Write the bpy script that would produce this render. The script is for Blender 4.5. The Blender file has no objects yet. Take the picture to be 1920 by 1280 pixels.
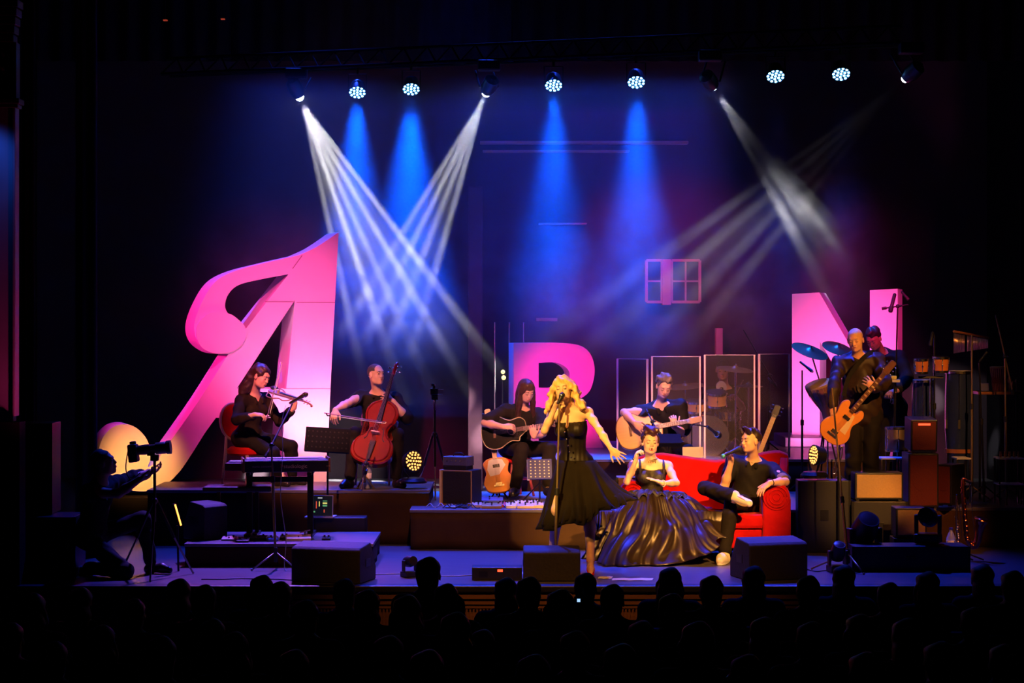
import bpy, math, random
import numpy as np
from mathutils import Vector, Matrix, Euler, noise as mnoise
random.seed(5)
C = bpy.context.scene.collection
sc = bpy.context.scene
R = math.radians
PI = math.pi
# ---------------------------------------------------------------- camera
F = 3870.0; CAMD = 18.0; CAMZ = 2.3; HY = 600.0
cam_data = bpy.data.cameras.new('camera')
cam = bpy.data.objects.new('camera', cam_data); C.objects.link(cam)
cam.location = (0, -CAMD, CAMZ); cam.rotation_euler = (R(90), 0, 0)
cam_data.sensor_width = 36; cam_data.lens = F * 36 / 1920
cam_data.shift_y = -(640 - HY) / 1920
cam_data.clip_end = 200
sc.camera = cam
sc.view_settings.view_transform = 'Standard'; sc.view_settings.look = 'None'
sc.view_settings.exposure = 0; sc.view_settings.gamma = 1
sc.view_settings.use_curve_mapping = False
sc.cycles.max_bounces = 4; sc.cycles.diffuse_bounces = 2; sc.cycles.glossy_bounces = 2
sc.cycles.transmission_bounces = 4; sc.cycles.volume_bounces = 0; sc.cycles.transparent_max_bounces = 8
sc.cycles.use_denoising = True
sc.cycles.volume_step_rate = 1.0
sc.cycles.volume_max_steps = 128
wd = bpy.data.worlds.new('night'); sc.world = wd; wd.use_nodes = True
wd.node_tree.nodes['Background'].inputs[0].default_value = (0.05, 0.03, 0.09, 1)
wd.node_tree.nodes['Background'].inputs[1].default_value = 0.05

def W(px, py, Y):
    d = CAMD + Y
    return Vector(((px - 960) * d / F, Y, CAMZ - (py - HY) * d / F))
def m(n, Y): return n * (CAMD + Y) / F
def X(px, Y): return (px - 960) * (CAMD + Y) / F
def Z(py, Y): return CAMZ - (py - HY) * (CAMD + Y) / F

# ---------------------------------------------------------------- lights of the stage rig
def spot(name, loc, target, color, power, size, blend=0.6, radius=0.04, gob=None):
    l = bpy.data.lights.new(name, 'SPOT'); l.color = color; l.energy = power
    l.spot_size = R(size); l.spot_blend = blend; l.shadow_soft_size = radius
    o = bpy.data.objects.new(name, l); C.objects.link(o); o.location = loc
    o.rotation_euler = (Vector(target) - Vector(loc)).to_track_quat('-Z', 'Y').to_euler()
    if gob:
        l.use_nodes = True
        nt = l.node_tree; em = nt.nodes['Emission']
        gob(nt, em)
    return o
AMBER = (1.0, 0.45, 0.10)
BLUE = (0.0, 0.075, 1.0)
MAG = (1.0, 0.05, 0.5)
WHITE = (0.95, 0.94, 0.92)
TZ = 5.0
def rig(px, py):                       # a lamp on the truss, all at one height
    d = (TZ - CAMZ) * F / (HY - py)
    return Vector(((px - 960) * d / F, d - CAMD, TZ))
def on_truss(px, py):                   # a lamp hung straight under the truss line
    a = rig(670, 176); b = rig(1577, 142); Y = a.y
    for _ in range(30):
        x = X(px, Y); Y = a.y + (b.y - a.y) * (x - a.x) / (b.x - a.x)
    return W(px, py, Y)
BLUE_LAMPS = [(670, 176), (771, 170), (1038, 163), (1193, 157), (1454, 146), (1577, 142)]
BLUE_POWER = [13000, 20000, 9500, 10000, 900, 900]
WASH = []
for (px, py), pw in zip(BLUE_LAMPS, BLUE_POWER):
    p = rig(px, py)
    tgt = p + Vector((0.0, -0.95, -5))
    spot('blue_lamp', p + Vector((0, -0.07, -0.11)), tgt, BLUE, pw, 33, 1.0, 0.09)
    spot('blue_lamp', p + Vector((0, -0.07, -0.11)), tgt, (0.0, 0.15, 1.0), pw * .55, 12, 1.0, 0.09)
    WASH.append((p, tgt))
# moving heads: a fan of narrow shafts thrown through a slotted gobo
def gobo(nt, em):
    tc = nt.nodes.new('ShaderNodeTexCoord'); mp = nt.nodes.new('ShaderNodeMapping')
    mp.inputs['Scale'].default_value = (13, 4, 1)
    no = nt.nodes.new('ShaderNodeTexNoise'); no.inputs['Scale'].default_value = 1.0; no.inputs['Detail'].default_value = 1
    ra = nt.nodes.new('ShaderNodeMapRange'); ra.inputs[1].default_value = 0.42; ra.inputs[2].default_value = 0.62
    ra.inputs[3].default_value = 0.1; ra.inputs[4].default_value = 1.6
    nt.links.new(tc.outputs['Normal'], mp.inputs[0]); nt.links.new(mp.outputs[0], no.inputs[0])
    nt.links.new(no.outputs['Fac'], ra.inputs[0]); nt.links.new(ra.outputs[0], em.inputs['Strength'])
def moving_head_beams(src, ends, color, power, w=3.0, wide=None, wide_power=0):
    p = on_truss(*src)
    for (ex, ey, eY, k) in ends:
        spot('beam_lamp', p, W(ex, ey, eY), color, power * k, w, 0.7, 0.03)
    if wide:
        spot('beam_lamp', p, W(wide[0], wide[1], wide[2]), color, wide_power, wide[3], 0.35, 0.03)
    return p
MH = []
YB = 8.3
MH.append((moving_head_beams((567, 193), [(668, 650, YB, .45), (722, 640, YB, 1.0), (768, 640, YB, .55), (826, 640, YB, .75), (896, 640, YB, .9)], WHITE, 110000, 2.7, (775, 640, YB, 23), 3000), W(775, 640, YB)))
MH.append((moving_head_beams((908, 183), [(728, 480, YB, .8), (757, 490, YB, 1.0), (785, 500, YB, .8), (815, 510, YB, .9)], WHITE, 62000, 2.3, (772, 490, YB, 15), 1500), W(772, 490, YB)))
MH.append((moving_head_beams((1343, 170), [(1556, 560, 8.6, .9), (1530, 440, 8.0, .5), (1600, 500, 8.0, .6)], WHITE, 15000, 3.2, (1570, 500, YB, 13), 900), W(1570, 500, YB)))
MH.append((moving_head_beams((1688, 156), [(1060, 610, YB, .9), (1110, 650, YB, 1.0), (1170, 690, YB, .6), (1225, 720, YB, .5)], WHITE, 15000, 3.2, (1140, 660, YB, 10), 1200), W(1140, 660, YB)))
# amber front of house light on the singers
AMBER = (1.0, 0.50, 0.10)
spot('front_lamp', (-3.2, -9, 6.5), (0.50, 0.9, 1.05), (1.0, 0.54, 0.11), 11000, 8, 0.7, 0.1)
spot('front_lamp', (4.5, -9, 6.5), (1.5, 1.9, 0.75), (1.0, 0.45, 0.09), 14500, 12, 0.7, 0.1)
spot('front_lamp', (6.0, -8, 6.0), (3.15, 3.0, 1.45), (1.0, 0.38, 0.07), 7500, 9, 0.9, 0.1)
spot('front_lamp', (5.2, -4, 5.8), (4.3, 3.8, 1.3), (1.0, 0.38, 0.08), 2600, 13, 0.9, 0.1)
spot('front_lamp', (-2.6, -4.5, 6.2), (-2.0, 3.6, 1.25), (1.0, 0.32, 0.20), 6800, 13, 0.8, 0.1)
spot('front_lamp', (0.3, -4.5, 6.2), (0.18, 4.1, 1.3), (1.0, 0.38, 0.24), 8500, 9, 0.8, 0.1)
spot('front_lamp', (1.9, -4.5, 6.2), (1.62, 4.1, 1.5), (1.0, 0.38, 0.24), 8500, 8, 0.8, 0.1)
spot('front_lamp', (0, -6, 8.3), (0.4, 1.6, 0.2), (1.0, 0.36, 0.07), 2200, 30, 0.8, 0.1)
spot('front_lamp', (1.5, -0.5, 6.4), W(1335, 765, 5.7), (1.0, 0.36, 0.24), 5500, 13, 0.8, 0.1)
spot('front_lamp', (3.6, -8, 5.6), (3.45, 2.2, .62), (1.0, 0.42, 0.10), 7000, 5.5, 0.9, 0.1)
spot('front_lamp', (6.0, -6, 5.6), (4.25, 2.0, .60), (1.0, 0.30, 0.06), 2600, 9, 0.9, 0.1)
# blue and violet light from above and behind on floor and shoulders
for x in (-2.3, -0.8, 1.0, 3.0):
    spot('top_lamp', (x, 4.2, 5.6), (x * 0.9, 1.2, 0), (0.02, 0.05, 1.0), 2600, 50, 0.9, 0.08)
spot('top_lamp', (-2.4, 4.1, 5.4), (-2.2, 0.8, 0), (0.7, 0.16, 0.8), 1700, 30, 0.9, 0.08)
spot('top_lamp', (2.6, 4.1, 5.4), (2.6, 0.9, 0), (0.5, 0.10, 0.9), 450, 20, 0.9, 0.08)
for x in (-2.4, 0.2, 1.6):
    spot('top_lamp', (x, 8.0, 8.6), (x, 4.1, 1.2), (0.02, 0.07, 1.0), 3500, 34, 1.0, 0.15)
spot('top_lamp', (-0.7, 7.8, 8.7), (-0.5, 7.6, 0), (0.01, 0.03, 1.0), 2200, 46, 1.0, 0.3)  # unseen wash added above the haze, tints it blue without shafts
spot('top_lamp', (1.6, 8.7, 8.7), (1.6, 8.3, 0), (0.16, 0.02, 1.0), 1900, 56, 1.0, 0.3)  # second added wash, gives the haze a violet tint
# magenta light on the letters
MAG = (1.0, 0.05, 0.27)
spot('letter_lamp', (X(640, 4.15), 4.12, 0.62), W(575, 735, 5.0), (1.0, 0.30, 0.60), 170, 75, 1.0, 0.08)
spot('letter_lamp', (X(400, 4.3), 4.3, 0.35), W(450, 800, 5.0), (1.0, 0.08, 0.5), 70, 90, 1.0, 0.08)
spot('letter_lamp', (-5.6, 3.2, 2.6), W(430, 700, 5.0), (1.0, 0.01, 0.30), 420, 60, 1.0, 0.1)
spot('letter_lamp', (-3.0, -5.5, 6.4), W(520, 620, 5.0), MAG, 8500, 15, 0.9, 0.1)
spot('letter_lamp', (0.3, -5.5, 6.4), W(1060, 730, 7.0), (1.0, 0.0, 0.24), 13500, 6.5, 0.9, 0.1)
spot('letter_lamp', (0.2, 6.1, 0.9), W(985, 760, 7.0), (1.0, 0.10, 0.4), 14, 100, 0.9, 0.08)
spot('letter_lamp', (3.2, -5.5, 6.4), W(1625, 670, 7.5), (1.0, 0.03, 0.27), 15000, 11, 0.9, 0.1)
spot('letter_lamp', W(1545, 830, 6.2), W(1530, 720, 7.5), (1.0, 0.20, 0.66), 150, 110, 0.9, 0.08)
spot('letter_lamp', (1.6, 9.6, 4.6), W(1250, 540, 12.0), (1, .02, .22), 300, 75, 0.9, 0.1)
spot('ball_lamp', (-1.5, -8, 5.5), W(262, 880, 4.6), (1.0, 0.38, 0.09), 15000, 4.6, 1.0, 0.1)
# spill on the proscenium column
spot('column_lamp', (-4.40, -0.45, 4.15), (-4.62, 0.0, 3.5), (0.02, 0.12, 1.0), 16, 70, 1.0, 0.05)
spot('column_lamp', (-3.6, -0.5, 0.9), (-4.4, 0.0, 2.2), MAG, 40, 60, 1.0, 0.05)

# ---------------------------------------------------------------- materials
def mat(name, col, rough=0.55, metal=0.0, var=0.12, scale=14.0, bump=0.0, emit=None, es=0.0, spec=0.5, sheen=0.0, coat=0.0, alpha=None, sx=None):
    mt = bpy.data.materials.new(name); mt.use_nodes = True
    nt = mt.node_tree; b = nt.nodes['Principled BSDF']
    b.inputs['Base Color'].default_value = (*col, 1); b.inputs['Roughness'].default_value = rough
    b.inputs['Metallic'].default_value = metal
    b.inputs['Specular IOR Level'].default_value = spec
    if sheen: b.inputs['Sheen Weight'].default_value = sheen; b.inputs['Sheen Roughness'].default_value = 0.4
    if coat: b.inputs['Coat Weight'].default_value = coat
    if emit: b.inputs['Emission Color'].default_value = (*emit, 1); b.inputs['Emission Strength'].default_value = es
    if alpha is not None: b.inputs['Alpha'].default_value = alpha
    if var > 0:
        tc = nt.nodes.new('ShaderNodeTexCoord'); no = nt.nodes.new('ShaderNodeTexNoise')
        no.inputs['Scale'].default_value = scale; no.inputs['Detail'].default_value = 3
        if sx:
            mp = nt.nodes.new('ShaderNodeMapping'); mp.inputs['Scale'].default_value = sx
            nt.links.new(tc.outputs['Object'], mp.inputs[0]); nt.links.new(mp.outputs[0], no.inputs[0])
        else: nt.links.new(tc.outputs['Object'], no.inputs[0])
        mx = nt.nodes.new('ShaderNodeMix'); mx.data_type = 'RGBA'
        mx.inputs[6].default_value = (*[c * (1 - var) for c in col], 1)
        mx.inputs[7].default_value = (*[min(1, c * (1 + var) + 0.004 * var) for c in col], 1)
        nt.links.new(no.outputs['Fac'], mx.inputs[0]); nt.links.new(mx.outputs[2], b.inputs['Base Color'])
        if bump:
            bp = nt.nodes.new('ShaderNodeBump'); bp.inputs['Strength'].default_value = bump; bp.inputs['Distance'].default_value = 0.01
            nt.links.new(no.outputs['Fac'], bp.inputs['Height']); nt.links.new(bp.outputs[0], b.inputs['Normal'])
    return mt
M = {}
M['floor'] = mat('stage_floor_lacquer', (0.10, 0.09, 0.10), 0.33, var=0.35, scale=3, bump=0.05, sx=(1, 6, 1))
M['black'] = mat('black_cloth', (0.010, 0.009, 0.009), 0.9, var=0.3, scale=6, bump=0.2, spec=0.2)
M['drape'] = mat('black_drape', (0.006, 0.005, 0.007), 0.95, spec=0.05, var=0.3, scale=4)
M['hall'] = mat('dark_plaster', (0.01, 0.008, 0.01), 0.95, spec=0.1)
M['riser'] = mat('riser_deck', (0.12, 0.11, 0.12), 0.4, var=0.2, scale=5)
M['skirt'] = mat('riser_skirt', (0.050, 0.026, 0.014), 0.95, spec=0.1, var=0.25, scale=5, bump=0.3)
M['letter'] = mat('white_painted_foam', (0.82, 0.76, 0.80), 0.75, var=0.05, scale=5, spec=0.2)
M['wood_apron'] = mat('apron_wood', (0.16, 0.07, 0.025), 0.5, var=0.4, scale=4, sx=(1, 1, 9))
M['plastic'] = mat('black_plastic', (0.012, 0.012, 0.013), 0.42, var=0.2, scale=30)
M['metal'] = mat('black_metal', (0.02, 0.02, 0.021), 0.35, 0.6, var=0.2, scale=30)
M['desk'] = mat('desk_black_enamel', (.005, .005, .012), .7, var=.15, spec=.1)
M['chrome'] = mat('chrome', (0.65, 0.63, 0.6), 0.22, 1.0, var=0.08, scale=30)
M['steel'] = mat('dull_steel', (0.35, 0.33, 0.3), 0.4, 0.9, var=0.1, scale=30)
M['grille'] = mat('speaker_grille', (0.02, 0.018, 0.018), 0.6, 0.3, var=0.4, scale=160, bump=0.3)
M['tan'] = mat('tan_tolex', (0.42, 0.26, 0.10), 0.8, var=0.15, scale=60, bump=0.2)
M['red_cab'] = mat('dark_red_grille_cloth', (0.13, 0.018, 0.012), 0.8, var=0.2, scale=90, bump=0.2)
M['white'] = mat('white_paint', (0.75, 0.73, 0.72), 0.5, var=0.05)
M['paper'] = mat('paper', (0.8, 0.78, 0.76), 0.8, var=0.04)
M['blue_led'] = mat('blue_led_lens', (0.05, 0.1, 0.8), 0.3, var=0, emit=(0.10, 0.40, 1.0), es=26)
M['white_lens'] = mat('white_lens', (0.8, 0.8, 0.8), 0.3, var=0, emit=(0.85, 0.95, 1.0), es=22)
M['dim_lens'] = mat('dim_lens', (0.8, 0.8, 0.8), 0.3, var=0, emit=(0.8, 0.9, 1.0), es=3)
M['amber_led'] = mat('amber_led_lens', (0.8, 0.5, 0.2), 0.3, var=0, emit=(1.0, 0.42, 0.10), es=2.3)
M['red_led'] = mat('red_lamp', (0.8, 0.05, 0.02), 0.3, var=0, emit=(1.0, 0.06, 0.02), es=3)
M['window'] = mat('painted_window_bars', (0.5, 0.35, 0.35), 0.7, var=0.1)
M['wall'] = mat('set_wall_paint', (0.05, 0.03, 0.04), 0.9, var=0.3, scale=2, spec=0.1)
M['stone'] = mat('column_marble', (0.30, 0.26, 0.28), 0.55, var=0.3, scale=2.5)
M['gilt'] = mat('gilded_plaster', (0.07, 0.03, 0.02), 0.6, 0.1, var=0.3, scale=20)

# ---------------------------------------------------------------- mesh helpers
class MB:
    def __init__(s): s.v = []; s.f = []; s.k = []; s.mi = 0
    def add(s, vs, fs, mi=None):
        n = len(s.v); s.v += [tuple(v) for v in vs]; s.f += [tuple(i + n for i in f) for f in fs]
        s.k += [s.mi if mi is None else mi] * len(fs); return s
    def box(s, x0, x1, y0, y1, z0, z1, mi=None, M4=None):
        vs = [Vector((x, y, z)) for x in (x0, x1) for y in (y0, y1) for z in (z0, z1)]
        if M4: vs = [M4 @ v for v in vs]
        return s.add(vs, [(0, 1, 3, 2), (4, 6, 7, 5), (0, 4, 5, 1), (2, 3, 7, 6), (0, 2, 6, 4), (1, 5, 7, 3)], mi)
    def tube(s, pts, r, n=8, mi=None, caps=True):
        pts = [Vector(p) for p in pts]
        rs = r if isinstance(r, (list, tuple)) else [r] * len(pts)
        vs = []; fs = []; prev = None
        for i, p in enumerate(pts):
            t = (pts[min(i + 1, len(pts) - 1)] - pts[max(i - 1, 0)])
            t = t.normalized() if t.length > 1e-9 else Vector((0, 0, 1))
            if prev is None:
                a = Vector((0, 0, 1)) if abs(t.z) < 0.9 else Vector((1, 0, 0))
                u = t.cross(a).normalized()
            else:
                u = (prev - t * prev.dot(t)).normalized()
            prev = u; w = t.cross(u)
            for k in range(n):
                an = 2 * PI * k / n
                vs.append(p + (u * math.cos(an) + w * math.sin(an)) * rs[i])
        for i in range(len(pts) - 1):
            for k in range(n):
                a = i * n + k; b = i * n + (k + 1) % n
                fs.append((a, b, b + n, a + n))
        if caps:
            fs.append(tuple(range(n))[::-1]); fs.append(tuple(range((len(pts) - 1) * n, len(pts) * n)))
        return s.add(vs, fs, mi)
    def lathe(s, prof, n=24, M4=None, mi=None):      # profile of (radius, z) about the z axis
        vs = []; fs = []
        for (r, z) in prof:
            for k in range(n):
                an = 2 * PI * k / n
                v = Vector((max(r, 1e-4) * math.cos(an), max(r, 1e-4) * math.sin(an), z)); vs.append(M4 @ v if M4 else v)
        for i in range(len(prof) - 1):
            for k in range(n):
                a = i * n + k; b = i * n + (k + 1) % n
                fs.append((a, b, b + n, a + n))
        fs.append(tuple(range(n))[::-1]); fs.append(tuple(range((len(prof) - 1) * n, len(prof) * n)))
        return s.add(vs, fs, mi)
    def sphere(s, c, r, n=12, mi=None, M4=None):
        r = r if isinstance(r, (tuple, list, Vector)) else (r, r, r)
        c = Vector(c); vs = []; fs = []; h = n // 2 + 1
        for i in range(h + 1):
            th = PI * i / h
            for k in range(n):
                an = 2 * PI * k / n
                v = Vector((r[0] * max(math.sin(th), 1e-3) * math.cos(an), r[1] * max(math.sin(th), 1e-3) * math.sin(an), r[2] * math.cos(th)))
                vs.append((M4 @ v if M4 else v) + c)
        for i in range(h):
            for k in range(n):
                a = i * n + k; b = i * n + (k + 1) % n
                fs.append((a, a + n, b + n, b))
        return s.add(vs, fs, mi)
    def prism(s, pts, z0, z1, M4=None, mi=None, inset=0.0, mi_side=None):   # outline in local xy, extruded in z, rounded rim if inset
        n = len(pts); lev = []
        if inset > 0:
            cx = sum(p[0] for p in pts) / n; cy = sum(p[1] for p in pts) / n
            def sh(k):
                out = []
                for i in range(n):
                    a = Vector((pts[i - 1][0], pts[i - 1][1], 0)); b = Vector((pts[i][0], pts[i][1], 0)); c = Vector((pts[(i + 1) % n][0], pts[(i + 1) % n][1], 0))
                    t = (c - a); t = t.normalized() if t.length > 0 else Vector((1, 0, 0))
                    nn = Vector((t.y, -t.x, 0)); out.append((b.x - nn.x * k, b.y - nn.y * k))
                return out
            area = sum(pts[i - 1][0] * pts[i][1] - pts[i][0] * pts[i - 1][1] for i in range(n))
            sg = 1 if area > 0 else -1
            lev = [(sh(inset * sg), z0), (pts, z0 + inset), (pts, z1 - inset), (sh(inset * sg), z1)]
        else: lev = [(pts, z0), (pts, z1)]
        vs = []
        for pl, z in lev:
            for p in pl:
                v = Vector((p[0], p[1], z)); vs.append(M4 @ v if M4 else v)
        fs = []; L = len(lev)
        side = []
        for i in range(L - 1):
            for k in range(n):
                a = i * n + k; b = i * n + (k + 1) % n
                side.append((a, b, b + n, a + n))
        base = len(s.v); s.v += [tuple(v) for v in vs]
        m1 = s.mi if mi is None else mi; m2 = m1 if mi_side is None else mi_side
        s.f += [tuple(i + base for i in f) for f in side]; s.k += [m2] * len(side)
        s.f += [tuple(range(n))[::-1] and tuple(i + base for i in range(n))[::-1], tuple(i + base + (L - 1) * n for i in range(n))]; s.k += [m1, m1]
        return s
    def grid(s, fn, nu, nv, mi=None, closed=False):
        vs = [fn(i / (nu - (0 if closed else 1)), j / (nv - 1)) for j in range(nv) for i in range(nu)]
        fs = []
        for j in range(nv - 1):
            for i in range(nu if closed else nu - 1):
                a = j * nu + i; b = j * nu + (i + 1) % nu
                fs.append((a, b, b + nu, a + nu))
        return s.add(vs, fs, mi)
    def build(s, name, mats, parent=None, smooth=False, bevel=0.0, solid=0.0, sub=0):
        me = bpy.data.meshes.new(name); me.from_pydata([tuple(v) for v in s.v], [], s.f)
        if not isinstance(mats, (list, tuple)): mats = [mats]
        for mt in mats: me.materials.append(M[mt] if isinstance(mt, str) else mt)
        if len(mats) > 1: me.polygons.foreach_set('material_index', s.k)
        me.validate()
        o = bpy.data.objects.new(name, me); C.objects.link(o)
        if smooth:
            me.polygons.foreach_set('use_smooth', [True] * len(me.polygons))
            if smooth == 2: me.set_sharp_from_angle(angle=R(38))
        if solid:
            q = o.modifiers.new('thickness', 'SOLIDIFY'); q.thickness = solid; q.offset = 0
        if bevel:
            q = o.modifiers.new('bevel', 'BEVEL'); q.width = bevel; q.segments = 2; q.limit_method = 'ANGLE'
        if sub:
            q = o.modifiers.new('smooth', 'SUBSURF'); q.levels = sub; q.render_levels = sub
        if parent: o.parent = parent
        return o
def tag(o, label=None, cat=None, group=None, kind=None):
    if label: o['label'] = label
    if cat: o['category'] = cat
    if group: o['group'] = group
    if kind: o['kind'] = kind
    return o
def empty(name, loc=(0, 0, 0), rz=0.0, label=None, cat=None, group=None, mw=None):
    o = bpy.data.objects.new(name, None); C.objects.link(o); o.empty_display_size = 0.1
    if mw is not None: o.matrix_world = mw
    else: o.location = loc; o.rotation_euler = (0, 0, rz)
    return tag(o, label, cat, group)
def kids(o): return [c for c in list(C.objects) if c.parent == o]
def copy_tree(o, parent=None):
    c = o.copy(); C.objects.link(c); c.parent = parent
    for ch in kids(o): copy_tree(ch, c)
    return c
def frame(o, x, y=None, z=None):        # matrix whose x axis is x, y axis near y (or z axis near z)
    x = Vector(x).normalized()
    if y is not None:
        y = Vector(y); z = x.cross(y).normalized(); y = z.cross(x)
    else:
        z = Vector(z); y = z.cross(x).normalized(); z = x.cross(y)
    mm = Matrix((x, y, z)).transposed().to_4x4(); mm.translation = Vector(o); return mm
def zframe(o, z):
    z = Vector(z).normalized(); a = Vector((1, 0, 0)) if abs(z.x) < 0.9 else Vector((0, 1, 0))
    y = z.cross(a).normalized(); x = y.cross(z)
    mm = Matrix((x, y, z)).transposed().to_4x4(); mm.translation = Vector(o); return mm
def smooth_pts(pts, n=6, closed=False):  # Catmull-Rom through points of any dimension
    out = []; P = [Vector(p) for p in pts]; N = len(P)
    rng = range(N) if closed else range(N - 1)
    for i in rng:
        a = P[(i - 1) % N] if closed or i > 0 else P[0]; b = P[i]; c = P[(i + 1) % N]
        d = P[(i + 2) % N] if closed or i + 2 < N else P[-1]
        for k in range(n):
            t = k / n
            out.append(0.5 * ((2 * b) + (c - a) * t + (2 * a - 5 * b + 4 * c - d) * t * t + (3 * b - a - 3 * c + d) * t ** 3))
    if not closed: out.append(P[-1])
    return out
def structure(name, mb, mats, **k): return tag(mb.build(name, mats, **k), kind='structure')
# ---------------------------------------------------------------- the setting
structure('floor', MB().box(-6.9, 6.9, 0, 12, -0.06, 0), 'floor')
structure('floor_hall', MB().box(-9, 9, -20, -0.0, -1.0, -0.9), 'hall')
mb = MB().box(-6.9, 6.9, -0.1, 0.0, -0.9, -0.061)
structure('wall_apron', mb, 'wood_apron')
mb = MB().box(-6.9, 6.9, -0.16, 0.0, -0.055, 0.004)
structure('trim_1', mb, 'plastic', bevel=0.01)
mb = MB()
mb.box(-6.9, 6.9, -0.15, -0.101, -0.11, -0.075)
mb.box(-6.9, 6.9, -0.135, -0.101, -0.16, -0.125)
mb.box(-6.9, 6.9, -0.125, -0.101, -0.195, -0.17)
for i in range(460):
    x = -6.88 + i * 0.03
    mb.box(x, x + 0.016, -0.12, -0.101, -0.8, -0.2)
structure('trim_2', mb, 'wood_apron')
structure('wall_back', MB().box(-7, 7, 12, 12.2, 0, 9), 'wall')
structure('wall_left', MB().box(-7.1, -6.9, 0.3, 12, 0, 9), 'drape')
structure('wall_right', MB().box(6.9, 7.1, 0.3, 12, 0, 9), 'drape')
structure('wall_hall_left', MB().box(-9.1, -9, -20, 0.3, -0.9, 9), 'hall')
structure('wall_hall_right', MB().box(9, 9.1, -20, 0.3, -0.9, 9), 'hall')
structure('wall_hall_back', MB().box(-9, 9, -20.2, -20, -0.9, 9), 'hall')
structure('wall_proscenium', MB().box(-9, -4.75, 0.1, 0.3, -0.9, 9).box(5.6, 9, 0.1, 0.3, -0.9, 9).box(-4.75, 5.6, 0.1, 0.3, 6.2, 9), 'hall')
structure('ceiling', MB().box(-9, 9, -20.2, 12.2, 9, 9.2), 'hall')
# column of the proscenium on the left
Yc = 0.0
root = empty('proscenium_column', (X(-10, Yc), Yc, 0), label='pale marble column with carved capital at the left edge of the stage', cat='column')
w0 = X(32, Yc) - X(-10, Yc)
mb = MB().box(-0.4, w0 - 0.03, -0.02, 0.1, Z(790, Yc), Z(196, Yc)); mb.build('shaft', 'stone', root, bevel=0.006)
mb = MB().box(w0 - 0.03, w0 - 0.005, -0.05, 0.1, Z(780, Yc), Z(200, Yc)); mb.build('edge_moulding', 'stone', root, bevel=0.008)
mb = MB().box(-0.4, w0 + 0.04, -0.1, 0.1, Z(196, Yc), Z(186, Yc)).box(-0.4, w0 + 0.02, -0.07, 0.1, Z(203, Yc), Z(196, Yc))
mb.build('necking', 'gilt', root, bevel=0.006)
mb = MB()
for i in range(26):
    a = random.uniform(-0.3, w0 + 0.05); b = random.uniform(Z(186, Yc), Z(95, Yc))
    mb.sphere((a * .6 - .05, -0.04 - random.random() * 0.04, b), (0.022, 0.02, 0.045), 8, M4=Matrix.Rotation(random.uniform(-1, 1), 3, 'Y').to_4x4())
mb.box(-0.4, w0, -0.03, 0.1, Z(186, Yc), Z(80, Yc))
mb.build('capital', 'gilt', root, smooth=2)
mb = MB()
for k in range(5): mb.box(-0.4, w0 - 0.02 + 0.013 * k, -0.06 - 0.015 * k, 0.1, Z(80 - 16 * k, Yc), Z(66 - 16 * k, Yc))
mb.build('cornice', 'gilt', root, bevel=0.005)
mb = MB().box(-0.4, w0 + 0.05, -0.12, 0.1, 0, Z(790, Yc)); mb.build('pedestal', 'hall', root)
# hanging black side drapes with folds
def drape(x0, x1, Y, z0, z1, label, amp=0.05, waves=None, mt='drape'):
    waves = waves or max(2, int((x1 - x0) / 0.16))
    mb = MB()
    mb.grid(lambda u, v: (x0 + (x1 - x0) * u, Y + amp * math.sin(u * waves * 2 * PI) + 0.3 * amp * math.sin(u * waves * 5 + v * 2), z0 + (z1 - z0) * v), waves * 10 + 1, 8)
    o = mb.build('side_curtain', mt, smooth=True, solid=0.01)
    return tag(o, label, 'curtain', 'black stage drapes')
M['drape2'] = mat('grey_drape', (0.035, 0.03, 0.045), 0.9, var=0.3, scale=4, spec=0.1)
drape(X(142, 2.0), X(182, 2.0), 2.0, 0.0, 8.5, 'narrow dark violet curtain hanging at the left side of the stage', 0.04, mt='drape2')
drape(X(40, 1.2), X(66, 1.2), 1.2, 0.0, 8.5, 'narrow black curtain hanging just right of the marble column', 0.04)
drape(X(1915, 4.4), X(2150, 4.4), 4.4, 0.0, 8.5, 'black curtain hanging at the right edge of the stage', 0.06)
# top border
o = MB().grid(lambda u, v: (-6.8 + 13.6 * u, 8.3 + 0.05 * math.sin(u * 300), 5.6 + 3.3 * v), 600, 3).build('top_border_curtain', 'drape', smooth=True, solid=0.01)
tag(o, 'long black border curtain hanging above the rear lamps', 'curtain')

# risers: deck, and a cloth skirt all round
def riser(name, x0, x1, y0, y1, z, label, wr=0.012, cloth='skirt'):
    root = empty(name, ((x0 + x1) / 2, (y0 + y1) / 2, 0), label=label, cat='platform')
    cx, cy = (x0 + x1) / 2, (y0 + y1) / 2
    MB().box(x0 - cx, x1 - cx, y0 - cy, y1 - cy, z - 0.03, z).build('deck', 'riser', root, bevel=0.004)
    P = [(x0 + .01, y1 - .01), (x0 + .01, y0 + .01), (x1 - .01, y0 + .01), (x1 - .01, y1 - .01)]
    def fn(u, v):
        t = u * 3; i = min(int(t), 2); k = t - i
        px = P[i][0] + (P[i + 1][0] - P[i][0]) * k; py = P[i][1] + (P[i + 1][1] - P[i][1]) * k
        w = wr * (1 - v) * math.sin(px * 9 + py * 7 + 2 * math.sin(px * 3)) - 0.0
        nx, ny = [(-1, 0), (0, -1), (1, 0)][i]
        return (px - cx + nx * w, py - cy + ny * w, 0.002 + (z - 0.034) * v)
    MB().grid(fn, 181, 5).build('skirt', cloth, root, smooth=True, solid=0.004)
    return root
riser('low_platform', X(345, 1.27), X(700, 1.27), 1.27, 2.35, 0.215, 'low black platform under the keyboard stand on the left')
riser('stage_riser', X(275, 3.15), X(806, 3.15), 3.15, 4.25, 0.56, 'tall black riser under the violin and cello players')
riser('stage_riser', X(768, 2.7), X(1596, 2.7), 2.7, 4.9, 0.40, 'wide black riser under the two seated guitar players', 0.02)
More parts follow.
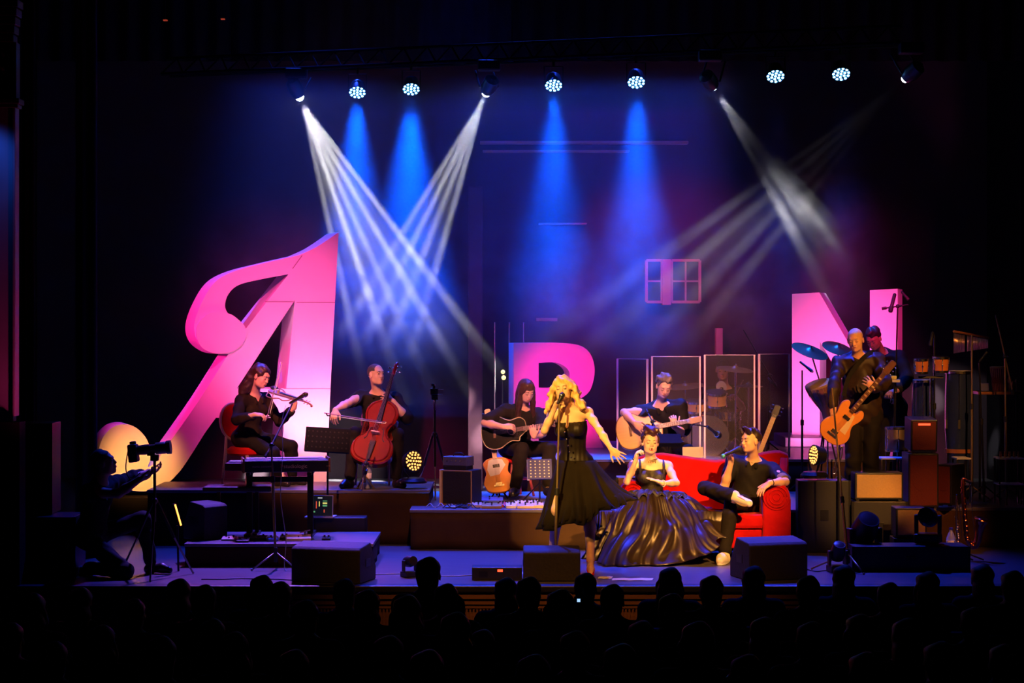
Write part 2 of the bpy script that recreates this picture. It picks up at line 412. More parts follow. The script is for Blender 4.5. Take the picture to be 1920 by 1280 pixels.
riser('stage_riser', X(930, 5.0), X(1730, 5.0), 5.0, 8.5, 0.75, 'high rear riser carrying the drum kit and pink letters', 0.01)
riser('stage_riser', X(1606, 2.9), X(1935, 2.9), 2.92, 4.9, 0.40, 'black riser under the percussion on the right')
riser('letter_plinth', X(1470, 7.2), X(1728, 7.2), 7.1, 8.1, 0.0, 'x') if False else None
mb = MB().box(X(1472, 7.2), X(1712, 7.2), 7.2, 8.3, 0.75, Z(817, 7.5)); tag(mb.build('letter_plinth', 'riser', bevel=0.01), 'flat black plinth under the pink letter N', 'plinth')

# ---------------------------------------------------------------- giant letters
def letter(name, outer, holes, px_origin, Y, rz, depth, label):
    # outlines are in photo pixels; converted to metres at depth Y about the origin, then turned by rz
    s = (CAMD + Y) / F; ox, oy = px_origin; ca = math.cos(rz)
    O = W(ox, oy, Y); nrm = Vector((math.sin(rz), -math.cos(rz), 0)); xd = Vector((math.cos(rz), math.sin(rz), 0)); cpos = Vector((0, -CAMD, CAMZ))
    def cv(p):
        v = Vector(((p[0] - 960) / F, 1, -(p[1] - HY) / F)); q = cpos + v * ((O - cpos).dot(nrm) / v.dot(nrm)) - O
        return (q.dot(xd), q.z)
    cu = bpy.data.curves.new(name, 'CURVE'); cu.dimensions = '2D'; cu.fill_mode = 'BOTH'
    cu.extrude = depth / 2; cu.bevel_depth = 0.0
    for pl in [outer] + holes:
        pts = [cv(p) for p in pl]
        sp = cu.splines.new('POLY'); sp.points.add(len(pts) - 1)
        for i, p in enumerate(pts): sp.points[i].co = (p[0], p[1], 0, 1)
        sp.use_cyclic_u = True
    tmp = bpy.data.objects.new(name + '_c', cu); C.objects.link(tmp)
    bpy.context.view_layer.update()
    me = bpy.data.meshes.new_from_object(tmp.evaluated_get(bpy.context.evaluated_depsgraph_get()))
    bpy.data.objects.remove(tmp); bpy.data.curves.remove(cu)
    o = bpy.data.objects.new(name, me); C.objects.link(o)
    me.materials.clear(); me.materials.append(M['letter'])
    # local z of the curve points to the viewer
    if len(me.polygons) == 0: raise RuntimeError(name)
    o.matrix_world = Matrix.Translation(W(ox, oy, Y)) @ Matrix.Rotation(rz, 4, 'Z') @ Matrix.Rotation(R(90), 4, 'X') @ Matrix.Translation((0, 0, -depth / 2))
    return tag(o, label, 'letter')
def bez(pts, n=7):     # smooth runs between corner markers; a point with a third value is a corner
    out = []; run = []
    N = len(pts); corners = [i for i, p in enumerate(pts) if len(p) > 2]
    if not corners: return [(v.x, v.y) for v in smooth_pts([p[:2] for p in pts], n, True)]
    for a, b in zip(corners, corners[1:] + [corners[0] + N]):
        seg = [pts[i % N][:2] for i in range(a, b + 1)]
        if len(seg) == 2: out.append(seg[0])
        else: out += [(v.x, v.y) for v in smooth_pts(seg, n)][:-1]
    return out
YA = 4.9
A_outer = bez([(635, 435, 1), (595, 462), (561, 478, 1), (500, 492), (440, 508), (402, 530), (376, 572), (364, 612), (372, 642), (398, 660), (430, 662), (428, 663, 1),
               (360, 770), (322, 822, 1), (298, 860), (292, 893, 1), (283, 872), (276, 866), (276, 835), (258, 808), (232, 796), (205, 804), (187, 832), (186, 862), (197, 890), (222, 908),
               (262, 916), (300, 912), (335, 888), (358, 850), (380, 812), (408, 783, 1), (560, 783, 1), (552, 916, 1), (611, 916, 1), (620, 700, 1)])
# simpler foot of the letter: the stem runs down-left into the curl
A_outer = bez([(635, 435, 1), (595, 462), (561, 478, 1), (500, 492), (440, 508), (402, 530), (376, 572), (364, 612), (372, 642), (398, 661), (428, 664, 1),
               (372, 752), (316, 832, 1), (292, 866), (277, 876, 1), (283, 850), (272, 818), (246, 797), (215, 799), (192, 822), (185, 856), (195, 890), (225, 913),
               (268, 921), (305, 912), (335, 886), (360, 850), (384, 812), (405, 783, 1), (533, 783, 1), (523, 921, 1), (611, 921, 1), (621, 700, 1)])
A_hole1 = bez([(543, 514, 1), (492, 524), (448, 534), (428, 552), (422, 576), (430, 592), (446, 600), (458, 618, 1), (500, 570)])
A_hole1 = bez([(541, 514, 1), (492, 523), (448, 534), (428, 552), (422, 574), (430, 590), (446, 599), (460, 617, 1)])
A_hole2 = [(553, 560), (544, 728), (536, 728), (442, 728), (500, 640)]
A_hole2 = [(553, 562), (537, 728), (444, 728)]
big = letter('giant_letter', A_outer, [A_hole1, A_hole2], (520, 921), YA, R(19), 0.55, 'giant pink lit curly letter standing behind the violinist')
CURL = bez([(376, 600), (400, 585), (430, 588), (447, 599), (459, 612), (462, 628), (455, 644), (441, 656), (422, 662), (398, 661), (376, 648), (368, 622)])
def part_of(root, o):
    bpy.context.view_layer.update(); mw = o.matrix_world.copy(); o.parent = root; o.matrix_parent_inverse = root.matrix_world.inverted(); o.matrix_world = mw; del o['label']; del o['category']; return o
part_of(big, letter('curl_end', CURL, [], (520, 921), YA - .045, R(19), .12, 'x'))
for sm in ([(497, 565), (552, 565), (552, 566.3), (497, 566.3)], [(556, 566), (628, 566), (628, 567.3), (556, 567.3)], [(532, 728), (620, 728), (620, 729), (532, 729)], [(548, 503), (566, 478), (567.4, 479), (549.4, 504)]):
    q = part_of(big, letter('panel_seam', sm, [], (520, 921), YA - .003, R(19), .004, 'x')); q.data.materials.clear(); q.data.materials.append(M['stone'])
R_outer = bez([(963, 643, 1), (1060, 643), (1100, 655), (1115, 690), (1106, 732), (1080, 752, 1), (1108, 790), (1134, 843, 1), (1088, 843, 1), (1048, 765, 1), (1010, 765, 1), (1010, 843, 1), (963, 843, 1)])
R_hole = bez([(1010, 680, 1), (1045, 680), (1066, 694), (1066, 714), (1045, 727), (1010, 727, 1)])
letter('giant_letter', R_outer, [R_hole], (1050, 840), 7.0, R(10), 0.34, 'pink lit block letter R behind the blonde singer')
N_outer = [(1485, 551), (1536, 548), (1631, 712), (1631, 544), (1683, 541), (1683, 817), (1640, 817), (1537, 640), (1537, 817), (1485, 817)]
letter('giant_letter', N_outer, [], (1600, 817), 7.6, R(-16), 0.62, 'pink lit block letter N behind the bass player')
tag(MB().box(X(178, 4.9), X(640, 4.9), 4.27, 5.7, 0.0, W(520, 921, YA).z - .012).build('letter_plinth', 'black', bevel=.01), 'long black plinth behind the riser carrying the giant curly letter', 'plinth')
# ---------------------------------------------------------------- figures: one smooth skin grown over a posed skeleton
def ray(px, py): return Vector(((px - 960) / F, 1, -(py - HY) / F))
CAMP = Vector((0, -CAMD, CAMZ))
def bone(p, px, py, L, s=-1):          # the joint L metres from p that shows at this pixel; s=-1 the nearer one
    v = ray(px, py); q = CAMP - p
    a = v.dot(v); b = 2 * v.dot(q); c = q.dot(q) - L * L
    D = b * b - 4 * a * c
    if D <= 0:
        t = -b / (2 * a); w = CAMP + v * t - p
        return p + w.normalized() * L
    return CAMP + v * ((-b + s * math.sqrt(D)) / (2 * a))
def perp(L, s):                          # frame helper
    return Vector(L)
class SDF:
    def __init__(s): s.p = []; s.c = []; s.dn = None
    def cap(s, a, b, ra, rb=None, k=0.02, sub=False):
        s.p.append(('c', np.array(a, float), np.array(b, float), ra, ra if rb is None else rb, k, sub)); return s
    def ell(s, c, r, M3=None, k=0.02, sub=False):
        s.p.append(('e', np.array(c, float), np.array(r, float), np.eye(3) if M3 is None else np.array(M3, float), max(r), k, sub)); return s
    def cut(s, p, n, at=None, rad=None): s.c.append((np.array(p, float), np.array(Vector(n).normalized(), float), at, rad)); return s
    def mesh(s, h):
        lo = np.full(3, 1e9); hi = -lo
        for q in s.p:
            if q[6]: continue
            if q[0] == 'c':
                r = max(q[3], q[4]); lo = np.minimum(lo, np.minimum(q[1], q[2]) - r); hi = np.maximum(hi, np.maximum(q[1], q[2]) + r)
            else: lo = np.minimum(lo, q[1] - q[4]); hi = np.maximum(hi, q[1] + q[4])
        lo = lo - 3 * h - 0.02; hi = hi + 3 * h + 0.02
        n = np.ceil((hi - lo) / h).astype(int) + 1
        ax = [(lo[i] + h * np.arange(n[i])).astype(np.float32) for i in range(3)]
        g = np.full(n, 10.0, np.float32)
        for q in s.p:
            k = q[5]; mg = k + 2 * h
            if q[0] == 'c': r = max(q[3], q[4]); a = np.minimum(q[1], q[2]) - r - mg; b = np.maximum(q[1], q[2]) + r + mg
            else: a = q[1] - q[4] - mg; b = q[1] + q[4] + mg
            i0 = np.clip(np.floor((a - lo) / h).astype(int), 0, n - 1); i1 = np.clip(np.ceil((b - lo) / h).astype(int) + 1, 1, n)
            if np.any(i1 <= i0): continue
            x = ax[0][i0[0]:i1[0], None, None]; y = ax[1][None, i0[1]:i1[1], None]; z = ax[2][None, None, i0[2]:i1[2]]
            if q[0] == 'c':
                A, B, ra, rb = q[1], q[2], q[3], q[4]; d = B - A; L2 = max(float(d @ d), 1e-9)
                t = np.clip(((x - A[0]) * d[0] + (y - A[1]) * d[1] + (z - A[2]) * d[2]) / L2, 0, 1)
                D = np.sqrt((x - A[0] - t * d[0]) ** 2 + (y - A[1] - t * d[1]) ** 2 + (z - A[2] - t * d[2]) ** 2) - (ra + (rb - ra) * t)
            else:
                cc, rr, Mq = q[1], q[2], q[3]; X0, Y0, Z0 = x - cc[0], y - cc[1], z - cc[2]
                k0 = 0; k1 = 0
                for i in range(3):
                    u = X0 * Mq[0][i] + Y0 * Mq[1][i] + Z0 * Mq[2][i]
                    k0 = k0 + (u / rr[i]) ** 2; k1 = k1 + (u / rr[i] ** 2) ** 2
                k0 = np.sqrt(k0); k1 = np.sqrt(k1) + 1e-6; D = k0 * (k0 - 1) / k1
            sl = (slice(i0[0], i1[0]), slice(i0[1], i1[1]), slice(i0[2], i1[2])); G = g[sl]
            if q[6]:
                hh = np.clip(0.5 - 0.5 * (G + D) / k, 0, 1); g[sl] = G * (1 - hh) - D * hh + k * hh * (1 - hh)
            else:
                hh = np.clip(0.5 + 0.5 * (D - G) / k, 0, 1); g[sl] = D * (1 - hh) + G * hh - k * hh * (1 - hh)
        x = ax[0][:, None, None]; y = ax[1][None, :, None]; z = ax[2][None, None, :]
        for (p, nn, at, rad) in s.c:
            pl = (x - p[0]) * nn[0] + (y - p[1]) * nn[1] + (z - p[2]) * nn[2]
            if at is not None:
                m_ = (x - at[0]) ** 2 + (y - at[1]) ** 2 + (z - at[2]) ** 2 < rad * rad
                g = np.where(m_, np.maximum(g, pl), g)
            else: g = np.maximum(g, pl)
        if s.dn is not None: g = g + s.dn(x, y, z).astype(np.float32)
        return nets(g, lo, h)
def nets(g, lo, h):
    ins = g < 0
    n = g.shape
    c = np.zeros((n[0] - 1, n[1] - 1, n[2] - 1), np.uint8)
    for dx in (0, 1):
        for dy in (0, 1):
            for dz in (0, 1): c += ins[dx:n[0] - 1 + dx, dy:n[1] - 1 + dy, dz:n[2] - 1 + dz]
    act = (c > 0) & (c < 8)
    idx = np.full(act.shape, -1, np.int64); ii = np.argwhere(act); idx[act] = np.arange(len(ii))
    P = np.zeros((len(ii), 3)); cnt = np.zeros(len(ii))
    off = [(a, b, d) for a in (0, 1) for b in (0, 1) for d in (0, 1)]
    for a in off:
        for ax in range(3):
            if a[ax]: continue
            b = list(a); b[ax] = 1
            ga = g[ii[:, 0] + a[0], ii[:, 1] + a[1], ii[:, 2] + a[2]]; gb = g[ii[:, 0] + b[0], ii[:, 1] + b[1], ii[:, 2] + b[2]]
            mk = (ga < 0) != (gb < 0)
            t = np.where(mk, ga / np.where(mk, ga - gb, 1), 0)
            q = np.tile(np.array(a, float), (len(ii), 1)); q[:, ax] += t
            P[mk] += q[mk]; cnt[mk] += 1
    P = (ii + P / cnt[:, None]) * h + lo
    F4 = []
    for ax in range(3):
        o = [(ax + 1) % 3, (ax + 2) % 3]
        s0 = [slice(1, n[0] - 1)] * 3; s0 = [slice(1, n[i] - 1) for i in range(3)]; s0[ax] = slice(0, n[ax] - 1); s1 = list(s0); s1[ax] = slice(1, n[ax])
        A = ins[tuple(s0)]; B = ins[tuple(s1)]
        e = np.argwhere(A != B); 
        if len(e) == 0: continue
        base = e.copy(); base[:, o[0]] += 1; base[:, o[1]] += 1
        fl = A[e[:, 0], e[:, 1], e[:, 2]]
        def gi(u, v):
            q = base.copy(); q[:, o[0]] -= u; q[:, o[1]] -= v; return idx[q[:, 0], q[:, 1], q[:, 2]]
        quad = np.stack([gi(1, 1), gi(0, 1), gi(0, 0), gi(1, 0)], 1)
        quad[~fl] = quad[~fl][:, ::-1]; F4.append(quad)
    return P, np.concatenate(F4)
def np_mesh(name, P, Q, mats, parent, origin=(0, 0, 0), paint=None):
    P = P - np.array(origin, float)
    me = bpy.data.meshes.new(name); me.vertices.add(len(P)); me.vertices.foreach_set('co', P.astype(np.float32).ravel())
    me.loops.add(len(Q) * 4); me.loops.foreach_set('vertex_index', Q.ravel().astype(np.int32))
    me.polygons.add(len(Q)); me.polygons.foreach_set('loop_start', np.arange(len(Q), dtype=np.int32) * 4)
    me.polygons.foreach_set('use_smooth', np.ones(len(Q), bool))
    if not isinstance(mats, (list, tuple)): mats = [mats]
    for q in mats: me.materials.append(M[q] if isinstance(q, str) else q)
    if paint is not None: me.polygons.foreach_set('material_index', paint((P + np.array(origin, float))[Q].mean(1)).astype(np.int32))
    me.update(); me.validate()
    o = bpy.data.objects.new(name, me); C.objects.link(o)
    if parent: o.parent = parent
    return o
def fr(f, u):                            # columns: left of the person, forward, up
    f = Vector(f).normalized(); u = Vector(u); l = u.cross(f).normalized(); u = f.cross(l)
    return Matrix((l, f, u)).transposed()
def head_prims(s, c, B, k=1.0, mouth=0.0, nose=1.0):
    q = lambda x, y, z: Vector(c) + B @ (Vector((x, y, z)) * k)
    M3 = [[B[i][j] for j in range(3)] for i in range(3)]
    e = lambda p, r, kk=0.02, sub=False: s.ell(q(*p), [a * k for a in r], M3, kk, sub)
    e((0, -.014, .032), (.075, .094, .083), .03)
    e((0, .018, -.03), (.058, .068, .083), .03)
    s.cap(q(-.03, .028, -.07), q(.03, .028, -.07), .026 * k, k=.03)
    e((0, .06, -.09), (.022, .02, .018), .025)
    e((.034, .05, -.028), (.024, .024, .026), .02); e((-.034, .05, -.028), (.024, .024, .026), .02)
    s.cap(q(-.03, .074, .028), q(.03, .074, .028), .012 * k, k=.02)
    for sx in (-1, 1):
        e((sx * .031, .096, .004), (.017, .014, .010), .010, True)
        s.ell(q(sx * .031, .073, .003), [.0135 * k] * 3, None, .003)
        e((sx * .077, -.004, -.008), (.009, .02, .031), .008)
    s.cap(q(0, .083, .008), q(0, .100 * (0.6 + .4 * nose), -.026), .007 * k, .0105 * k, k=.012)
    s.cap(q(-.010, .090, -.030), q(.010, .090, -.030), .0075 * k, k=.008)
    if mouth > 0:
        e((0, .085, -.060), (.022, .016, .010 + .012 * mouth), .012)
        e((0, .104, -.060), (.014, .022, .006 + .011 * mouth), .005, True)
    else:
        s.cap(q(-.018, .082, -.053), q(.018, .082, -.053), .0085 * k, k=.007)
        s.cap(q(-.014, .081, -.063), q(.014, .081, -.063), .009 * k, k=.007)
def head_paint(X_, out, c, B, k, idx, mouth=0.0, scalp=None, closed=False, beard=False):
    Bi = np.array(B.transposed()); L = (X_ - np.array(c)) @ Bi.T / k
    x, y, z = L[:, 0], L[:, 1], L[:, 2]; ax = np.abs(x)
    if beard: out[(z < -.045) & (y > .0) & (out == 0) & (z > -.13) & (ax < .08) & (y < .12)] = idx['beard']
    if scalp is not None: out[(scalp(x, y, z)) & (np.abs(z) < .15) & (ax < .12) & (np.abs(y) < .14)] = idx['hair']
def hand_prims(s, w, d, nrm, side, curl=0.5, sz=1.0, spread=0.10, thumb=0.6, curls=None):
    """w wrist; d towards the knuckles; nrm the way the palm faces; side +1 right hand, -1 left hand"""
    d = Vector(d).normalized(); nrm = Vector(nrm); nrm = (nrm - d * nrm.dot(d)).normalized()
    t = d.cross(nrm) * side                      # towards the thumb
    M3 = Matrix((t, d, nrm)).transposed(); M3 = [[M3[i][j] for j in range(3)] for i in range(3)]
    s.ell(w + d * .050 * sz, (.041 * sz, .052 * sz, .0165 * sz), M3, .012)
    s.cap(w, w + d * .05 * sz, .022 * sz, .02 * sz, k=.02)
    for i in range(4):
        off = (1.5 - i) * .0205 * sz
        a = w + d * (.088 - .004 * abs(i - 1.2)) * sz + t * off
        L = (.040, .045, .042, .033)[i] * sz; cu = curl if curls is None else curls[i]
        dd = (d + t * (1.5 - i) * spread).normalized()
        ang = 0.25 * cu * 1.6
        p = a; rr = .0088 * sz
        for j, (ll, aa) in enumerate(((L, .9), (L * .62, 1.15), (L * .5, .8))):
            ang += aa * cu * (0.9 if j else 0.6)
            v = dd * math.cos(ang) + nrm * math.sin(ang)
            e = p + v * ll
            s.cap(p, e, rr, rr * .92, k=.004); p = e; rr *= .92
    b = w + d * .022 * sz + t * .024 * sz + nrm * .004
    v1 = (t * (1.1 - .5 * thumb) + d * .75 + nrm * .55 * thumb).normalized(); v2 = (d * .8 + t * (.45 - .6 * thumb) + nrm * .5 * thumb).normalized()
    e = b + v1 * .042 * sz; s.cap(b, e, .0145 * sz, .0105 * sz, k=.012); e2 = e + v2 * .032 * sz; s.cap(e, e2, .0105 * sz, .0095 * sz, k=.004)
    s.cap(e2, e2 + (v2 + nrm * .2 * thumb).normalized() * .024 * sz, .0095 * sz, .008 * sz, k=.004)
def body_frame(J):
    t = (J['neck'] - J['pelvis']).normalized(); xx = (J['sh'][1] - J['sh'][0]); xx = (xx - t * xx.dot(t)).normalized()
    f = xx.cross(t); return xx, f, t
def torso_prims(s, J, e=0.0, w=1.0, bust=0.0, belly=0.0, k=0.05, waist=1.0):
    xx, f, t = body_frame(J); Pp, N = J['pelvis'], J['neck']; Lh = (N - Pp).length
    hx = (J['hip'][1] - J['hip'][0]).normalized(); ht = t if abs(t.dot(hx)) < .9 else Vector((0, 0, 1)); hf = hx.cross(ht).normalized(); ht = hf.cross(hx)
    M3 = Matrix((xx, f, t)).transposed(); M3 = [[M3[i][j] for j in range(3)] for i in range(3)]
    H3 = Matrix((hx, hf, ht)).transposed(); H3 = [[H3[i][j] for j in range(3)] for i in range(3)]
    mid = Pp.lerp(N, .5)
    s.ell(Pp.lerp(N, .68), ((.150 + e) * w, (.100 + e), .17 * Lh / .5 + e * .4), M3, k)
    s.ell(Pp.lerp(N, .36) + f * .012 * belly, ((.128 + e) * w * waist, (.095 + e + .02 * belly) * waist, .15 * Lh / .5), M3, k)
    s.ell(Pp + t * .03, ((.155 + e) * w, .112 + e, .115 + e), H3, k)
    s.cap(J['sh'][0], J['sh'][1], .048 + e, k=k)
    m2 = (J['sh'][0] + J['sh'][1]) / 2
    s.cap(N, J['sh'][0].lerp(m2, .35), .042 + e, .046 + e, k=.05); s.cap(N, J['sh'][1].lerp(m2, .35), .042 + e, .046 + e, k=.05)
    for i in (0, 1):
        s.ell(Pp + hx * (.08 if i else -.08) - hf * .03 + ht * .0, (.085 + e, .09 + e, .09 + e), H3, k)
        if bust: s.ell(Pp.lerp(N, .66) + xx * (.068 if i else -.068) + f * (.075 + .02 * bust), (.062 + e * .6, .055 * bust + e * .6, .06 + e * .6), M3, .03)
def arm_prims(s, J, i, e=0.0, upto=2.0, k=0.03, w=1.0, flare=0.0):
    a, b, c = J['sh'][i], J['el'][i], J['wr'][i]
    s.ell(a, [(.056 + e) * w] * 3, None, k)
    if upto >= 1:
        s.cap(a, a.lerp(b, .45), (.049 + e) * w, (.047 + e) * w, k); s.cap(a.lerp(b, .45), b, (.047 + e) * w, (.038 + e) * w, k)
    else: s.cap(a, a.lerp(b, upto), (.050 + e) * w, (.047 + e + flare) * w, k)
    if upto > 1:
        t = upto - 1; m_ = b.lerp(c, min(.35, t))
        s.cap(b, m_, (.038 + e) * w, (.041 + e) * w, k); 
        if t > .35: s.cap(m_, b.lerp(c, t), (.041 + e) * w, (.041 - .015 * (t - .35) / .65 + e + flare) * w, k)
def leg_prims(s, J, i, e=0.0, upto=2.0, k=0.035, w=1.0, cuff=0.0):
    a, b, c = J['hip'][i], J['kn'][i], J['an'][i]
    s.cap(a, b, (.082 + e) * w, (.056 + e) * w, k)
    if upto > 1:
        d = (c - b); n = Vector((0, 0, 0))
        bk = J.get('calf', [None, None])[i]
        m_ = b.lerp(c, .3)
        s.cap(b, m_, (.053 + e) * w, (.055 + e) * w, k); s.cap(m_, b.lerp(c, upto - 1), (.055 + e) * w, (.036 + e + cuff) * w, k)
def foot_prims(s, an, toe, e=0.0, k=.02, hgt=1.0):
    d = (toe - an); d.z = d.z * 1.0; L = d.length; d = d.normalized()
    s.cap(an, an - Vector((0, 0, .045)) - d * .01, .036 + e, .034 + e, k=.03)
    s.cap(an - Vector((0, 0, .045)) - d * .03, an.lerp(toe, .6) - Vector((0, 0, .0)), .032 + e, .036 + e, k=.03)
    s.cap(an.lerp(toe, .6), toe, .037 + e, .028 + e, k=.03)
def pal(skin=(0.62, 0.36, 0.24), hair=(0.03, 0.018, 0.01), lip=(0.45, 0.13, 0.11), name='a'):
    return [mat('skin_' + name, skin, 0.5, var=0.06, scale=25, spec=0.35), mat('brow_' + name, [c * .8 + .01 for c in hair], 0.8), mat('eye_' + name, (0.05, 0.035, 0.03), 0.25),
            mat('lip_' + name, lip, 0.4), mat('mouth_' + name, (0.03, 0.008, 0.008), 0.6), mat('stubble_' + name, [a * .55 + .3 * b for a, b in zip(skin, hair)], 0.7), mat('cropped_' + name, hair, 0.7, var=.3, scale=60, bump=.3)]
IDX = dict(brow=1, eye=2, lip=3, dark=4, beard=5, hair=6)
M['jacket'] = mat('dark_brown_jacket', (0.020, 0.011, 0.009), 0.85, var=0.3, scale=14, bump=0.35, spec=0.15)
M['shirt'] = mat('black_shirt_cotton', (0.008, 0.0065, 0.007), 0.75, var=0.3, scale=12, bump=0.5, spec=0.18)
M['tee'] = mat('dark_tee_cotton', (0.012, 0.009, 0.009), 0.85, var=0.3, scale=12, bump=0.5, spec=0.15)
M['trouser'] = mat('black_trousers_cloth', (0.008, 0.0065, 0.007), 0.8, var=0.3, scale=12, bump=0.5, spec=0.18)
M['jeans'] = mat('dark_jeans', (0.012, 0.009, 0.008), 0.85, var=0.3, scale=14, bump=0.5, spec=0.15)
M['leather'] = mat('black_shoe_leather', (0.015, 0.012, 0.012), 0.35, var=0.2)
M['brown_silk'] = mat('brown_black_satin_shirt', (0.022, 0.011, 0.006), 0.55, var=0.35, scale=9, bump=0.6, spec=0.3)
def face_parts(root, base, c, B, k, skins, closed, mouth):
    q = lambda x, y, z: Vector(c) + B @ (Vector((x, y, z)) * k) - base
    M3 = B.to_4x4()
    for sx in (-1, 1):
        MB().tube([q(sx * .014, .0885, .021), q(sx * .030, .086, .027), q(sx * .047, .073, .021)], [.0030 * k, .0036 * k, .0018 * k], 6).build('eyebrow', skins[1], root, smooth=True)
        e = MB()
        if closed: e.tube([q(sx * .018, .0845, -.001), q(sx * .031, .0875, -.0055), q(sx * .045, .0785, -.001)], [.0016 * k, .0030 * k, .0016 * k], 6)
        else: e.sphere(q(sx * .031, .0815, .002), (.0105 * k, .0065 * k, .0062 * k), 12, M4=M3)
        e.build('eye', skins[2], root, smooth=True)
    if mouth > 0:
        h = .006 + .011 * mouth; n = 16
        pts = [q(.019 * math.cos(2 * PI * i / n), .0905 - .006 * abs(math.cos(2 * PI * i / n)), -.060 + h * math.sin(2 * PI * i / n)) for i in range(n + 1)]
        lp = MB().tube(pts, .0048 * k, 8, caps=False).build('lips', skins[3], root, smooth=True)
        MB().sphere(q(0, .086, -.060), (.016 * k, .006 * k, h * .9 * k), 12, M4=M3).build('mouth_opening', skins[4], lp, smooth=True)
    else:
        MB().tube([q(-.021, .083, -.0575), q(-.008, .0925, -.054), q(0, .093, -.0555), q(.008, .0925, -.054), q(.021, .083, -.0575)], [.0015 * k, .0042 * k, .0036 * k, .0042 * k, .0015 * k], 8).tube([q(-.019, .083, -.0600), q(0, .0935, -.0630), q(.019, .083, -.0600)], [.0015 * k, .0052 * k, .0015 * k], 8).build('lips', skins[3], root, smooth=True)
def make_person(J, label, skins, res=.0065, mouth=0.0, scalp=None, closed=False, beard=False, hk=1.0, w=1.0, bust=0.0, belly=0.0, waist=1.0,
                top=None, bottom=None, shoe='leather', hair=None, extra=None, group=None, hands=True, aw=1.0, lw=1.0, nose=1.0, floor=None, body_feet=False):
    base = Vector((J['pelvis'].x, J['pelvis'].y, floor if floor is not None else 0))
    root = empty('person', base, label=label, cat='person', group=group)
    B = fr(J['fwd'], J['up'] if 'up' in J else (0, 0, 1)); s = SDF()
    torso_prims(s, J, 0, w, bust, belly, waist=waist)
    s.cap(J['head'] + B @ Vector((0, -.02, -.05)) * hk, J['neck'] + Vector((0, 0, -.01)), .050 * hk * (.5 + .5 * w), .054 * hk * (.5 + .5 * w), k=.035)
    for i in (0, 1):
        arm_prims(s, J, i, 0, 2.0, .025, aw); leg_prims(s, J, i, 0, 2.0, .03, lw)
        if J.get('hand') and J['hand'][i]:
            h_ = J['hand'][i]; hand_prims(s, J['wr'][i], h_['d'], h_['n'], 1 if i == 0 else -1, h_.get('c', .5), h_.get('sz', 1.0) * (0.9 if w < 1 else 1), h_.get('sp', .1), h_.get('th', .6), h_.get('cs'))
        if 'toe' in J: foot_prims(s, J['an'][i], J['toe'][i], -.008)
    head_prims(s, J['head'], B, hk, mouth, nose)
    P, Q = s.mesh(res)
    def paint(c):
        o = np.zeros(len(c), int); near = np.linalg.norm(c - np.array(J['head']), axis=1) < .16
        sub = o[near]; head_paint(c[near], sub, J['head'], B, hk, IDX, mouth, scalp, closed, beard); o[near] = sub
        return o
    np_mesh('body', P, Q, skins, root, base, paint)
    face_parts(root, base, J['head'], B, hk, skins, closed, mouth)
    if top:
        s = SDF(); e = top.get('e', .014)
        torso_prims(s, J, e, w, bust, belly, waist=waist)
        for i in (0, 1):
            arm_prims(s, J, i, e + .002, top.get('sleeve', 1.7)if not isinstance(top.get('sleeve'), tuple) else top['sleeve'][i], .03, aw, top.get('flare', .004))
        if top.get('collar', True):
            s.cap(J['neck'] + Vector((0, 0, -.02)), J['neck'] + (J['head'] - J['neck']).normalized() * .035, .058 + e * .5, .056 + e * .5, k=.02)
        xx, f, t = body_frame(J)
        if top.get('loose'):
            lo_ = top['loose']; T3 = Matrix((xx, f, t)).transposed(); s.ell(J['pelvis'].lerp(J['neck'], .22), (.165 + lo_, .118 + lo_, .34), [[T3[i][j] for j in range(3)] for i in range(3)], .05)
        nk = J['neck'] + t * top.get('neckh', .03) + f * .0
        s.cut(nk, t - f * top.get('vneck', -.5) * -1 if False else (t + f * top.get('tilt', .55)))
        s.cut(J['pelvis'] - t * top.get('hem', .06), -t, J['pelvis'], .45)
        if top.get('v'):   # open V below the throat
            dv = top['v']; a = J['neck'] + f * .085 + t * .03
            s.cap(a, J['neck'] + f * .150 - t * dv, .042, .016, k=.006, sub=True)
            for sx in (-1, 1):
                s.cap(J['neck'] + xx * sx * .055 - f * .02 + t * .035, J['neck'] + xx * sx * .052 + f * .055 + t * .005, .015, .013, k=.006); s.cap(J['neck'] + xx * sx * .052 + f * .055 + t * .005, J['neck'] + xx * sx * .045 + f * .105 - t * dv * .45, .014, .012, k=.006)
        if 'disp' in top or True:
            a_ = top.get('fold', .003)
            s.dn = lambda x, y, z: a_ * (np.sin(31 * x + 17 * z + 4 * np.sin(21 * y)) + np.sin(41 * z - 23 * y + 3 * np.sin(19 * x))) * .8
        P, Q = s.mesh(res * 1.1); np_mesh(top.get('name', 'shirt'), P, Q, top['m'], root, base)
    if bottom:
        s = SDF(); e = bottom.get('e', .012)
        J2 = dict(J)
        xx, f, t = body_frame(J)
        H3 = Matrix((xx, f, t)).transposed(); H3 = [[H3[i][j] for j in range(3)] for i in range(3)]
        s.ell(J['pelvis'] + t * .03, ((.155 + e) * w, .112 + e, .115 + e), H3, .04)
        for i in (0, 1):
            leg_prims(s, J, i, e, bottom.get('upto', 1.93), .035, lw, bottom.get('cuff', .008))
            s.ell(J['pelvis'].lerp(J['hip'][i], .9), (.095 + e, .095 + e, .095 + e), None, .04)
        a_ = .003; s.dn = lambda x, y, z: a_ * (np.sin(37 * z + 11 * x + 4 * np.sin(17 * y)) + np.sin(29 * x - 33 * y + 3 * np.sin(23 * z))) * .8
        P, Q = s.mesh(res * 1.15); np_mesh('trousers', P, Q, bottom['m'], root, base)
    if shoe and 'toe' in J:
        for i in (0, 1):
            s = SDF(); foot_prims(s, J['an'][i] - Vector((0, 0, .012)), J['toe'][i], .004)
            P, Q = s.mesh(.006); np_mesh('shoe', P, Q, shoe, root, base)
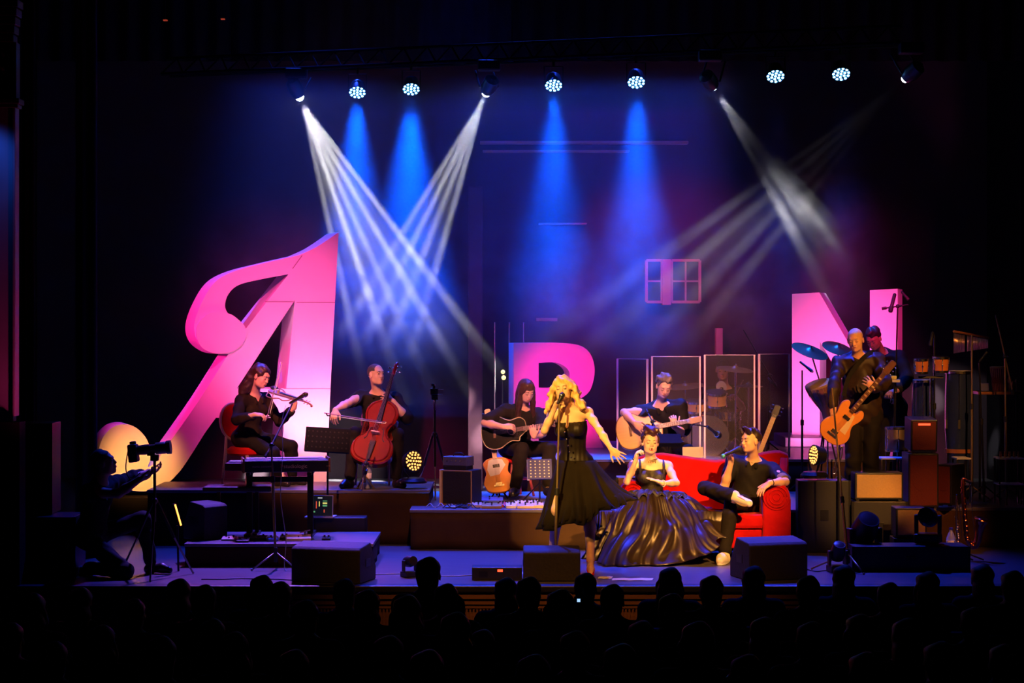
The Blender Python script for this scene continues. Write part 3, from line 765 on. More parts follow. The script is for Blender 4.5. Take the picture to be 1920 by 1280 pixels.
    if hair: hair(root, base, J['head'], B, hk, res)
    if extra: extra(root, base, J, B)
    return root
def hair_sdf(prims, mt, res=.006, amp=.004, fr_=70, name='hair', cuts=None):
    def fn(root, base, c, B, k, rs):
        s = SDF(); q = lambda p: Vector(c) + B @ (Vector(p) * k); M3 = [[B[i][j] for j in range(3)] for i in range(3)]
        for p in prims:
            if p[0] == 'e': s.ell(q(p[1]), [a * k for a in p[2]], M3, p[3] if len(p) > 3 else .02, len(p) > 4)
            else: s.cap(q(p[1]), q(p[2]), p[3], p[4], p[5] if len(p) > 5 else .015, len(p) > 6)
        s.dn = lambda x, y, z: amp * (np.sin(fr_ * x + 3 * np.sin(25 * z)) + np.sin(fr_ * .8 * y + 2 * np.sin(30 * z + 1)) + .6 * np.sin(fr_ * .9 * z + 40 * x))
        P, Q = s.mesh(res); np_mesh(name, P, Q, mt, root, base)
    return fn
def arms(J, i, el, wr, se=-1, sw=-1, ua=.285, fa=.25):
    e = bone(J['sh'][i], el[0], el[1], ua, se); w_ = bone(e, wr[0], wr[1], fa, sw); J.setdefault('el', [None, None])[i] = e; J.setdefault('wr', [None, None])[i] = w_
def legs(J, i, kn, an, sk=-1, sa=1, th=.43, shn=.41):
    k_ = bone(J['hip'][i], kn[0], kn[1], th, sk); a = bone(k_, an[0], an[1], shn, sa); J.setdefault('kn', [None, None])[i] = k_; J.setdefault('an', [None, None])[i] = a
# ---------------------------------------------------------------- the performers
def start(head, neck, pelvis, fwd, tf, shw=.18, hipw=.085, up=(0, 0, 1), drop=.055):
    """head/neck/pelvis as points; tf the way the chest faces (x, y)"""
    J = dict(head=head, neck=neck, pelvis=pelvis, fwd=Vector(fwd), up=Vector(up))
    t = (neck - pelvis).normalized(); f = Vector((tf[0], tf[1], 0)).normalized(); l = Vector((0, 0, 1)).cross(f).normalized()
    l = (l - t * l.dot(t)).normalized(); ce = neck - t * drop
    J['sh'] = [ce - l * shw, ce + l * shw]; J['hip'] = [pelvis - l * hipw, pelvis + l * hipw]
    return J
def feet(J, i, d, L=.15, drop=.055):
    d = Vector((d[0], d[1], 0)).normalized(); J.setdefault('toe', [None, None])[i] = J['an'][i] + d * L - Vector((0, 0, drop))
def ground(J, z, h=.085):     # puts the ankles at sole height above a deck
    for i in (0, 1): J['an'][i].z = max(z + h, z + h) if True else 0
# violinist
def violinist():
    J = start(W(489, 706, 3.55), W(476, 740, 3.68), W(466, 822, 3.75), (.80, -.48, -.30), (.75, -.66), .165, .08, up=(.25, 0, 1))
    arms(J, 0, (443, 787), (478, 777), -1, -1, .27, .235); arms(J, 1, (524, 792), (552, 764), -1, -1, .28, .24)
    legs(J, 0, (512, 848), (520, 904), -1, 1, .42, .36); legs(J, 1, (546, 836), (548, 898), -1, 1, .42, .38)
    ground(J, .56); feet(J, 0, (.9, -.6), .14); feet(J, 1, (.9, -.3), .14)
    J['hand'] = [dict(d=(1, -.1, -.05), n=(.2, .3, -1), c=.75), dict(d=(.25, -.1, 1), n=(-.6, -.3, .2), c=.9)]
    hr = mat('dark_brown_hair_long', (0.035, 0.014, 0.012), 0.45, var=.3, scale=60, bump=.3)
    hair = hair_sdf([('e', (0, -.025, .045), (.088, .105, .088)), ('e', (0, -.08, -.03), (.075, .06, .09)), ('c', (0, -.09, 0), (-.03, -.12, -.16), .065, .06), ('c', (-.03, -.12, -.16), (-.035, -.14, -.30), .06, .035),
                     ('c', (.03, .04, .085), (.065, .03, .03), .024, .022), ('c', (-.03, .04, .085), (-.072, .02, .01), .024, .022), ('e', (0, -.06, .075), (.06, .05, .045)), ('e', (0, .135, -.045), (.07, .07, .09), .01, 1)], hr)
    return J, make_person(J, 'seated person in dark jacket playing an electric violin, long brown hair', pal((.66, .36, .27), (.03, .015, .012), name='violin'), closed=True, w=.9, bust=.7, waist=.9, aw=.85, lw=.95,
                top=dict(m='jacket', sleeve=1.95, name='jacket', v=.14, hem=.10, e=.016, flare=.008), bottom=dict(m='trouser'), hair=hair, floor=.56)
def cellist():
    J = start(W(705, 702, 3.72), W(708, 737, 3.82), W(704, 820, 3.92), (.68, -.70, .08), (.12, -1), .185, .10)
    arms(J, 0, (645, 752), (628, 768), -1, -1, .29, .26); arms(J, 1, (765, 786), (731, 745), -1, -1, .30, .25)
    J['el'][0] = bone(J['sh'][0], 652, 756, .29, -1); J['wr'][0] = bone(J['el'][0], 629, 768, .24, -1)
    legs(J, 0, (664, 812), (655, 896), -1, -1, .43, .44); legs(J, 1, (745, 815), (744, 896), -1, -1, .43, .44)
    ground(J, .56); feet(J, 0, (-.5, -1)); feet(J, 1, (.6, -1))
    J['hand'] = [dict(d=(-.15, -.5, -.75), n=(.2, .5, -.3), c=.55), dict(d=(-1, -.1, .25), n=(-.1, .9, -.1), c=.7)]
    hr = pal((.66, .40, .31), (.06, .045, .04), name='cello')
    return J, make_person(J, 'seated person in black shirt with rolled sleeves playing the cello, cropped hair', hr, scalp=lambda x, y, z: (z > .035) & (z + .75 * y < .20) & (y < .045) | ((z > -.01) & (y < -.01)),
                top=dict(m='shirt', sleeve=(1.0, .95), v=.05, e=.016, flare=.006), bottom=dict(m='trouser'), floor=.56)
def long_hair_guitarist():
    J = start(W(987, 733, 4.12), W(981, 765, 4.25), W(966, 840, 4.35), (.42, -.80, -.38), (.2, -1), .185, .09, up=(.1, -.3, 1))
    arms(J, 0, (909, 793), (948, 799), -1, -1, .29, .24); arms(J, 1, (1012, 818), (1000, 816), -1, -1, .27, .22)
    J['el'][0] = W(909, 793, 4.04); J['wr'][0] = W(944, 800, 3.88); J['el'][1] = bone(J['sh'][1], 1018, 812, .28, -1); J['wr'][1] = W(1001, 818, 3.90)
    legs(J, 0, (978, 842), (966, 914), -1, -1, .42, .42); legs(J, 1, (1030, 842), (1027, 912), -1, -1, .42, .42)
    for i in (0, 1): J['an'][i].z = .40 + .13
    feet(J, 0, (-.2, -1)); feet(J, 1, (.4, -1))
    J['hand'] = [dict(d=(1, -.05, .05), n=(.0, .6, -.6), c=.7), dict(d=(-.15, -.15, 1), n=(-.1, .9, .2), c=.9, th=.3)]
    hm_ = mat('long_brown_hair', (0.05, 0.02, 0.016), 0.4, var=.35, scale=60, bump=.3)
    hair = hair_sdf([('e', (0, -.02, .045), (.086, .105, .082)), ('e', (0, -.06, -.02), (.082, .07, .1)),
                     ('c', (.070, .01, .03), (.078, .035, -.12), .026, .03), ('c', (.078, .035, -.12), (.10, .05, -.30), .03, .03),
                     ('c', (-.070, .01, .03), (-.076, .02, -.12), .026, .032), ('c', (-.076, .02, -.12), (-.07, .03, -.32), .032, .03),
                     ('c', (.03, .045, .085), (.068, .035, .0), .022, .02), ('c', (-.03, .045, .085), (-.068, .035, .0), .022, .02),
                     ('c', (0, -.09, -.05), (0, -.12, -.22), .07, .05), ('e', (0, .135, -.04), (.052, .07, .09), .01, 1)], hm_, .006, .0012, 120)
    return J, make_person(J, 'seated person with very long straight hair playing a black acoustic guitar', pal((.66, .36, .28), (.04, .02, .015), name='longhair'), closed=True,
                top=dict(m='tee', sleeve=.8, e=.018, flare=.012, collar=False), bottom=dict(m='jeans', e=.016), hair=hair, floor=.40)
def singer():
    J = start(W(1056, 730, .72), W(1068, 767, .78), W(1078, 872, .85), (-.22, -.95, .12), (-.25, -1), .165, .085, up=(-.12, 0, 1), drop=.04)
    arms(J, 0, (1021, 807), (1043, 764), -1, -1, .27, .235); arms(J, 1, (1124, 806), (1146, 842), -1, -1, .27, .25)
    J['wr'][0] = W(1039, 767, .60)
    legs(J, 0, (1045, 955), (1036, 1030), -1, 1, .44, .43); legs(J, 1, (1106, 965), (1107, 1047), -1, 1, .44, .42)
    J['an'][0] = Vector((J['an'][0].x, 1.02, .14)); J['an'][1] = W(1107, 1049, .55)
    J['an'][1].z = .15
    J['toe'] = [J['an'][0] + Vector((-.03, -.12, -.11)), J['an'][1] + Vector((.0, -.12, -.115))]
    J['hand'] = [dict(d=(.38, -.25, 1), n=(.75, -.45, -.2), c=.95, th=.9), dict(d=(.78, -.2, -.62), n=(.05, 1, -.2), c=.12, sp=.22, th=.0)]
    blonde = mat('blonde_wavy_hair', (0.75, 0.48, 0.18), 0.5, var=.3, scale=40, bump=.4)
    pr = [('e', (0, -.02, .048), (.090, .108, .088)), ('e', (0, -.06, -.03), (.09, .07, .1))]
    rnd = random.Random(4)
    for sx in (-1, 1):
        for kx in range(9):
            x0 = sx * (.062 + .012 * rnd.random()); y0 = .035 - .015 * kx; p = Vector((x0, y0, .06 - .01 * rnd.random())); rr = .021
            for st in range(5):
                q = p + Vector((sx * (.017 + .022 * math.sin(st * 2.2 + kx)), .014 * math.cos(st * 2.5 + kx), -.048))
                pr.append(('c', tuple(p), tuple(q), rr, rr * .97, .010)); p = q
    pr += [('c', (.01, .03, .106), (.065, .045, .05), .022, .02), ('c', (-.01, .03, .106), (-.06, .05, .05), .022, .02), ('c', (0, -.09, -.05), (0, -.10, -.2), .08, .07), ('e', (0, .14, -.035), (.056, .07, .085), .01, 1)]
    hair = hair_sdf(pr, blonde, .0055, .0045, 110)
    def extra(root, base, J, B):
        # red open toed heels
        for i in (0, 1):
            a, t = J['an'][i], J['toe'][i]; s = SDF()
            s.cap(a + Vector((0, .02, -.06)), a.lerp(t, .6) + Vector((0, 0, -.01)), .034, .034, k=.02); s.cap(a.lerp(t, .6), t + Vector((0, -.01, .004)), .036, .03, k=.02)
            s.cut(a + Vector((0, 0, -.035)), (0, -.55, 1)); s.cut(Vector((0, 0, .004)), (0, 0, -1))
            P, Q = s.mesh(.005); sh = np_mesh('shoe', P, Q, 'red_patent', root, base)
            hb = MB().tube([a + Vector((0, .035, -.08)) - base, Vector((a.x, a.y + .045, .002)) - base], [.016, .006], 10); hb.build('heel', 'red_patent', sh)
            sb = MB().tube([Vector((.036 * math.cos(q), .036 * math.sin(q), -.0)) + a - base + Vector((0, 0, -.01 + .01 * math.sin(q))) for q in [2 * PI * j / 16 for j in range(17)]], .004, 6); sb.build('ankle_strap', 'red_patent', sh)
    root = make_person(J, 'blonde singer person in strapless black corset dress, one arm flung out', pal((.74, .45, .30), (.3, .17, .07), (.45, .04, .03), name='blonde'), res=.0055, mouth=.6, closed=True, w=.92, bust=1.0, waist=.93, aw=.80, lw=.92, shoe=None, hair=hair, extra=extra, floor=0)
    base = Vector((J['pelvis'].x, J['pelvis'].y, 0))
    # corset bodice with boned seams and a row of clasps
    s = SDF(); torso_prims(s, J, .010, .92, 1.0, 0, k=.05, waist=.93); xx, f, t = body_frame(J)
    N = J['neck']
    s.cut(N - t * .115, t - f * .12); s.ell(N - t * .105 + f * .15, (.028, .06, .05), None, .02, True)
    s.cut(J['pelvis'] + t * .02, -t - f * .0)
    s.dn = lambda x, y, z: .0012 * np.sin((x - J['pelvis'].x) * 150)
    P, Q = s.mesh(.0055); co = np_mesh('corset', P, Q, 'corset_satin', root, base)
    for j, (px, py) in enumerate([(1059, 810), (1062, 823), (1065, 835), (1068, 847), (1071, 857)]):
        o = MB().sphere(W(px, py, .60) - base, .009, 8).build('clasp', 'chrome', co, smooth=True)
    # full tulle skirt
    hem = [(1024, 990), (1050, 985), (1082, 975), (1112, 962), (1140, 950), (1172, 925), (1168, 905)]
    wc = J['pelvis'] + t * .05
    def fn(u, v):
        an = 2 * PI * u; rx, ry = .165, .125
        ca, sa = math.cos(an), math.sin(an)
        fl = v ** 0.8
        RX = rx + .20 * fl; RY = ry + .27 * fl
        wob = 1 + (.085 * math.sin(an * 11 + 1.3 * math.sin(v * 3)) + .05 * math.sin(an * 19 + 2)) * v
        cx = .055 * v + .02; z = -(.50 + .02 * math.sin(an * 7)) * v
        # the right side is swung up and out, the left hangs longer
        sw = max(0, ca)
        z += .17 * sw * v * v; X_ = ca * RX * wob * (1 + .22 * sw * v) + cx * 1.0; z -= .09 * max(0, -ca) * v
        return (wc.x - base.x + X_, wc.y - base.y + sa * RY * wob, wc.z + z)
    MB().grid(fn, 240, 26, closed=True).build('skirt', 'tulle', root, smooth=True, solid=.004)
    def fn2(u, v):
        p = fn(u, .72 + .34 * v); an = 2 * PI * u
        k = 1 + .05 * math.sin(an * 37 + v * 4) * v
        return ((p[0]) * k, (p[1]) * k, p[2] - .0)
    MB().grid(fn2, 300, 8, closed=True).build('petticoat', 'tulle2', root, smooth=True, solid=.003)
    return J, root
M['red_patent'] = mat('red_patent_leather', (.6, .02, .03), .2, var=.05)
M['corset_satin'] = mat('black_corset_satin', (.011, .007, .005), .5, var=.3, scale=8, bump=.2, spec=.3)
M['tulle'] = mat('black_tulle', (.010, .007, .004), .9, var=.3, scale=10, bump=.3, spec=.1)
M['tulle2'] = mat('black_net_ruffle', (.006, .004, .003), .9, var=.3, scale=10, bump=.3, spec=.2)
M['gown'] = mat('dark_bronze_satin', (.024, .013, .011), .36, .25, var=.25, scale=7, bump=.35, spec=.6)
M['lace'] = mat('black_lace', (.015, .010, .010), .6, var=.5, scale=60, bump=.5)
M['gold'] = mat('gold', (.8, .55, .2), .25, 1.0, var=.05)
M['canvas_shoe'] = mat('cream_canvas_shoe', (.75, .68, .5), .7, var=.08)
M['sole'] = mat('tan_rubber_sole', (.45, .28, .14), .8, var=.15)
def acoustic_guitarist():
    J = start(W(1245, 724, 4.05), W(1239, 758, 4.22), W(1251, 842, 4.40), (.08, -.85, -.45), (.05, -1), .20, .09, up=(.1, -.3, 1))
    arms(J, 0, (1170, 773), (1190, 793), -1, -1, .30, .25); arms(J, 1, (1282, 812), (1264, 800), -1, -1, .30, .22)
    legs(J, 0, (1215, 848), (1210, 925), -1, -1, .43, .42); legs(J, 1, (1290, 845), (1295, 925), -1, -1, .43, .42)
    for i in (0, 1): J['an'][i].z = .40 + .09
    feet(J, 0, (-.2, -1)); feet(J, 1, (.3, -1))
    J['hand'] = [dict(d=(.7, -.15, -.55), n=(.1, .8, -.2), c=.6), dict(d=(-.1, -.1, 1), n=(-.2, .9, .2), c=.9, th=.3)]
    hg = mat('grey_brown_wavy_hair', (.14, .11, .11), .5, var=.5, scale=60, bump=.5)
    hair = hair_sdf([('e', (0, -.03, .050), (.084, .098, .082)), ('e', (0, .02, .10), (.062, .06, .038)), ('e', (.04, .03, .095), (.035, .04, .03)), ('e', (-.04, .03, .095), (.035, .04, .03)), ('e', (0, .13, -.045), (.075, .07, .095), .01, 1)], hg, .006, .006, 90)
    return J, make_person(J, 'seated person in black open collar shirt playing a natural acoustic guitar', pal((.72, .42, .33), (.08, .06, .05), name='acoustic'), closed=True,
                top=dict(m='shirt', sleeve=.85, v=.13, e=.020, flare=.016), bottom=dict(m='trouser'), hair=hair, floor=.40)
def drummer():
    J = start(W(1355, 693, 6.55), W(1358, 728, 6.65), W(1360, 810, 6.75), (-.1, -.95, -.2), (0, -1), .19, .09)
    arms(J, 0, (1325, 765), (1338, 742), -1, -1, .29, .25); arms(J, 1, (1392, 765), (1380, 745), -1, -1, .29, .25)
    legs(J, 0, (1330, 815), (1330, 858), -1, -1, .42, .42); legs(J, 1, (1390, 815), (1392, 858), -1, -1, .42, .42)
    for i in (0, 1): J['an'][i].z = .75 + .09
    feet(J, 0, (-.2, -1)); feet(J, 1, (.3, -1))
    J['hand'] = [dict(d=(.6, -.6, .2), n=(0, .3, -1), c=1.0), dict(d=(-.4, -.7, .3), n=(0, .3, -1), c=1.0)]
    def extra(root, base, J, B):
        # round white print on the chest
        n = 36; xx, f, t = body_frame(J); c = W(1353, 726, 6.49) - base + Vector((0, .012, 0)); mb = MB()
        pts = [c + xx * .062 * math.cos(2 * PI * i / n) + t * .066 * math.sin(2 * PI * i / n) for i in range(n)]
        mb.add([p + f * .004 for p in pts] + [p - f * .05 for p in pts], [tuple(range(n))] + [(i, (i + 1) % n, n + (i + 1) % n, n + i) for i in range(n)])
        pr = mb.build('chest_print', 'print_grey', root)
        mb = MB(); c2 = c + t * -.018 + f * .0045; pts = [c2 + xx * .022 * math.cos(2 * PI * i / n) + t * .022 * math.sin(2 * PI * i / n) for i in range(n)]
        mb.add([p + f * .004 for p in pts] + [p - f * .01 for p in pts], [tuple(range(n))] + [(i, (i + 1) % n, n + (i + 1) % n, n + i) for i in range(n)]); mb.build('print_centre', 'tee', pr)
    return J, make_person(J, 'drummer person in black tee with round pale print behind clear screens', pal((.5, .26, .2), (.05, .03, .025), name='drums'), res=.008,
                scalp=lambda x, y, z: (z > .045) | ((z > -.01) & (y < -.0)), top=dict(m='tee', sleeve=.85, e=.018, collar=False), bottom=dict(m='trouser'), extra=extra, floor=.75)
M['print_grey'] = mat('pale_tee_print', (.42, .38, .38), .8, var=.1)
def bassist():
    J = start(W(1604, 637, 2.72), W(1609, 668, 2.84), W(1617, 780, 2.9), (-.35, -.90, -.22), (-.12, -1), .195, .095, up=(-.1, 0, 1))
    arms(J, 0, (1565, 718), (1560, 756), -1, -1, .30, .25); arms(J, 1, (1660, 716), (1640, 728), -1, -1, .29, .25)
    J['wr'][0] = bone(J['el'][0], 1560, 760, .25, -1)
    legs(J, 0, (1600, 862), (1596, 938), -1, 1, .46, .45); legs(J, 1, (1632, 862), (1640, 938), -1, 1, .46, .45)
    for i in (0, 1): J['an'][i].z = .40 + .09
    feet(J, 0, (-.3, -1)); feet(J, 1, (.3, -1))
    J['hand'] = [dict(d=(.2, -.3, -.95), n=(.2, .8, -.1), c=.5), dict(d=(-.75, -.1, .7), n=(-.2, .9, .1), c=.6, sp=.2, th=.3)]
    return J, make_person(J, 'standing person with short silver hair in brown black shirt playing an orange bass', pal((.72, .38, .22), (.5, .46, .46), name='bass'), res=.006, closed=True, aw=.92,
                scalp=lambda x, y, z: (z + .55 * y > .105) & (y < .06) | ((z > .0) & (y < -.02) & (z > .02)), top=dict(m='brown_silk', sleeve=1.92, e=.020, hem=.10, collar=True, v=.06, flare=.008, fold=.006, loose=.035, name='shirt'), bottom=dict(m='trouser', e=.020, cuff=.03, upto=2.0), floor=.40)
def percussionist():
    J = start(W(1638, 635, 4.35), W(1654, 662, 4.55), W(1668, 765, 4.7), (-.45, -.75, -.55), (-.55, -.9), .19, .09, up=(-.3, -.3, 1))
    arms(J, 0, (1632, 725), (1660, 742), -1, -1, .30, .25); arms(J, 1, (1701, 708), (1682, 732), -1, -1, .30, .25)
    legs(J, 0, (1655, 845), (1655, 925), -1, 1, .45, .45); legs(J, 1, (1690, 845), (1695, 925), -1, 1, .45, .45)
    for i in (0, 1): J['an'][i].z = .40 + .09
    feet(J, 0, (-.3, -1)); feet(J, 1, (.3, -1))
    J['hand'] = [dict(d=(.6, -.6, -.1), n=(0, .2, -1), c=.9), dict(d=(-.7, -.5, -.1), n=(0, .3, -1), c=.9)]
    hb = mat('short_black_hair', (.02, .014, .012), .45, var=.3, scale=60, bump=.3)
    hair = hair_sdf([('e', (0, -.03, .048), (.084, .098, .084)), ('e', (0, .02, .10), (.055, .06, .035)), ('e', (0, .13, -.045), (.078, .07, .095), .01, 1)], hb, .007, .004, 80)
    return J, make_person(J, 'standing person in black shirt bowing over percussion behind the bass player', pal((.5, .22, .14), (.02, .014, .012), name='perc'), res=.007, closed=True,
                top=dict(m='shirt', sleeve=1.8, e=.024, v=.08, hem=.08), bottom=dict(m='trouser', e=.02), hair=hair, floor=.40)
def sofa_singer():
    J = start(W(1219, 829, 2.0), W(1221, 866, 2.08), W(1217, 945, 2.12), (.12, -.97, .0), (.05, -1), .165, .09, up=(.03, 0, 1), drop=.035)
    arms(J, 0, (1175, 903), (1192, 862), -1, -1, .27, .235); arms(J, 1, (1268, 905), (1242, 906), -1, -1, .27, .20)
    legs(J, 0, (1200, 960), (1195, 1035), -1, -1, .40, .40); legs(J, 1, (1245, 960), (1250, 1035), -1, -1, .40, .40)
    for i in (0, 1): J['an'][i].z = .09
    feet(J, 0, (-.1, -1)); feet(J, 1, (.1, -1))
    J['hand'] = [dict(d=(.15, -.25, 1), n=(.9, -.2, .1), c=1.0, th=.9), dict(d=(-1, -.2, .45), n=(-.3, .1, -1), c=.12, sp=.1, th=.3)]
    hb = mat('dark_auburn_updo', (.045, .014, .012), .35, var=.3, scale=60, bump=.3)
    hair = hair_sdf([('e', (0, -.03, .048), (.082, .098, .084)), ('e', (0, .035, .112), (.062, .06, .045)), ('e', (-.02, -.01, .14), (.055, .06, .035)), ('c', (-.05, .05, .10), (.05, .06, .11), .028, .026), ('e', (0, -.11, .02), (.05, .04, .05)),
                     ('c', (.066, .02, .06), (.078, .01, .0), .016, .012), ('c', (-.066, .02, .06), (-.078, .01, .0), .016, .012), ('e', (0, .135, -.035), (.066, .07, .09), .01, 1)], hb)
    def extra(root, base, J, B):
        xx, f, t = body_frame(J); n0 = J['neck'] - base
        mb = MB(); N_ = 60
        for zz, rr, am in ((.035, .058, .004), (.022, .060, .005)):
            mb.tube([n0 + Vector((0, -.008, zz)) + xx * rr * math.cos(2 * PI * i / N_) + f * rr * math.sin(2 * PI * i / N_) + t * am * math.sin(i * 2.2) for i in range(N_ + 1)], .007, 6)
        ck = mb.build('choker', 'lace', root, smooth=True)
        for i in range(9):
            a = PI * (.15 + .7 * i / 8); p = n0 + Vector((0, -.008, .008)) + xx * .064 * math.cos(a) + f * .068 * math.sin(a)
            MB().sphere(p, (.005, .005, .011), 8).build('pendant', 'gold', ck, smooth=True)
        w_ = J['wr'][1] - base; d_ = (J['wr'][1] - J['el'][1]).normalized(); Z4 = zframe(w_ - d_ * .01, d_)
        MB().tube([Z4 @ Vector((.031 * math.cos(2 * PI * i / 20), .031 * math.sin(2 * PI * i / 20), 0)) for i in range(21)], .004, 6).build('bracelet', 'white', root, smooth=True)
    root = make_person(J, 'seated person on the sofa with dark swept up hair in a wide satin gown', pal((.74, .45, .32), (.03, .015, .012), (.42, .03, .03), name='gown'), res=.0055, mouth=.45, closed=True, w=.93, bust=.95, waist=.93, aw=.76,
                top=None, hair=hair, extra=extra, floor=0)
    base = Vector((J['pelvis'].x, J['pelvis'].y, 0)); xx, f, t = body_frame(J)
    s = SDF(); torso_prims(s, J, .010, .95, 1.0, waist=.95); 
    s.cut(J['neck'] - t * .055, t); s.ell(J['neck'] - t * .03 + f * .03, (.10, .12, .045), None, .015, True)
    s.cut(J['pelvis'] - t * .02, -t)
    P, Q = s.mesh(.0055); bo = np_mesh('bodice', P, Q, 'lace', root, base)
    for sx in (-1, 1):
        a = J['sh'][0 if sx < 0 else 1].lerp((J['sh'][0] + J['sh'][1]) / 2, .3) - base
        MB().tube(smooth_pts([a + f * .10 - t * .07, a + f * .085 + t * .0, a + t * .052, a - f * .075 + t * .0, a - f * .1 - t * .08], 5), .013, 8).build('strap', 'lace', bo, smooth=True)
    # the gown: a pile of heavy satin spreading over knees, sofa and floor
    rnd = random.Random(8)
    cx0, cy0 = J['pelvis'].x - base.x, J['pelvis'].y - base.y - .03; ztop = J['pelvis'].z + .10
    OUT = []   # floor outline by angle (degrees, from +x counter-clockwise seen from above; -90 faces the hall): radius, hem height
    tab = [(-180, .50, .25), (-160, .60, .10), (-140, .80, .03), (-118, .92, .012), (-90, .84, .012), (-72, .86, .03), (-55, .90, .12), (-40, .88, .24), (-25, .78, .34), (0, .56, .46), (30, .34, .47), (90, .22, .47), (140, .26, .46), (165, .38, .4), (180, .50, .25)]
    def look(a):
        for i in range(len(tab) - 1):
            if tab[i][0] <= a <= tab[i + 1][0]:
                k = (a - tab[i][0]) / (tab[i + 1][0] - tab[i][0]); k = k * k * (3 - 2 * k)
                return tab[i][1] + (tab[i + 1][1] - tab[i][1]) * k, tab[i][2] + (tab[i + 1][2] - tab[i][2]) * k
        return tab[-1][1:]
    def gf(u, v):
        a = -180 + 360 * u; an = R(a); rad, hz_ = look(a)
        cs, sn = math.cos(an), math.sin(an)
        nz = lambda q, w_, o: mnoise.noise(Vector((cs * q, sn * q, v * w_ + o)))
        aw_ = an + .35 * nz(1.2, 1.6, 7.0) * v                       # folds wander sideways as they fall
        fold = .060 * nz(3.2, .9, 0) + .045 * math.sin(aw_ * 10 + 4 * nz(1.1, .8, 3)) * (.6 + .8 * nz(1.5, 1, 9)) + .024 * math.sin(aw_ * 27 + 6 * nz(1.5, 1.5, 5)) + .008 * math.sin(aw_ * 61 + 9 * nz(2.5, 2.5, 8))
        r = .13 + (rad - .13) * (v ** .85) + fold * (0.3 + .9 * v) * min(1, v * 4)
        knee = math.exp(-((a + 90) / 60) ** 2) * .13 * math.sin(min(1, v * 1.6) * PI)
        z = ztop + (hz_ - ztop) * (v ** 1.35) + knee + .05 * nz(2.6, 4.0, 2) * math.sin(v * PI) + .022 * math.sin(v * 16 + 5 * nz(1.4, .5, 4)) * math.sin(v * PI) * (.5 + nz(2, 1, 6))
        X_, Y_ = cx0 + r * cs, cy0 + r * sn
        if Y_ + base.y > 1.70: z = max(z, .475 + .01 * nz(5, 5, 1))
        return (X_, Y_, max(z, .006))
    g = MB().grid(gf, 420, 60, closed=True).build('gown_skirt', 'gown', root, smooth=True, solid=.004)
    # ruffled lace overlay at the waist
    def g2(u, v):
        an = 2 * PI * u; r = .125 + .28 * v; w2 = .05 * math.sin(an * 17 + 3 * math.sin(an * 3)) * v
        p = gf(u, .30 * v + .02)
        return (p[0] * 1.0 + w2 * .3 * math.cos(R(-180 + 360 * u)), p[1] + w2 * .3 * math.sin(R(-180 + 360 * u)), p[2] + .018 + .02 * math.sin(an * 29 + 6 * v) * v)
    MB().grid(g2, 260, 10, closed=True).build('waist_ruffle', 'lace', root, smooth=True, solid=.003)
    return J, root
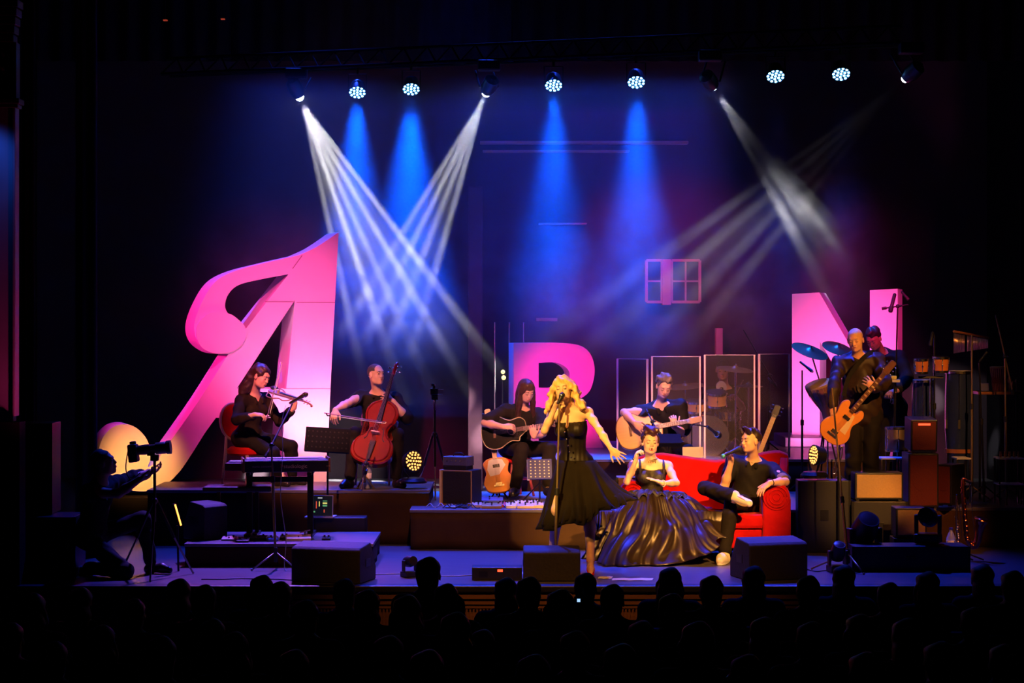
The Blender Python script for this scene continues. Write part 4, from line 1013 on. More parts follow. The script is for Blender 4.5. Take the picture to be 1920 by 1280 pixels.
def sofa_man():
    J = start(W(1407, 826, 1.98), W(1413, 863, 2.10), W(1398, 940, 2.12), (-.80, -.58, .02), (-.25, -1), .19, .095, up=(0, 0, 1))
    arms(J, 0, (1358, 912), (1370, 868), -1, -1, .29, .25); arms(J, 1, (1468, 908), (1443, 906), -1, -1, .28, .22)
    J['el'][1] = bone(J['sh'][1], 1472, 903, .28, -1); J['wr'][1] = bone(J['el'][1], 1444, 905, .24, -1)
    legs(J, 0, (1322, 913), (1380, 930), -1, -1, .44, .40); legs(J, 1, (1372, 940), (1357, 1028), -1, 1, .42, .45)
    J['kn'][0] = bone(J['hip'][0], 1322, 915, .44, -1); J['an'][0] = bone(J['kn'][0], 1378, 930, .40, -1)
    J['an'][0] = Vector((X(1378, 1.55), 1.55, Z(930, 1.55)))
    J['an'][1] = Vector((X(1359, 1.5), 1.52, .09)); 
    J['toe'] = [J['an'][0] + Vector((.06, -.05, -.05)), J['an'][1] + Vector((-.06, -.15, -.05))]
    J['toe'][0] = J['an'][0] + Vector((.085, -.08, -.04))
    J['hand'] = [dict(d=(-.05, -.2, 1), n=(-.5, -.5, .1), c=1.0, th=.9), dict(d=(-.75, -.25, -.5), n=(-.1, .2, -1), c=.35, sp=.14, th=.2)]
    hb = mat('dark_brown_spiked_hair', (.03, .014, .010), .5, var=.35, scale=60, bump=.4)
    rnd = random.Random(3); pr = [('e', (0, -.03, .045), (.083, .098, .080))]
    for i in range(34):
        x = rnd.uniform(-.06, .06); y = rnd.uniform(-.06, .075); p = Vector((x, y, .092 - abs(x) * .35 - max(0, -y) * .2)); pr.append(('c', tuple(p), tuple(p + Vector((x * .35, .014 + .01 * rnd.random(), .045))), .014, .006, .008))
    pr.append(('e', (0, .135, -.045), (.078, .07, .10), .01, 1))
    hair = hair_sdf(pr, hb, .0055, .003, 80)
    def extra(root, base, J, B):
        for i in (0, 1):
            a, b = J['sh'][i], J['el'][i]
            if i == 1:
                s = SDF(); s.cap(a.lerp(b, .72), a.lerp(b, .92), .064, .062, k=.01); s.cut(a.lerp(b, .95), b - a); s.cut(a.lerp(b, .72), a - b)
                P, Q = s.mesh(.006); np_mesh('rolled_cuff', P, Q, 'cuff_tan', root, base)
        for i in (0, 1):     # canvas shoes with a tan sole
            a, t = J['an'][i], J['toe'][i]
            s = SDF()
            if i == 1: foot_prims(s, a - Vector((0, 0, .01)), t, .010)
            else:
                d = (t - a).normalized(); s.cap(a - d * .07 + Vector((0, -.01, -.02)), t + d * .05, .043, .036, k=.02); s.cap(a + Vector((0, 0, .01)), a, .045, .045, k=.02)
            P, Q = s.mesh(.005); sh = np_mesh('shoe', P, Q, 'canvas_shoe', root, base)
            if i == 0:
                d = (t - a).normalized(); Z4 = frame(a - base + d * .04 + Vector((.005, -.038, -.022)), d, z=Vector((.1, -1, -.25)))
                pts = [(.115 * math.cos(q), (.037 + .006 * math.cos(q)) * math.sin(q)) for q in [2 * PI * j / 28 for j in range(28)]]
                MB().prism(pts, -.006, .008, Z4, inset=.003).build('sole', 'sole', sh, smooth=2)
            else:
                d = (t - a); d.z = 0; d.normalize(); c = (a.lerp(t, .45) - base); c.z = .012
                Z4 = frame(c, d, z=(0, 0, 1)); pts = [(.125 * math.cos(q), (.042 + .006 * math.cos(q)) * math.sin(q)) for q in [2 * PI * j / 28 for j in range(28)]]
                MB().prism(pts, -.010, .014, Z4, inset=.003).build('sole', 'paper', sh, smooth=2)
        n0 = J['neck'] - base
        xx, f, t = body_frame(J)
        MB().tube([n0 + Vector((0, 0, .012)) + xx * .064 * math.cos(2 * PI * i / 30) + f * .075 * math.sin(2 * PI * i / 30) - t * .03 * max(0, math.sin(2 * PI * i / 30)) for i in range(31)], .0035, 6).build('necklace', 'lace', root, smooth=True)
        w_ = J['wr'][1] - base; d_ = (J['wr'][1] - J['el'][1]).normalized(); Z4 = zframe(w_ - d_ * .015, d_)
        MB().tube([Z4 @ Vector((.034 * math.cos(2 * PI * i / 20), .034 * math.sin(2 * PI * i / 20), 0)) for i in range(21)], .004, 6).build('bracelet', 'lace', root, smooth=True)
    return J, make_person(J, 'seated person on the sofa with spiky dark hair and crossed leg holding a microphone', pal((.74, .42, .26), (.03, .015, .01), name='sofa'), res=.0055, closed=True,
                top=dict(m='shirt', sleeve=(.5, .86), v=.12, e=.016, flare=.010, hem=.09), bottom=dict(m='jeans', e=.012, cuff=.012), shoe=None, hair=hair, extra=extra, floor=0)
M['cuff_tan'] = mat('tan_cuff_cloth', (.22, .14, .07), .8, var=.15)
JV, _ = violinist(); JC, _ = cellist(); JG, _ = long_hair_guitarist(); JS, _ = singer(); JA, _ = acoustic_guitarist()
JD, _ = drummer(); JB, _ = bassist(); JP, _ = percussionist(); JW, _ = sofa_singer(); JM, _ = sofa_man()
# ---------------------------------------------------------------- instruments
M['wedge_black'] = mat('dark_painted_plywood', (.022, .019, .017), .7, var=.3, scale=40, bump=.3)
M['sax_brass'] = mat('red_gold_sax_lacquer', (.70, .22, .12), .22, 1.0, var=.15, scale=30)
M['sax_silver'] = mat('silver_sax_plate', (.7, .62, .58), .22, 1.0, var=.1)
M['bottle_plastic'] = mat('clear_blue_plastic', (.35, .42, .6), .15, var=.05, alpha=.6)
M['key_white'] = mat('piano_key_white', (.8, .78, .75), .3, var=.02)
for k, v in dict(yellow=(.75, .62, .15), teal=(.1, .5, .45), side_dark=(.08, .012, .01), tan_letter=(.62, .45, .25), red_led2=(.8, .08, .04), bench_vinyl=(.02, .02, .024), alu=(.6, .58, .58), drape_case=(.014, .012, .013), pedal_tan=(.62, .5, .28), pedal_white=(.78, .74, .7), pedal_blue=(.1, .15, .5), pedal_red=(.5, .05, .04), pedal_gold=(.45, .33, .08)).items(): M[k] = mat(k + '_finish', v, .4, var=.12)
M['brushed'] = mat('brushed_silver', (.55, .42, .24), .32, .9, var=.1)
for k, c_, e_ in (('lcd', (.01, .012, .02), .35), ('ui_y', (.9, .8, .2), .8), ('ui_r', (.9, .1, .05), .8), ('ui_g', (.2, .7, .3), .5), ('ui_w', (.8, .8, .8), .8)): M[k] = mat('screen_' + k, (.02, .02, .02), .3, var=0, emit=c_, es=e_)
M['cable'] = mat('black_cable', (.012, .012, .014), .4, var=.1); M['cable2'] = mat('grey_cable', (.3, .3, .34), .4, var=.1)
M['red_velvet'] = mat('red_velvet', (.46, .004, .006), .85, var=.35, scale=9, bump=.4, sheen=.12, spec=.1)
M['red_wood'] = mat('dark_red_wood', (.22, .015, .012), .4, var=.2)
M['rim_pink'] = mat('carved_pale_wood', (.5, .3, .28), .4, var=.15)
M['red_lacquer'] = mat('red_cello_varnish', (.21, .008, .003), .25, var=.25, scale=5, coat=.5)
M['natural'] = mat('natural_spruce', (.80, .50, .28), .35, var=.12, scale=4, sx=(1, 12, 1), coat=.3)
M['side_wood'] = mat('reddish_side_wood', (.28, .10, .04), .35, var=.25, coat=.3)
M['orange'] = mat('amber_orange_finish', (.80, .30, .05), .3, var=.15, scale=5, coat=.5)
M['butter'] = mat('butterscotch_finish', (.75, .27, .05), .3, var=.15, scale=5, coat=.5)
M['gloss_black'] = mat('gloss_black_finish', (.012, .010, .010), .18, var=.1, coat=.6)
M['cream'] = mat('cream_binding', (.75, .58, .35), .4, var=.05)
M['rose'] = mat('rosewood_board', (.10, .03, .02), .4, var=.3, scale=20)
M['maple'] = mat('maple_neck', (.62, .38, .2), .4, var=.1)
M['ebony'] = mat('ebony_board', (.02, .015, .02), .3, var=.1)
M['string'] = mat('steel_strings', (.7, .68, .65), .3, 1.0, var=0)
M['purple_v'] = mat('violet_violin_gloss', (.30, .16, .30), .25, var=.1, coat=.5)
def outline(h):     # half widths along x, mirrored, smoothed
    up = smooth_pts([(x, w) for x, w in h], 6); pts = [(v.x, v.y) for v in up]
    return pts + [(x, -w) for x, w in pts[::-1] if w > 1e-4]
def guitar(mw, name, label, pts, thick, body_m, neck_m, x_neck, x_nut, x_head, hole=None, guard=None, bridge=None, group=None, binding=None, head_m=None, inlay=False, pick=None, arched=0, nw=.024):
    root = empty(name, mw=mw, label=label, cat='guitar', group=group)
    mb = MB().prism(pts, -thick, 0, inset=.006 if thick > .02 else .003)
    mb.build('body', body_m, root, smooth=2)
    if binding:
        MB().tube([(p[0], p[1], 0) for p in pts] + [(pts[0][0], pts[0][1], 0)], .0045, 6, caps=False).build('binding', binding, root, smooth=True)
    if hole:
        n = 24; q = [(hole[0] + hole[1] * math.cos(2 * PI * i / n), hole[1] * math.sin(2 * PI * i / n)) for i in range(n)]
        MB().prism(q, .0005, .002).build('soundhole', 'ebony', root)
        MB().tube([(a, b, .002) for a, b in q] + [(q[0][0], q[0][1], .002)], .004, 6, caps=False).build('rosette', binding or 'side_wood', root)
    if guard: MB().prism(guard[0], .001, .004).build('pickguard', guard[1], root)
    if bridge: MB().box(bridge - .012, bridge + .012, -.055, .055, .001, .010).build('bridge', 'rose' if hole else 'chrome', root, bevel=.002)
    if pick:
        for i, x in enumerate(pick): MB().box(x - .018, x + .018, -.036, .036, .002, .011).build('pickup', 'chrome' if i == 0 else 'ebony', root, bevel=.002)
    nk = MB().prism([(x_neck, -nw * 1.05), (x_neck, nw * 1.05), (x_nut, nw * .85), (x_nut, -nw * .85)], -.012, .008, inset=.003).build('neck', neck_m[0], root, smooth=2)
    MB().box(x_neck - (.06 if hole else .0), x_nut, -nw, nw, .0085, .0125).build('fingerboard', neck_m[1], nk)
    if inlay:
        for i in range(8):
            x = x_nut - .05 - i * .055; MB().box(x - .008, x + .008, -.014, .014, .0125, .0135).build('inlay', 'cream', nk)
    mb = MB()
    for i in range(14): x = x_nut - (x_nut - x_neck) * (1 - .92 ** (i + 1)) / (1 - .92 ** 15); mb.box(x - .001, x + .001, -nw * .95, nw * .95, .0125, .0140)
    mb.build('frets', 'string', nk)
    hd = MB().prism([(x_nut, -nw * .9), (x_nut, nw * .9), (x_nut + .04, nw * 1.5), (x_head - .01, nw * 1.35), (x_head, nw * .7), (x_head, -nw * .7), (x_head - .01, -nw * 1.35), (x_nut + .04, -nw * 1.5)], -.010, .006, inset=.003).build('headstock', head_m or neck_m[0], root, smooth=2)
    for sy in (-1, 1):
        for i in range(3 if x_head - x_nut < .25 else 2):
            x = x_nut + .045 + i * .04
            MB().tube([(x, sy * nw * 1.2, -.002), (x, sy * (nw * 1.4 + .016), -.002)], .0035, 6).sphere((x, sy * (nw * 1.4 + .022), -.002), (.008, .008, .006), 8).build('tuning_peg', 'chrome', hd, smooth=True)
    mb = MB(); bx = bridge or .1
    for i in range(6): y = (i - 2.5) * .0075; mb.tube([(bx, y * 1.3, .013), (x_nut + .03, y * .9, .0155)], .0008, 4)
    mb.build('strings', 'string', root)
    return root
AC = outline([(0, 0), (.004, .06), (.04, .148), (.12, .192), (.20, .185), (.27, .142), (.32, .122), (.37, .130), (.43, .138), (.475, .10), (.487, .05), (.488, .0)])
def cutaway(pts, sgn=-1):
    out = []
    for x, y in pts:
        if y * sgn > 0 and x > .36:
            lim = .13 - (x - .36) * .2 if x < .41 else .12 - (x - .36) * .75
            y = sgn * min(abs(y), max(.03, lim))
        out.append((x, y))
    return out
t0 = W(1156, 813, 3.93); d0 = W(1316, 785, 3.86) - t0
guitar(frame(t0, d0, z=(.05, -1, .28)), 'acoustic_guitar', 'natural blond acoustic guitar on the lap of the curly haired player', cutaway(AC, 1), .09, 'natural', ('side_wood', 'rose'), .45, .76, .92, hole=(.335, .048), bridge=.15, guard=([(.27, -.03), (.30, -.09), (.36, -.10), (.385, -.06)], 'side_wood'), binding='side_wood', head_m='side_wood')
t0 = W(903, 815, 4.06); d0 = W(1072, 790, 3.92) - t0
guitar(frame(t0, d0, z=(-.08, -1, .30)), 'acoustic_guitar', 'glossy black acoustic guitar with cream edge held by the long haired player', cutaway([(x, y * .93) for x, y in AC], -1), .07, 'gloss_black', ('rose', 'rose'), .45, .76, .92, hole=(.33, .045), bridge=.14, binding='cream')
TE = outline([(0, 0), (.004, .06), (.03, .125), (.10, .158), (.17, .145), (.225, .118), (.28, .125), (.34, .140), (.385, .10), (.40, .05), (.40, 0)])
t0 = W(938, 922, 3.86); d0 = W(913, 764, 4.30) - t0
guitar(frame(t0, d0, z=(.0, -1, .35)), 'electric_guitar', 'butterscotch electric guitar with white pickguard leaning on its stand', cutaway(TE, -1), .044, 'butter', ('maple', 'maple'), .38, .80, .97, guard=([(.20, -.02), (.19, .08), (.27, .10), (.37, .075), (.39, .02), (.37, -.07), (.30, -.10), (.25, -.06)], 'white'), pick=(.09, .30), bridge=.075)
BO = outline([(0, 0), (.004, .05), (.03, .11), (.10, .155), (.17, .15), (.23, .115), (.28, .105), (.34, .125), (.40, .13), (.445, .10), (.44, .065), (.39, .045), (.385, .03), (.385, 0)])
t0 = W(1550, 826, 2.48); d0 = W(1675, 680, 2.38) - t0
guitar(frame(t0, d0, z=(.10, -1, .12)), 'bass_guitar', 'orange hollow body bass guitar slung on the silver haired player', BO, .045, 'orange', ('rose', 'rose'), .37, .86, 1.03, guard=([(.16, -.03), (.16, -.10), (.25, -.085), (.36, -.055), (.36, -.03)], 'cream'), pick=(.12, .30), bridge=.08, inlay=True)
t0 = W(1394, 925, 3.1); d0 = W(1464, 748, 3.35) - t0
guitar(frame(t0, d0, z=(-.1, -1, .15)), 'acoustic_guitar', 'upright guitar with long pale neck standing behind the sofa arm', AC, .09, 'side_wood', ('side_wood', 'maple'), .45, .86, 1.0, hole=(.335, .048), bridge=.15, head_m='ebony')
# guitar straps
def strap(pts, label):
    mb = MB(); P = smooth_pts(pts, 8)
    vs = []; fs = []
    for i, p in enumerate(P):
        t = (P[min(i + 1, len(P) - 1)] - P[max(i - 1, 0)]).normalized(); s_ = t.cross(Vector((0, -1, .15))).normalized() * .022
        vs += [p - s_, p + s_]
    fs = [(2 * i, 2 * i + 1, 2 * i + 3, 2 * i + 2) for i in range(len(P) - 1)]
    return tag(mb.add(vs, fs).build('guitar_strap', 'black', solid=.004), label, 'strap')
strap([W(1582, 742, 2.52), W(1592, 706, 2.60), W(1618, 672, 2.66), W(1636, 660, 2.80), W(1642, 668, 2.98)], 'black strap across the chest of the bass player')
# cello
CE = outline([(0, 0), (.004, .06), (.03, .15), (.09, .208), (.17, .222), (.25, .205), (.30, .165), (.305, .150), (.36, .118), (.42, .118), (.475, .142), (.48, .155), (.55, .172), (.62, .172), (.69, .135), (.735, .07), (.742, .03), (.742, 0)])
t0 = W(689, 868, 3.22); d0 = W(741, 690, 3.74) - t0
mwc = frame(t0, d0, z=(-.10, -1, .42))
root = empty('cello', mw=mwc, label='red varnished cello held between the knees of the seated cellist', cat='cello')
MB().prism(CE, -.11, 0, inset=.012).build('body', 'red_lacquer', root, smooth=2)
MB().prism([(x * .93 + .026, y * .88) for x, y in CE], .0, .014, inset=.013).build('front_plate', 'red_lacquer', root, smooth=2)
for sy in (-1, 1):
    MB().tube(smooth_pts([(.26, sy * .11, .016), (.29, sy * .085, .016), (.34, sy * .08, .017), (.39, sy * .07, .016), (.405, sy * .05, .015)], 5), .005, 6).build('sound_hole', 'ebony', root)
MB().box(.33, .345, -.045, .045, .01, .07).build('bridge', 'maple', root, bevel=.004)
MB().prism([(.03, -.018), (.03, .018), (.24, .03), (.24, -.03)], .03, .05, inset=.004).build('tailpiece', 'ebony', root)
nk = MB().prism([(.45, -.028), (.45, .028), (1.03, .016), (1.03, -.016)], .022, .042, inset=.006).build('fingerboard', 'ebony', root, smooth=2)
MB().tube([(.72, 0, .0), (1.03, 0, .015)], [.022, .016], 10).build('neck', 'red_lacquer', root, smooth=True)
sp = [(1.03, 0, .012), (1.10, 0, .0), (1.17, 0, -.012), (1.20, 0, -.04), (1.185, 0, -.062), (1.165, 0, -.05), (1.172, 0, -.035)]
sc_ = MB().tube(smooth_pts(sp, 5), .020, 10).build('scroll', 'red_lacquer', root, smooth=True)
for i, (x, sy) in enumerate(((1.06, 1), (1.09, -1), (1.12, 1), (1.15, -1))):
    MB().tube([(x, -sy * .02, 0), (x, sy * .05, 0)], [.006, .009], 8).sphere((x, sy * .06, 0), (.014, .014, .006), 8).build('tuning_peg', 'chrome', sc_, smooth=True)
mb = MB()
for i in range(4): y = (i - 1.5) * .012; mb.tube([(.22, y, .05), (.338, y * 1.2, .074), (1.04, y * .5, .044)], .0012, 4)
mb.build('strings', 'string', root)
MB().tube([(0, 0, -.05), (-.20, .02, -.05)], .005, 8).build('endpin', 'chrome', root)
# cello bow
def bow(a, b, up, label, stick='white'):
    root = empty('bow', (0, 0, 0), label=label, cat='bow'); a = Vector(a); b = Vector(b); root.location = a; d = b - a; up = Vector(up)
    MB().tube([Vector((0, 0, 0)), d * .5 - up * .004, d], [.005, .0045, .0035], 8).build('stick', 'side_wood' if stick == 'wood' else 'purple_v', root, smooth=True)
    MB().tube([d * .06 - up * .020, d * .98 - up * .016], .003, 4).build('bow_hair', 'paper', root)
    MB().tube([d * .03, d * .05 - up * .022, d * .10 - up * .020], .008, 6).build('frog', 'ebony', root)
    MB().tube([d, d * .985 - up * .018], .004, 6).build('tip', 'cream', root)
    return root
bow(W(608, 774, 3.16), W(724, 791, 3.30), (0, 0, 1), 'pale bow drawn across the red cello strings')
b0 = JV['wr'][0] + Vector((.07, -.03, -.0)); 
bow(W(500, 785, 3.24), W(526, 679, 3.36), (-1, 0, .2), 'long violin bow pointing up beside the violinist face')
# electric violin
t0 = W(504, 731, 3.40); d0 = W(580, 755, 3.12) - t0
mwv = frame(t0, d0, z=(-.10, -.45, 1)); root = empty('electric_violin', mw=mwv, label='violet electric violin with open frame under the chin of the violinist', cat='violin')
VB = outline([(0, 0), (.003, .02), (.05, .032), (.16, .026), (.26, .022), (.33, .018), (.335, 0)])
MB().prism(VB, -.018, .008, inset=.005).build('body', 'purple_v', root, smooth=2)
MB().tube(smooth_pts([(.02, -.02, -.01), (.04, -.09, -.012), (.12, -.105, -.012), (.19, -.07, -.012), (.25, -.085, -.012), (.30, -.06, -.012), (.32, -.015, -.01)], 6), .006, 8).build('frame_rail', 'side_wood', root, smooth=True)
MB().tube(smooth_pts([(.02, .02, -.01), (.03, .08, -.012), (.10, .095, -.012), (.17, .06, -.012)], 6), .006, 8).build('frame_rail', 'purple_v', root, smooth=True)
MB().sphere((.03, .05, .012), (.045, .035, .012), 14).build('chin_rest', 'ebony', root, smooth=True)
MB().box(.13, .137, -.02, .02, .005, .035).build('bridge', 'maple', root, bevel=.002)
MB().prism([(.16, -.012), (.16, .012), (.46, .010), (.46, -.010)], .008, .018, inset=.003).build('fingerboard', 'ebony', root)
MB().tube([(.30, 0, -.004), (.47, 0, .0)], [.014, .011], 8).build('neck', 'purple_v', root, smooth=True)
MB().tube(smooth_pts([(.46, 0, .0), (.52, 0, -.006), (.56, 0, -.016), (.575, 0, -.032), (.56, 0, -.034)], 5), .010, 8).build('scroll', 'side_wood', root, smooth=True)
for x, sy in ((.48, 1), (.50, -1), (.52, 1), (.54, -1)):
    MB().tube([(x, 0, -.004), (x, sy * .028, -.004)], .003, 6).sphere((x, sy * .033, -.004), (.008, .008, .004), 8).build('tuning_peg', 'side_wood', root, smooth=True)
mb = MB()
for i in range(4): mb.tube([(.06, (i - 1.5) * .006, .014), (.133, (i - 1.5) * .007, .036), (.47, (i - 1.5) * .004, .018)], .0008, 4)
mb.build('strings', 'string', root)

# ---------------------------------------------------------------- microphones and stands
M['stand_gold'] = mat('worn_champagne_metal', (.42, .30, .15), .35, .8, var=.2)
def microphone(a, b, label, ball=.026, body='plastic', head='steel', group=None, r=.017, ring=None):
    a, b = Vector(a), Vector(b); d = b - a; L = d.length; root = empty('microphone', mw=zframe(a, d), label=label, cat='microphone', group=group)
    MB().lathe([(r * .75, 0), (r * .8, .01), (r * .9, L * .5), (r * 1.25, L - ball * 1.6), (r * 1.25, L - ball * 1.2)], 14).build('handle', body, root, smooth=2)
    MB().sphere((0, 0, L - ball * .55), (ball, ball, ball * 1.1), 16).build('grille_head', head, root, smooth=True)
    if ring: MB().lathe([(r * .8, -.004), (r * .95, -.002), (r * .95, .022), (r * .8, .024)], 14).build('end_ring', ring, root, smooth=2)
    else: MB().lathe([(ball * .95, L - ball * 1.2), (ball * 1.03, L - ball * 1.0), (ball * .95, L - ball * .8)], 14).build('collar_ring', 'chrome', root, smooth=2)
    return root
def pencil_mic(a, b, label, r=.011, group=None):
    a, b = Vector(a), Vector(b); d = b - a; L = d.length; root = empty('microphone', mw=zframe(a, d), label=label, cat='microphone', group=group)
    MB().lathe([(r * .6, 0), (r, .012), (r, L * .7)], 12).build('handle', 'plastic', root, smooth=2)
    MB().lathe([(r * 1.1, L * .7), (r * 1.25, L * .72), (r * 1.25, L * .95), (r * .9, L)], 12).build('grille_head', 'grille', root, smooth=2)
    return root
def mic_stand(base, top, label, boom=None, boom_back=.15, tripod=.30, rz=0.3, mt='metal', round_base=False, group=None, mid=.55, clip=True, r=.010):
    base, top = Vector(base), Vector(top); root = empty('microphone_stand', base, label=label, cat='microphone stand', group=group); h = top - base
    if round_base:
        MB().lathe([(.13, 0), (.13, .008), (.11, .018), (.02, .026), (.016, .06)], 24).build('base', mt, root, smooth=2)
        lo = Vector((0, 0, .04))
    else:
        for i in range(3):
            an = rz + i * 2 * PI / 3
            MB().tube([Vector((0, 0, .16)), Vector((math.cos(an) * tripod, math.sin(an) * tripod, .012))], .008, 8).sphere((math.cos(an) * tripod, math.sin(an) * tripod, .012), .012, 8).build('leg', mt, root, smooth=True)
        lo = Vector((0, 0, .08))
        MB().tube([Vector((0, 0, .07)), Vector((0, 0, .20))], .018, 10).build('leg_hub', 'plastic', root, smooth=2)
    md = lo.lerp(h, mid)
    MB().tube([lo, md], r * 1.25, 10).build('lower_pole', mt, root, smooth=2)
    MB().tube([md, h], r * .85, 10).build('upper_pole', mt, root, smooth=2)
    MB().tube([md - (h - lo).normalized() * .03, md + (h - lo).normalized() * .03], r * 2.0, 10).build('clutch', 'plastic', root, smooth=2)
    if boom is not None:
        bo = Vector(boom) - base; d = (bo - h).normalized()
        MB().tube([h - d * boom_back, bo], r * .8, 8).build('boom_arm', mt, root, smooth=2)
        MB().sphere(h, .022, 10).tube([h, h + Vector((.03, -.03, 0))], .008, 8).build('boom_clamp', 'plastic', root, smooth=2)
        MB().tube([h - d * (boom_back + .05), h - d * boom_back], r * 1.6, 8).build('counterweight', 'plastic', root, smooth=2)
    return root
G = lambda px, Y, z=0: Vector((X(px, Y), Y, z))
# singer
mic_stand(G(1040, .50), W(1049, 757, .50), 'straight gold toned microphone stand before the blonde singer', mt='stand_gold', round_base=True, mid=.48, r=.011)
microphone(W(1046, 756, .50), W(1055, 739, .56), 'microphone in the raised hand of the blonde singer', .028, head='grille')
microphone(W(1186, 861, 1.80), W(1207, 847, 1.84), 'microphone held low by the seated gown singer', .022, head='grille', r=.014)
microphone(W(1354, 855, 1.70), W(1388, 840, 1.80), 'wireless microphone with teal end ring held by the sofa man', .027, head='grille', r=.019, ring='teal')
mic_stand(G(517, 1.05), W(509, 834, 1.25), 'tall boom microphone stand before the keyboard on the left', boom=W(548, 757, 1.6), boom_back=.10, mt='steel', rz=-.5, tripod=.24, mid=.7)
microphone(W(543, 756, 1.62), W(575, 738, 1.55), 'microphone on a boom beside the violin scroll', .026, body='stand_gold', head='stand_gold')
# guitar mic
mic_stand(G(1223, 3.42, .4), W(1223, 790, 3.45), 'short stand aiming a microphone at the natural acoustic guitar', boom=W(1231, 806, 3.35), boom_back=.14, tripod=.16, mid=.6)
pencil_mic(W(1230, 802, 3.36), W(1238, 815, 3.34), 'small microphone aimed at the natural guitar', .016)
# bass drum mic
mic_stand(G(1297, 4.72, .4), W(1297, 795, 4.72), 'black stand carrying the bass drum microphone', boom=W(1328, 800, 4.76), boom_back=.08, tripod=.2)
microphone(W(1326, 799, 4.74), W(1349, 817, 4.86), 'round headed microphone aimed at the bass drum', .040, head='plastic', r=.02)
# mic before the bass player
mic_stand(G(1590, .95), W(1560, 728, 1.6), 'long leaning microphone stand in front of the bass player', mt='stand_gold', rz=2.9, tripod=.33, mid=.35)
# stand left of N
mic_stand(G(1504, 4.6, .4), W(1504, 694, 4.6), 'thin black microphone stand before the left stem of letter N', tripod=.2)
microphone(W(1500, 678, 4.6), W(1524, 697, 4.5), 'black microphone tilted on the stand before letter N', .014, r=.015)
# overhead percussion mics
mic_stand(G(1674, 4.05, .4), W(1683, 574, 4.05), 'very tall black stand with overhead microphones beside the bass player', boom=W(1703, 571, 4.05), boom_back=.12, tripod=.25, mid=.55)
pencil_mic(W(1678, 550, 4.05), W(1669, 585, 4.0), 'overhead microphone hanging left on the tallest stand', .020)
pencil_mic(W(1690, 546, 4.05), W(1704, 562, 4.0), 'overhead microphone on the right of the tallest stand', .014)
mic_stand(G(1752, 3.75, .4), W(1752, 628, 3.75), 'dark microphone stand between bongos and congas', tripod=.2)
pencil_mic(W(1749, 622, 3.75), W(1744, 648, 3.7), 'dark microphone hanging above the bongos', .016)
mic_stand(G(1887, 3.4, .4), W(1884, 668, 3.4), 'chrome boom stand at the far right of the percussion table', boom=W(1867, 590, 3.4), boom_back=.35, mt='stand_gold', tripod=.22)
pencil_mic(W(1836, 678, 3.6), W(1851, 659, 3.6), 'small microphone tilted over the percussion table', .010)
mic_stand(G(1845, 3.75, .4), W(1836, 680, 3.6), 'thin stand holding the small microphone over the table', tripod=.2)
mic_stand(G(1760, 5.6, .4) if False else G(1440, 5.6, .75), W(1443, 703, 5.6), 'dark microphone stand inside the screens with long boom', boom=W(1394, 618, 5.6), boom_back=.10, tripod=.2)
pencil_mic(W(1440, 708, 5.5), W(1449, 718, 5.4), 'small microphone clipped on the stand beside the cymbals', .012)
# cello mic
mic_stand(G(683, 2.98 + .25, .56), W(686, 868, 3.02), 'small floor stand with microphone before the cello', boom=W(694, 830, 3.0), boom_back=.03, tripod=.10, mt='stand_gold')

# ---------------------------------------------------------------- sheet music stands
def music_stand(base, c, w, h, label, mt='desk', tilt=18, rz=0, rows=4, cols=10, holes=True, roll=0):
    base, c = Vector(base), Vector(c); root = empty('music_stand', base, label=label, cat='music stand')
    for i in range(3):
        an = .5 + i * 2 * PI / 3; MB().tube([Vector((0, 0, .22)), Vector((math.cos(an) * .22, math.sin(an) * .22, .01))], .007, 8).build('leg', 'metal', root)
    cc = c - base
    MB().tube([Vector((0, 0, .05)), Vector((cc.x, cc.y + .03, cc.z - .06))], .010, 10).build('pole', 'metal', root)
    M4 = Matrix.Translation(cc) @ Matrix.Rotation(rz, 4, 'Z') @ Matrix.Rotation(R(roll), 4, 'Y') @ Matrix.Rotation(R(-tilt), 4, 'X')
    mb = MB().box(-w / 2, w / 2, -.003, .003, -h / 2, h / 2, M4=M4).box(-w / 2, w / 2, .003, .05, -h / 2, -h / 2 + .006, M4=M4)
    dk = mb.build('desk', mt, root, bevel=.002)
    if holes:
        mb = MB()
        for i in range(cols):
            for j in range(rows):
                x = -w / 2 + w * (i + .7) / (cols + .4); z = -h / 2 + h * (j + .8) / (rows + .6)
                mb.lathe([(.008, -.001), (.008, .001)], 8, M4 @ Matrix.Translation((x, -.0035, z)) @ Matrix.Rotation(R(90), 4, 'X'))
        mb.build('punched_holes', 'hole' if mt == 'desk' else 'paper', dk)
    return root, M4
M['hole'] = mat('hole_shadow_metal', (.006, .005, .012), .8)
M['blue_paint'] = mat('dark_blue_enamel', (.010, .012, .30), .5, var=.15)
music_stand(G(614, 2.62, .0), W(614, 824, 2.6), m(84, 2.6), m(46, 2.6), 'black perforated music stand between violinist and cellist', roll=3.5)
rt, M4 = music_stand(G(1012, 3.35, .4), W(1012, 879, 3.3), m(46, 3.3), m(38, 3.3), 'blue perforated music stand beside the blonde singer', mt='blue_paint', rows=6, cols=5, tilt=12, rz=.12)
mb = MB(); mb.box(-.13, -.105, .004, .03, -.115, .10, M4=Matrix.Translation(rt.location) @ M4); tag(mb.build('sheet_music', 'paper'), 'white sheets standing at the edge of the blue music stand', 'sheet music')
music_stand(G(1262, 3.2, .4), W(1254, 822, 3.2), m(46, 3.2), .14, 'low black music stand above the sofa back', holes=False, tilt=50)
mb = MB().box(-m(19, 3.3), m(19, 3.3), -.01, .01, -.055, .055, M4=Matrix.Translation(W(1299, 848, 3.0)) @ Matrix.Rotation(R(-15), 4, 'X'))
mb2 = tag(mb.build('folder', mat('lavender_folder', (.5, .42, .6), .6)), 'lavender folder standing behind the sofa back', 'folder')

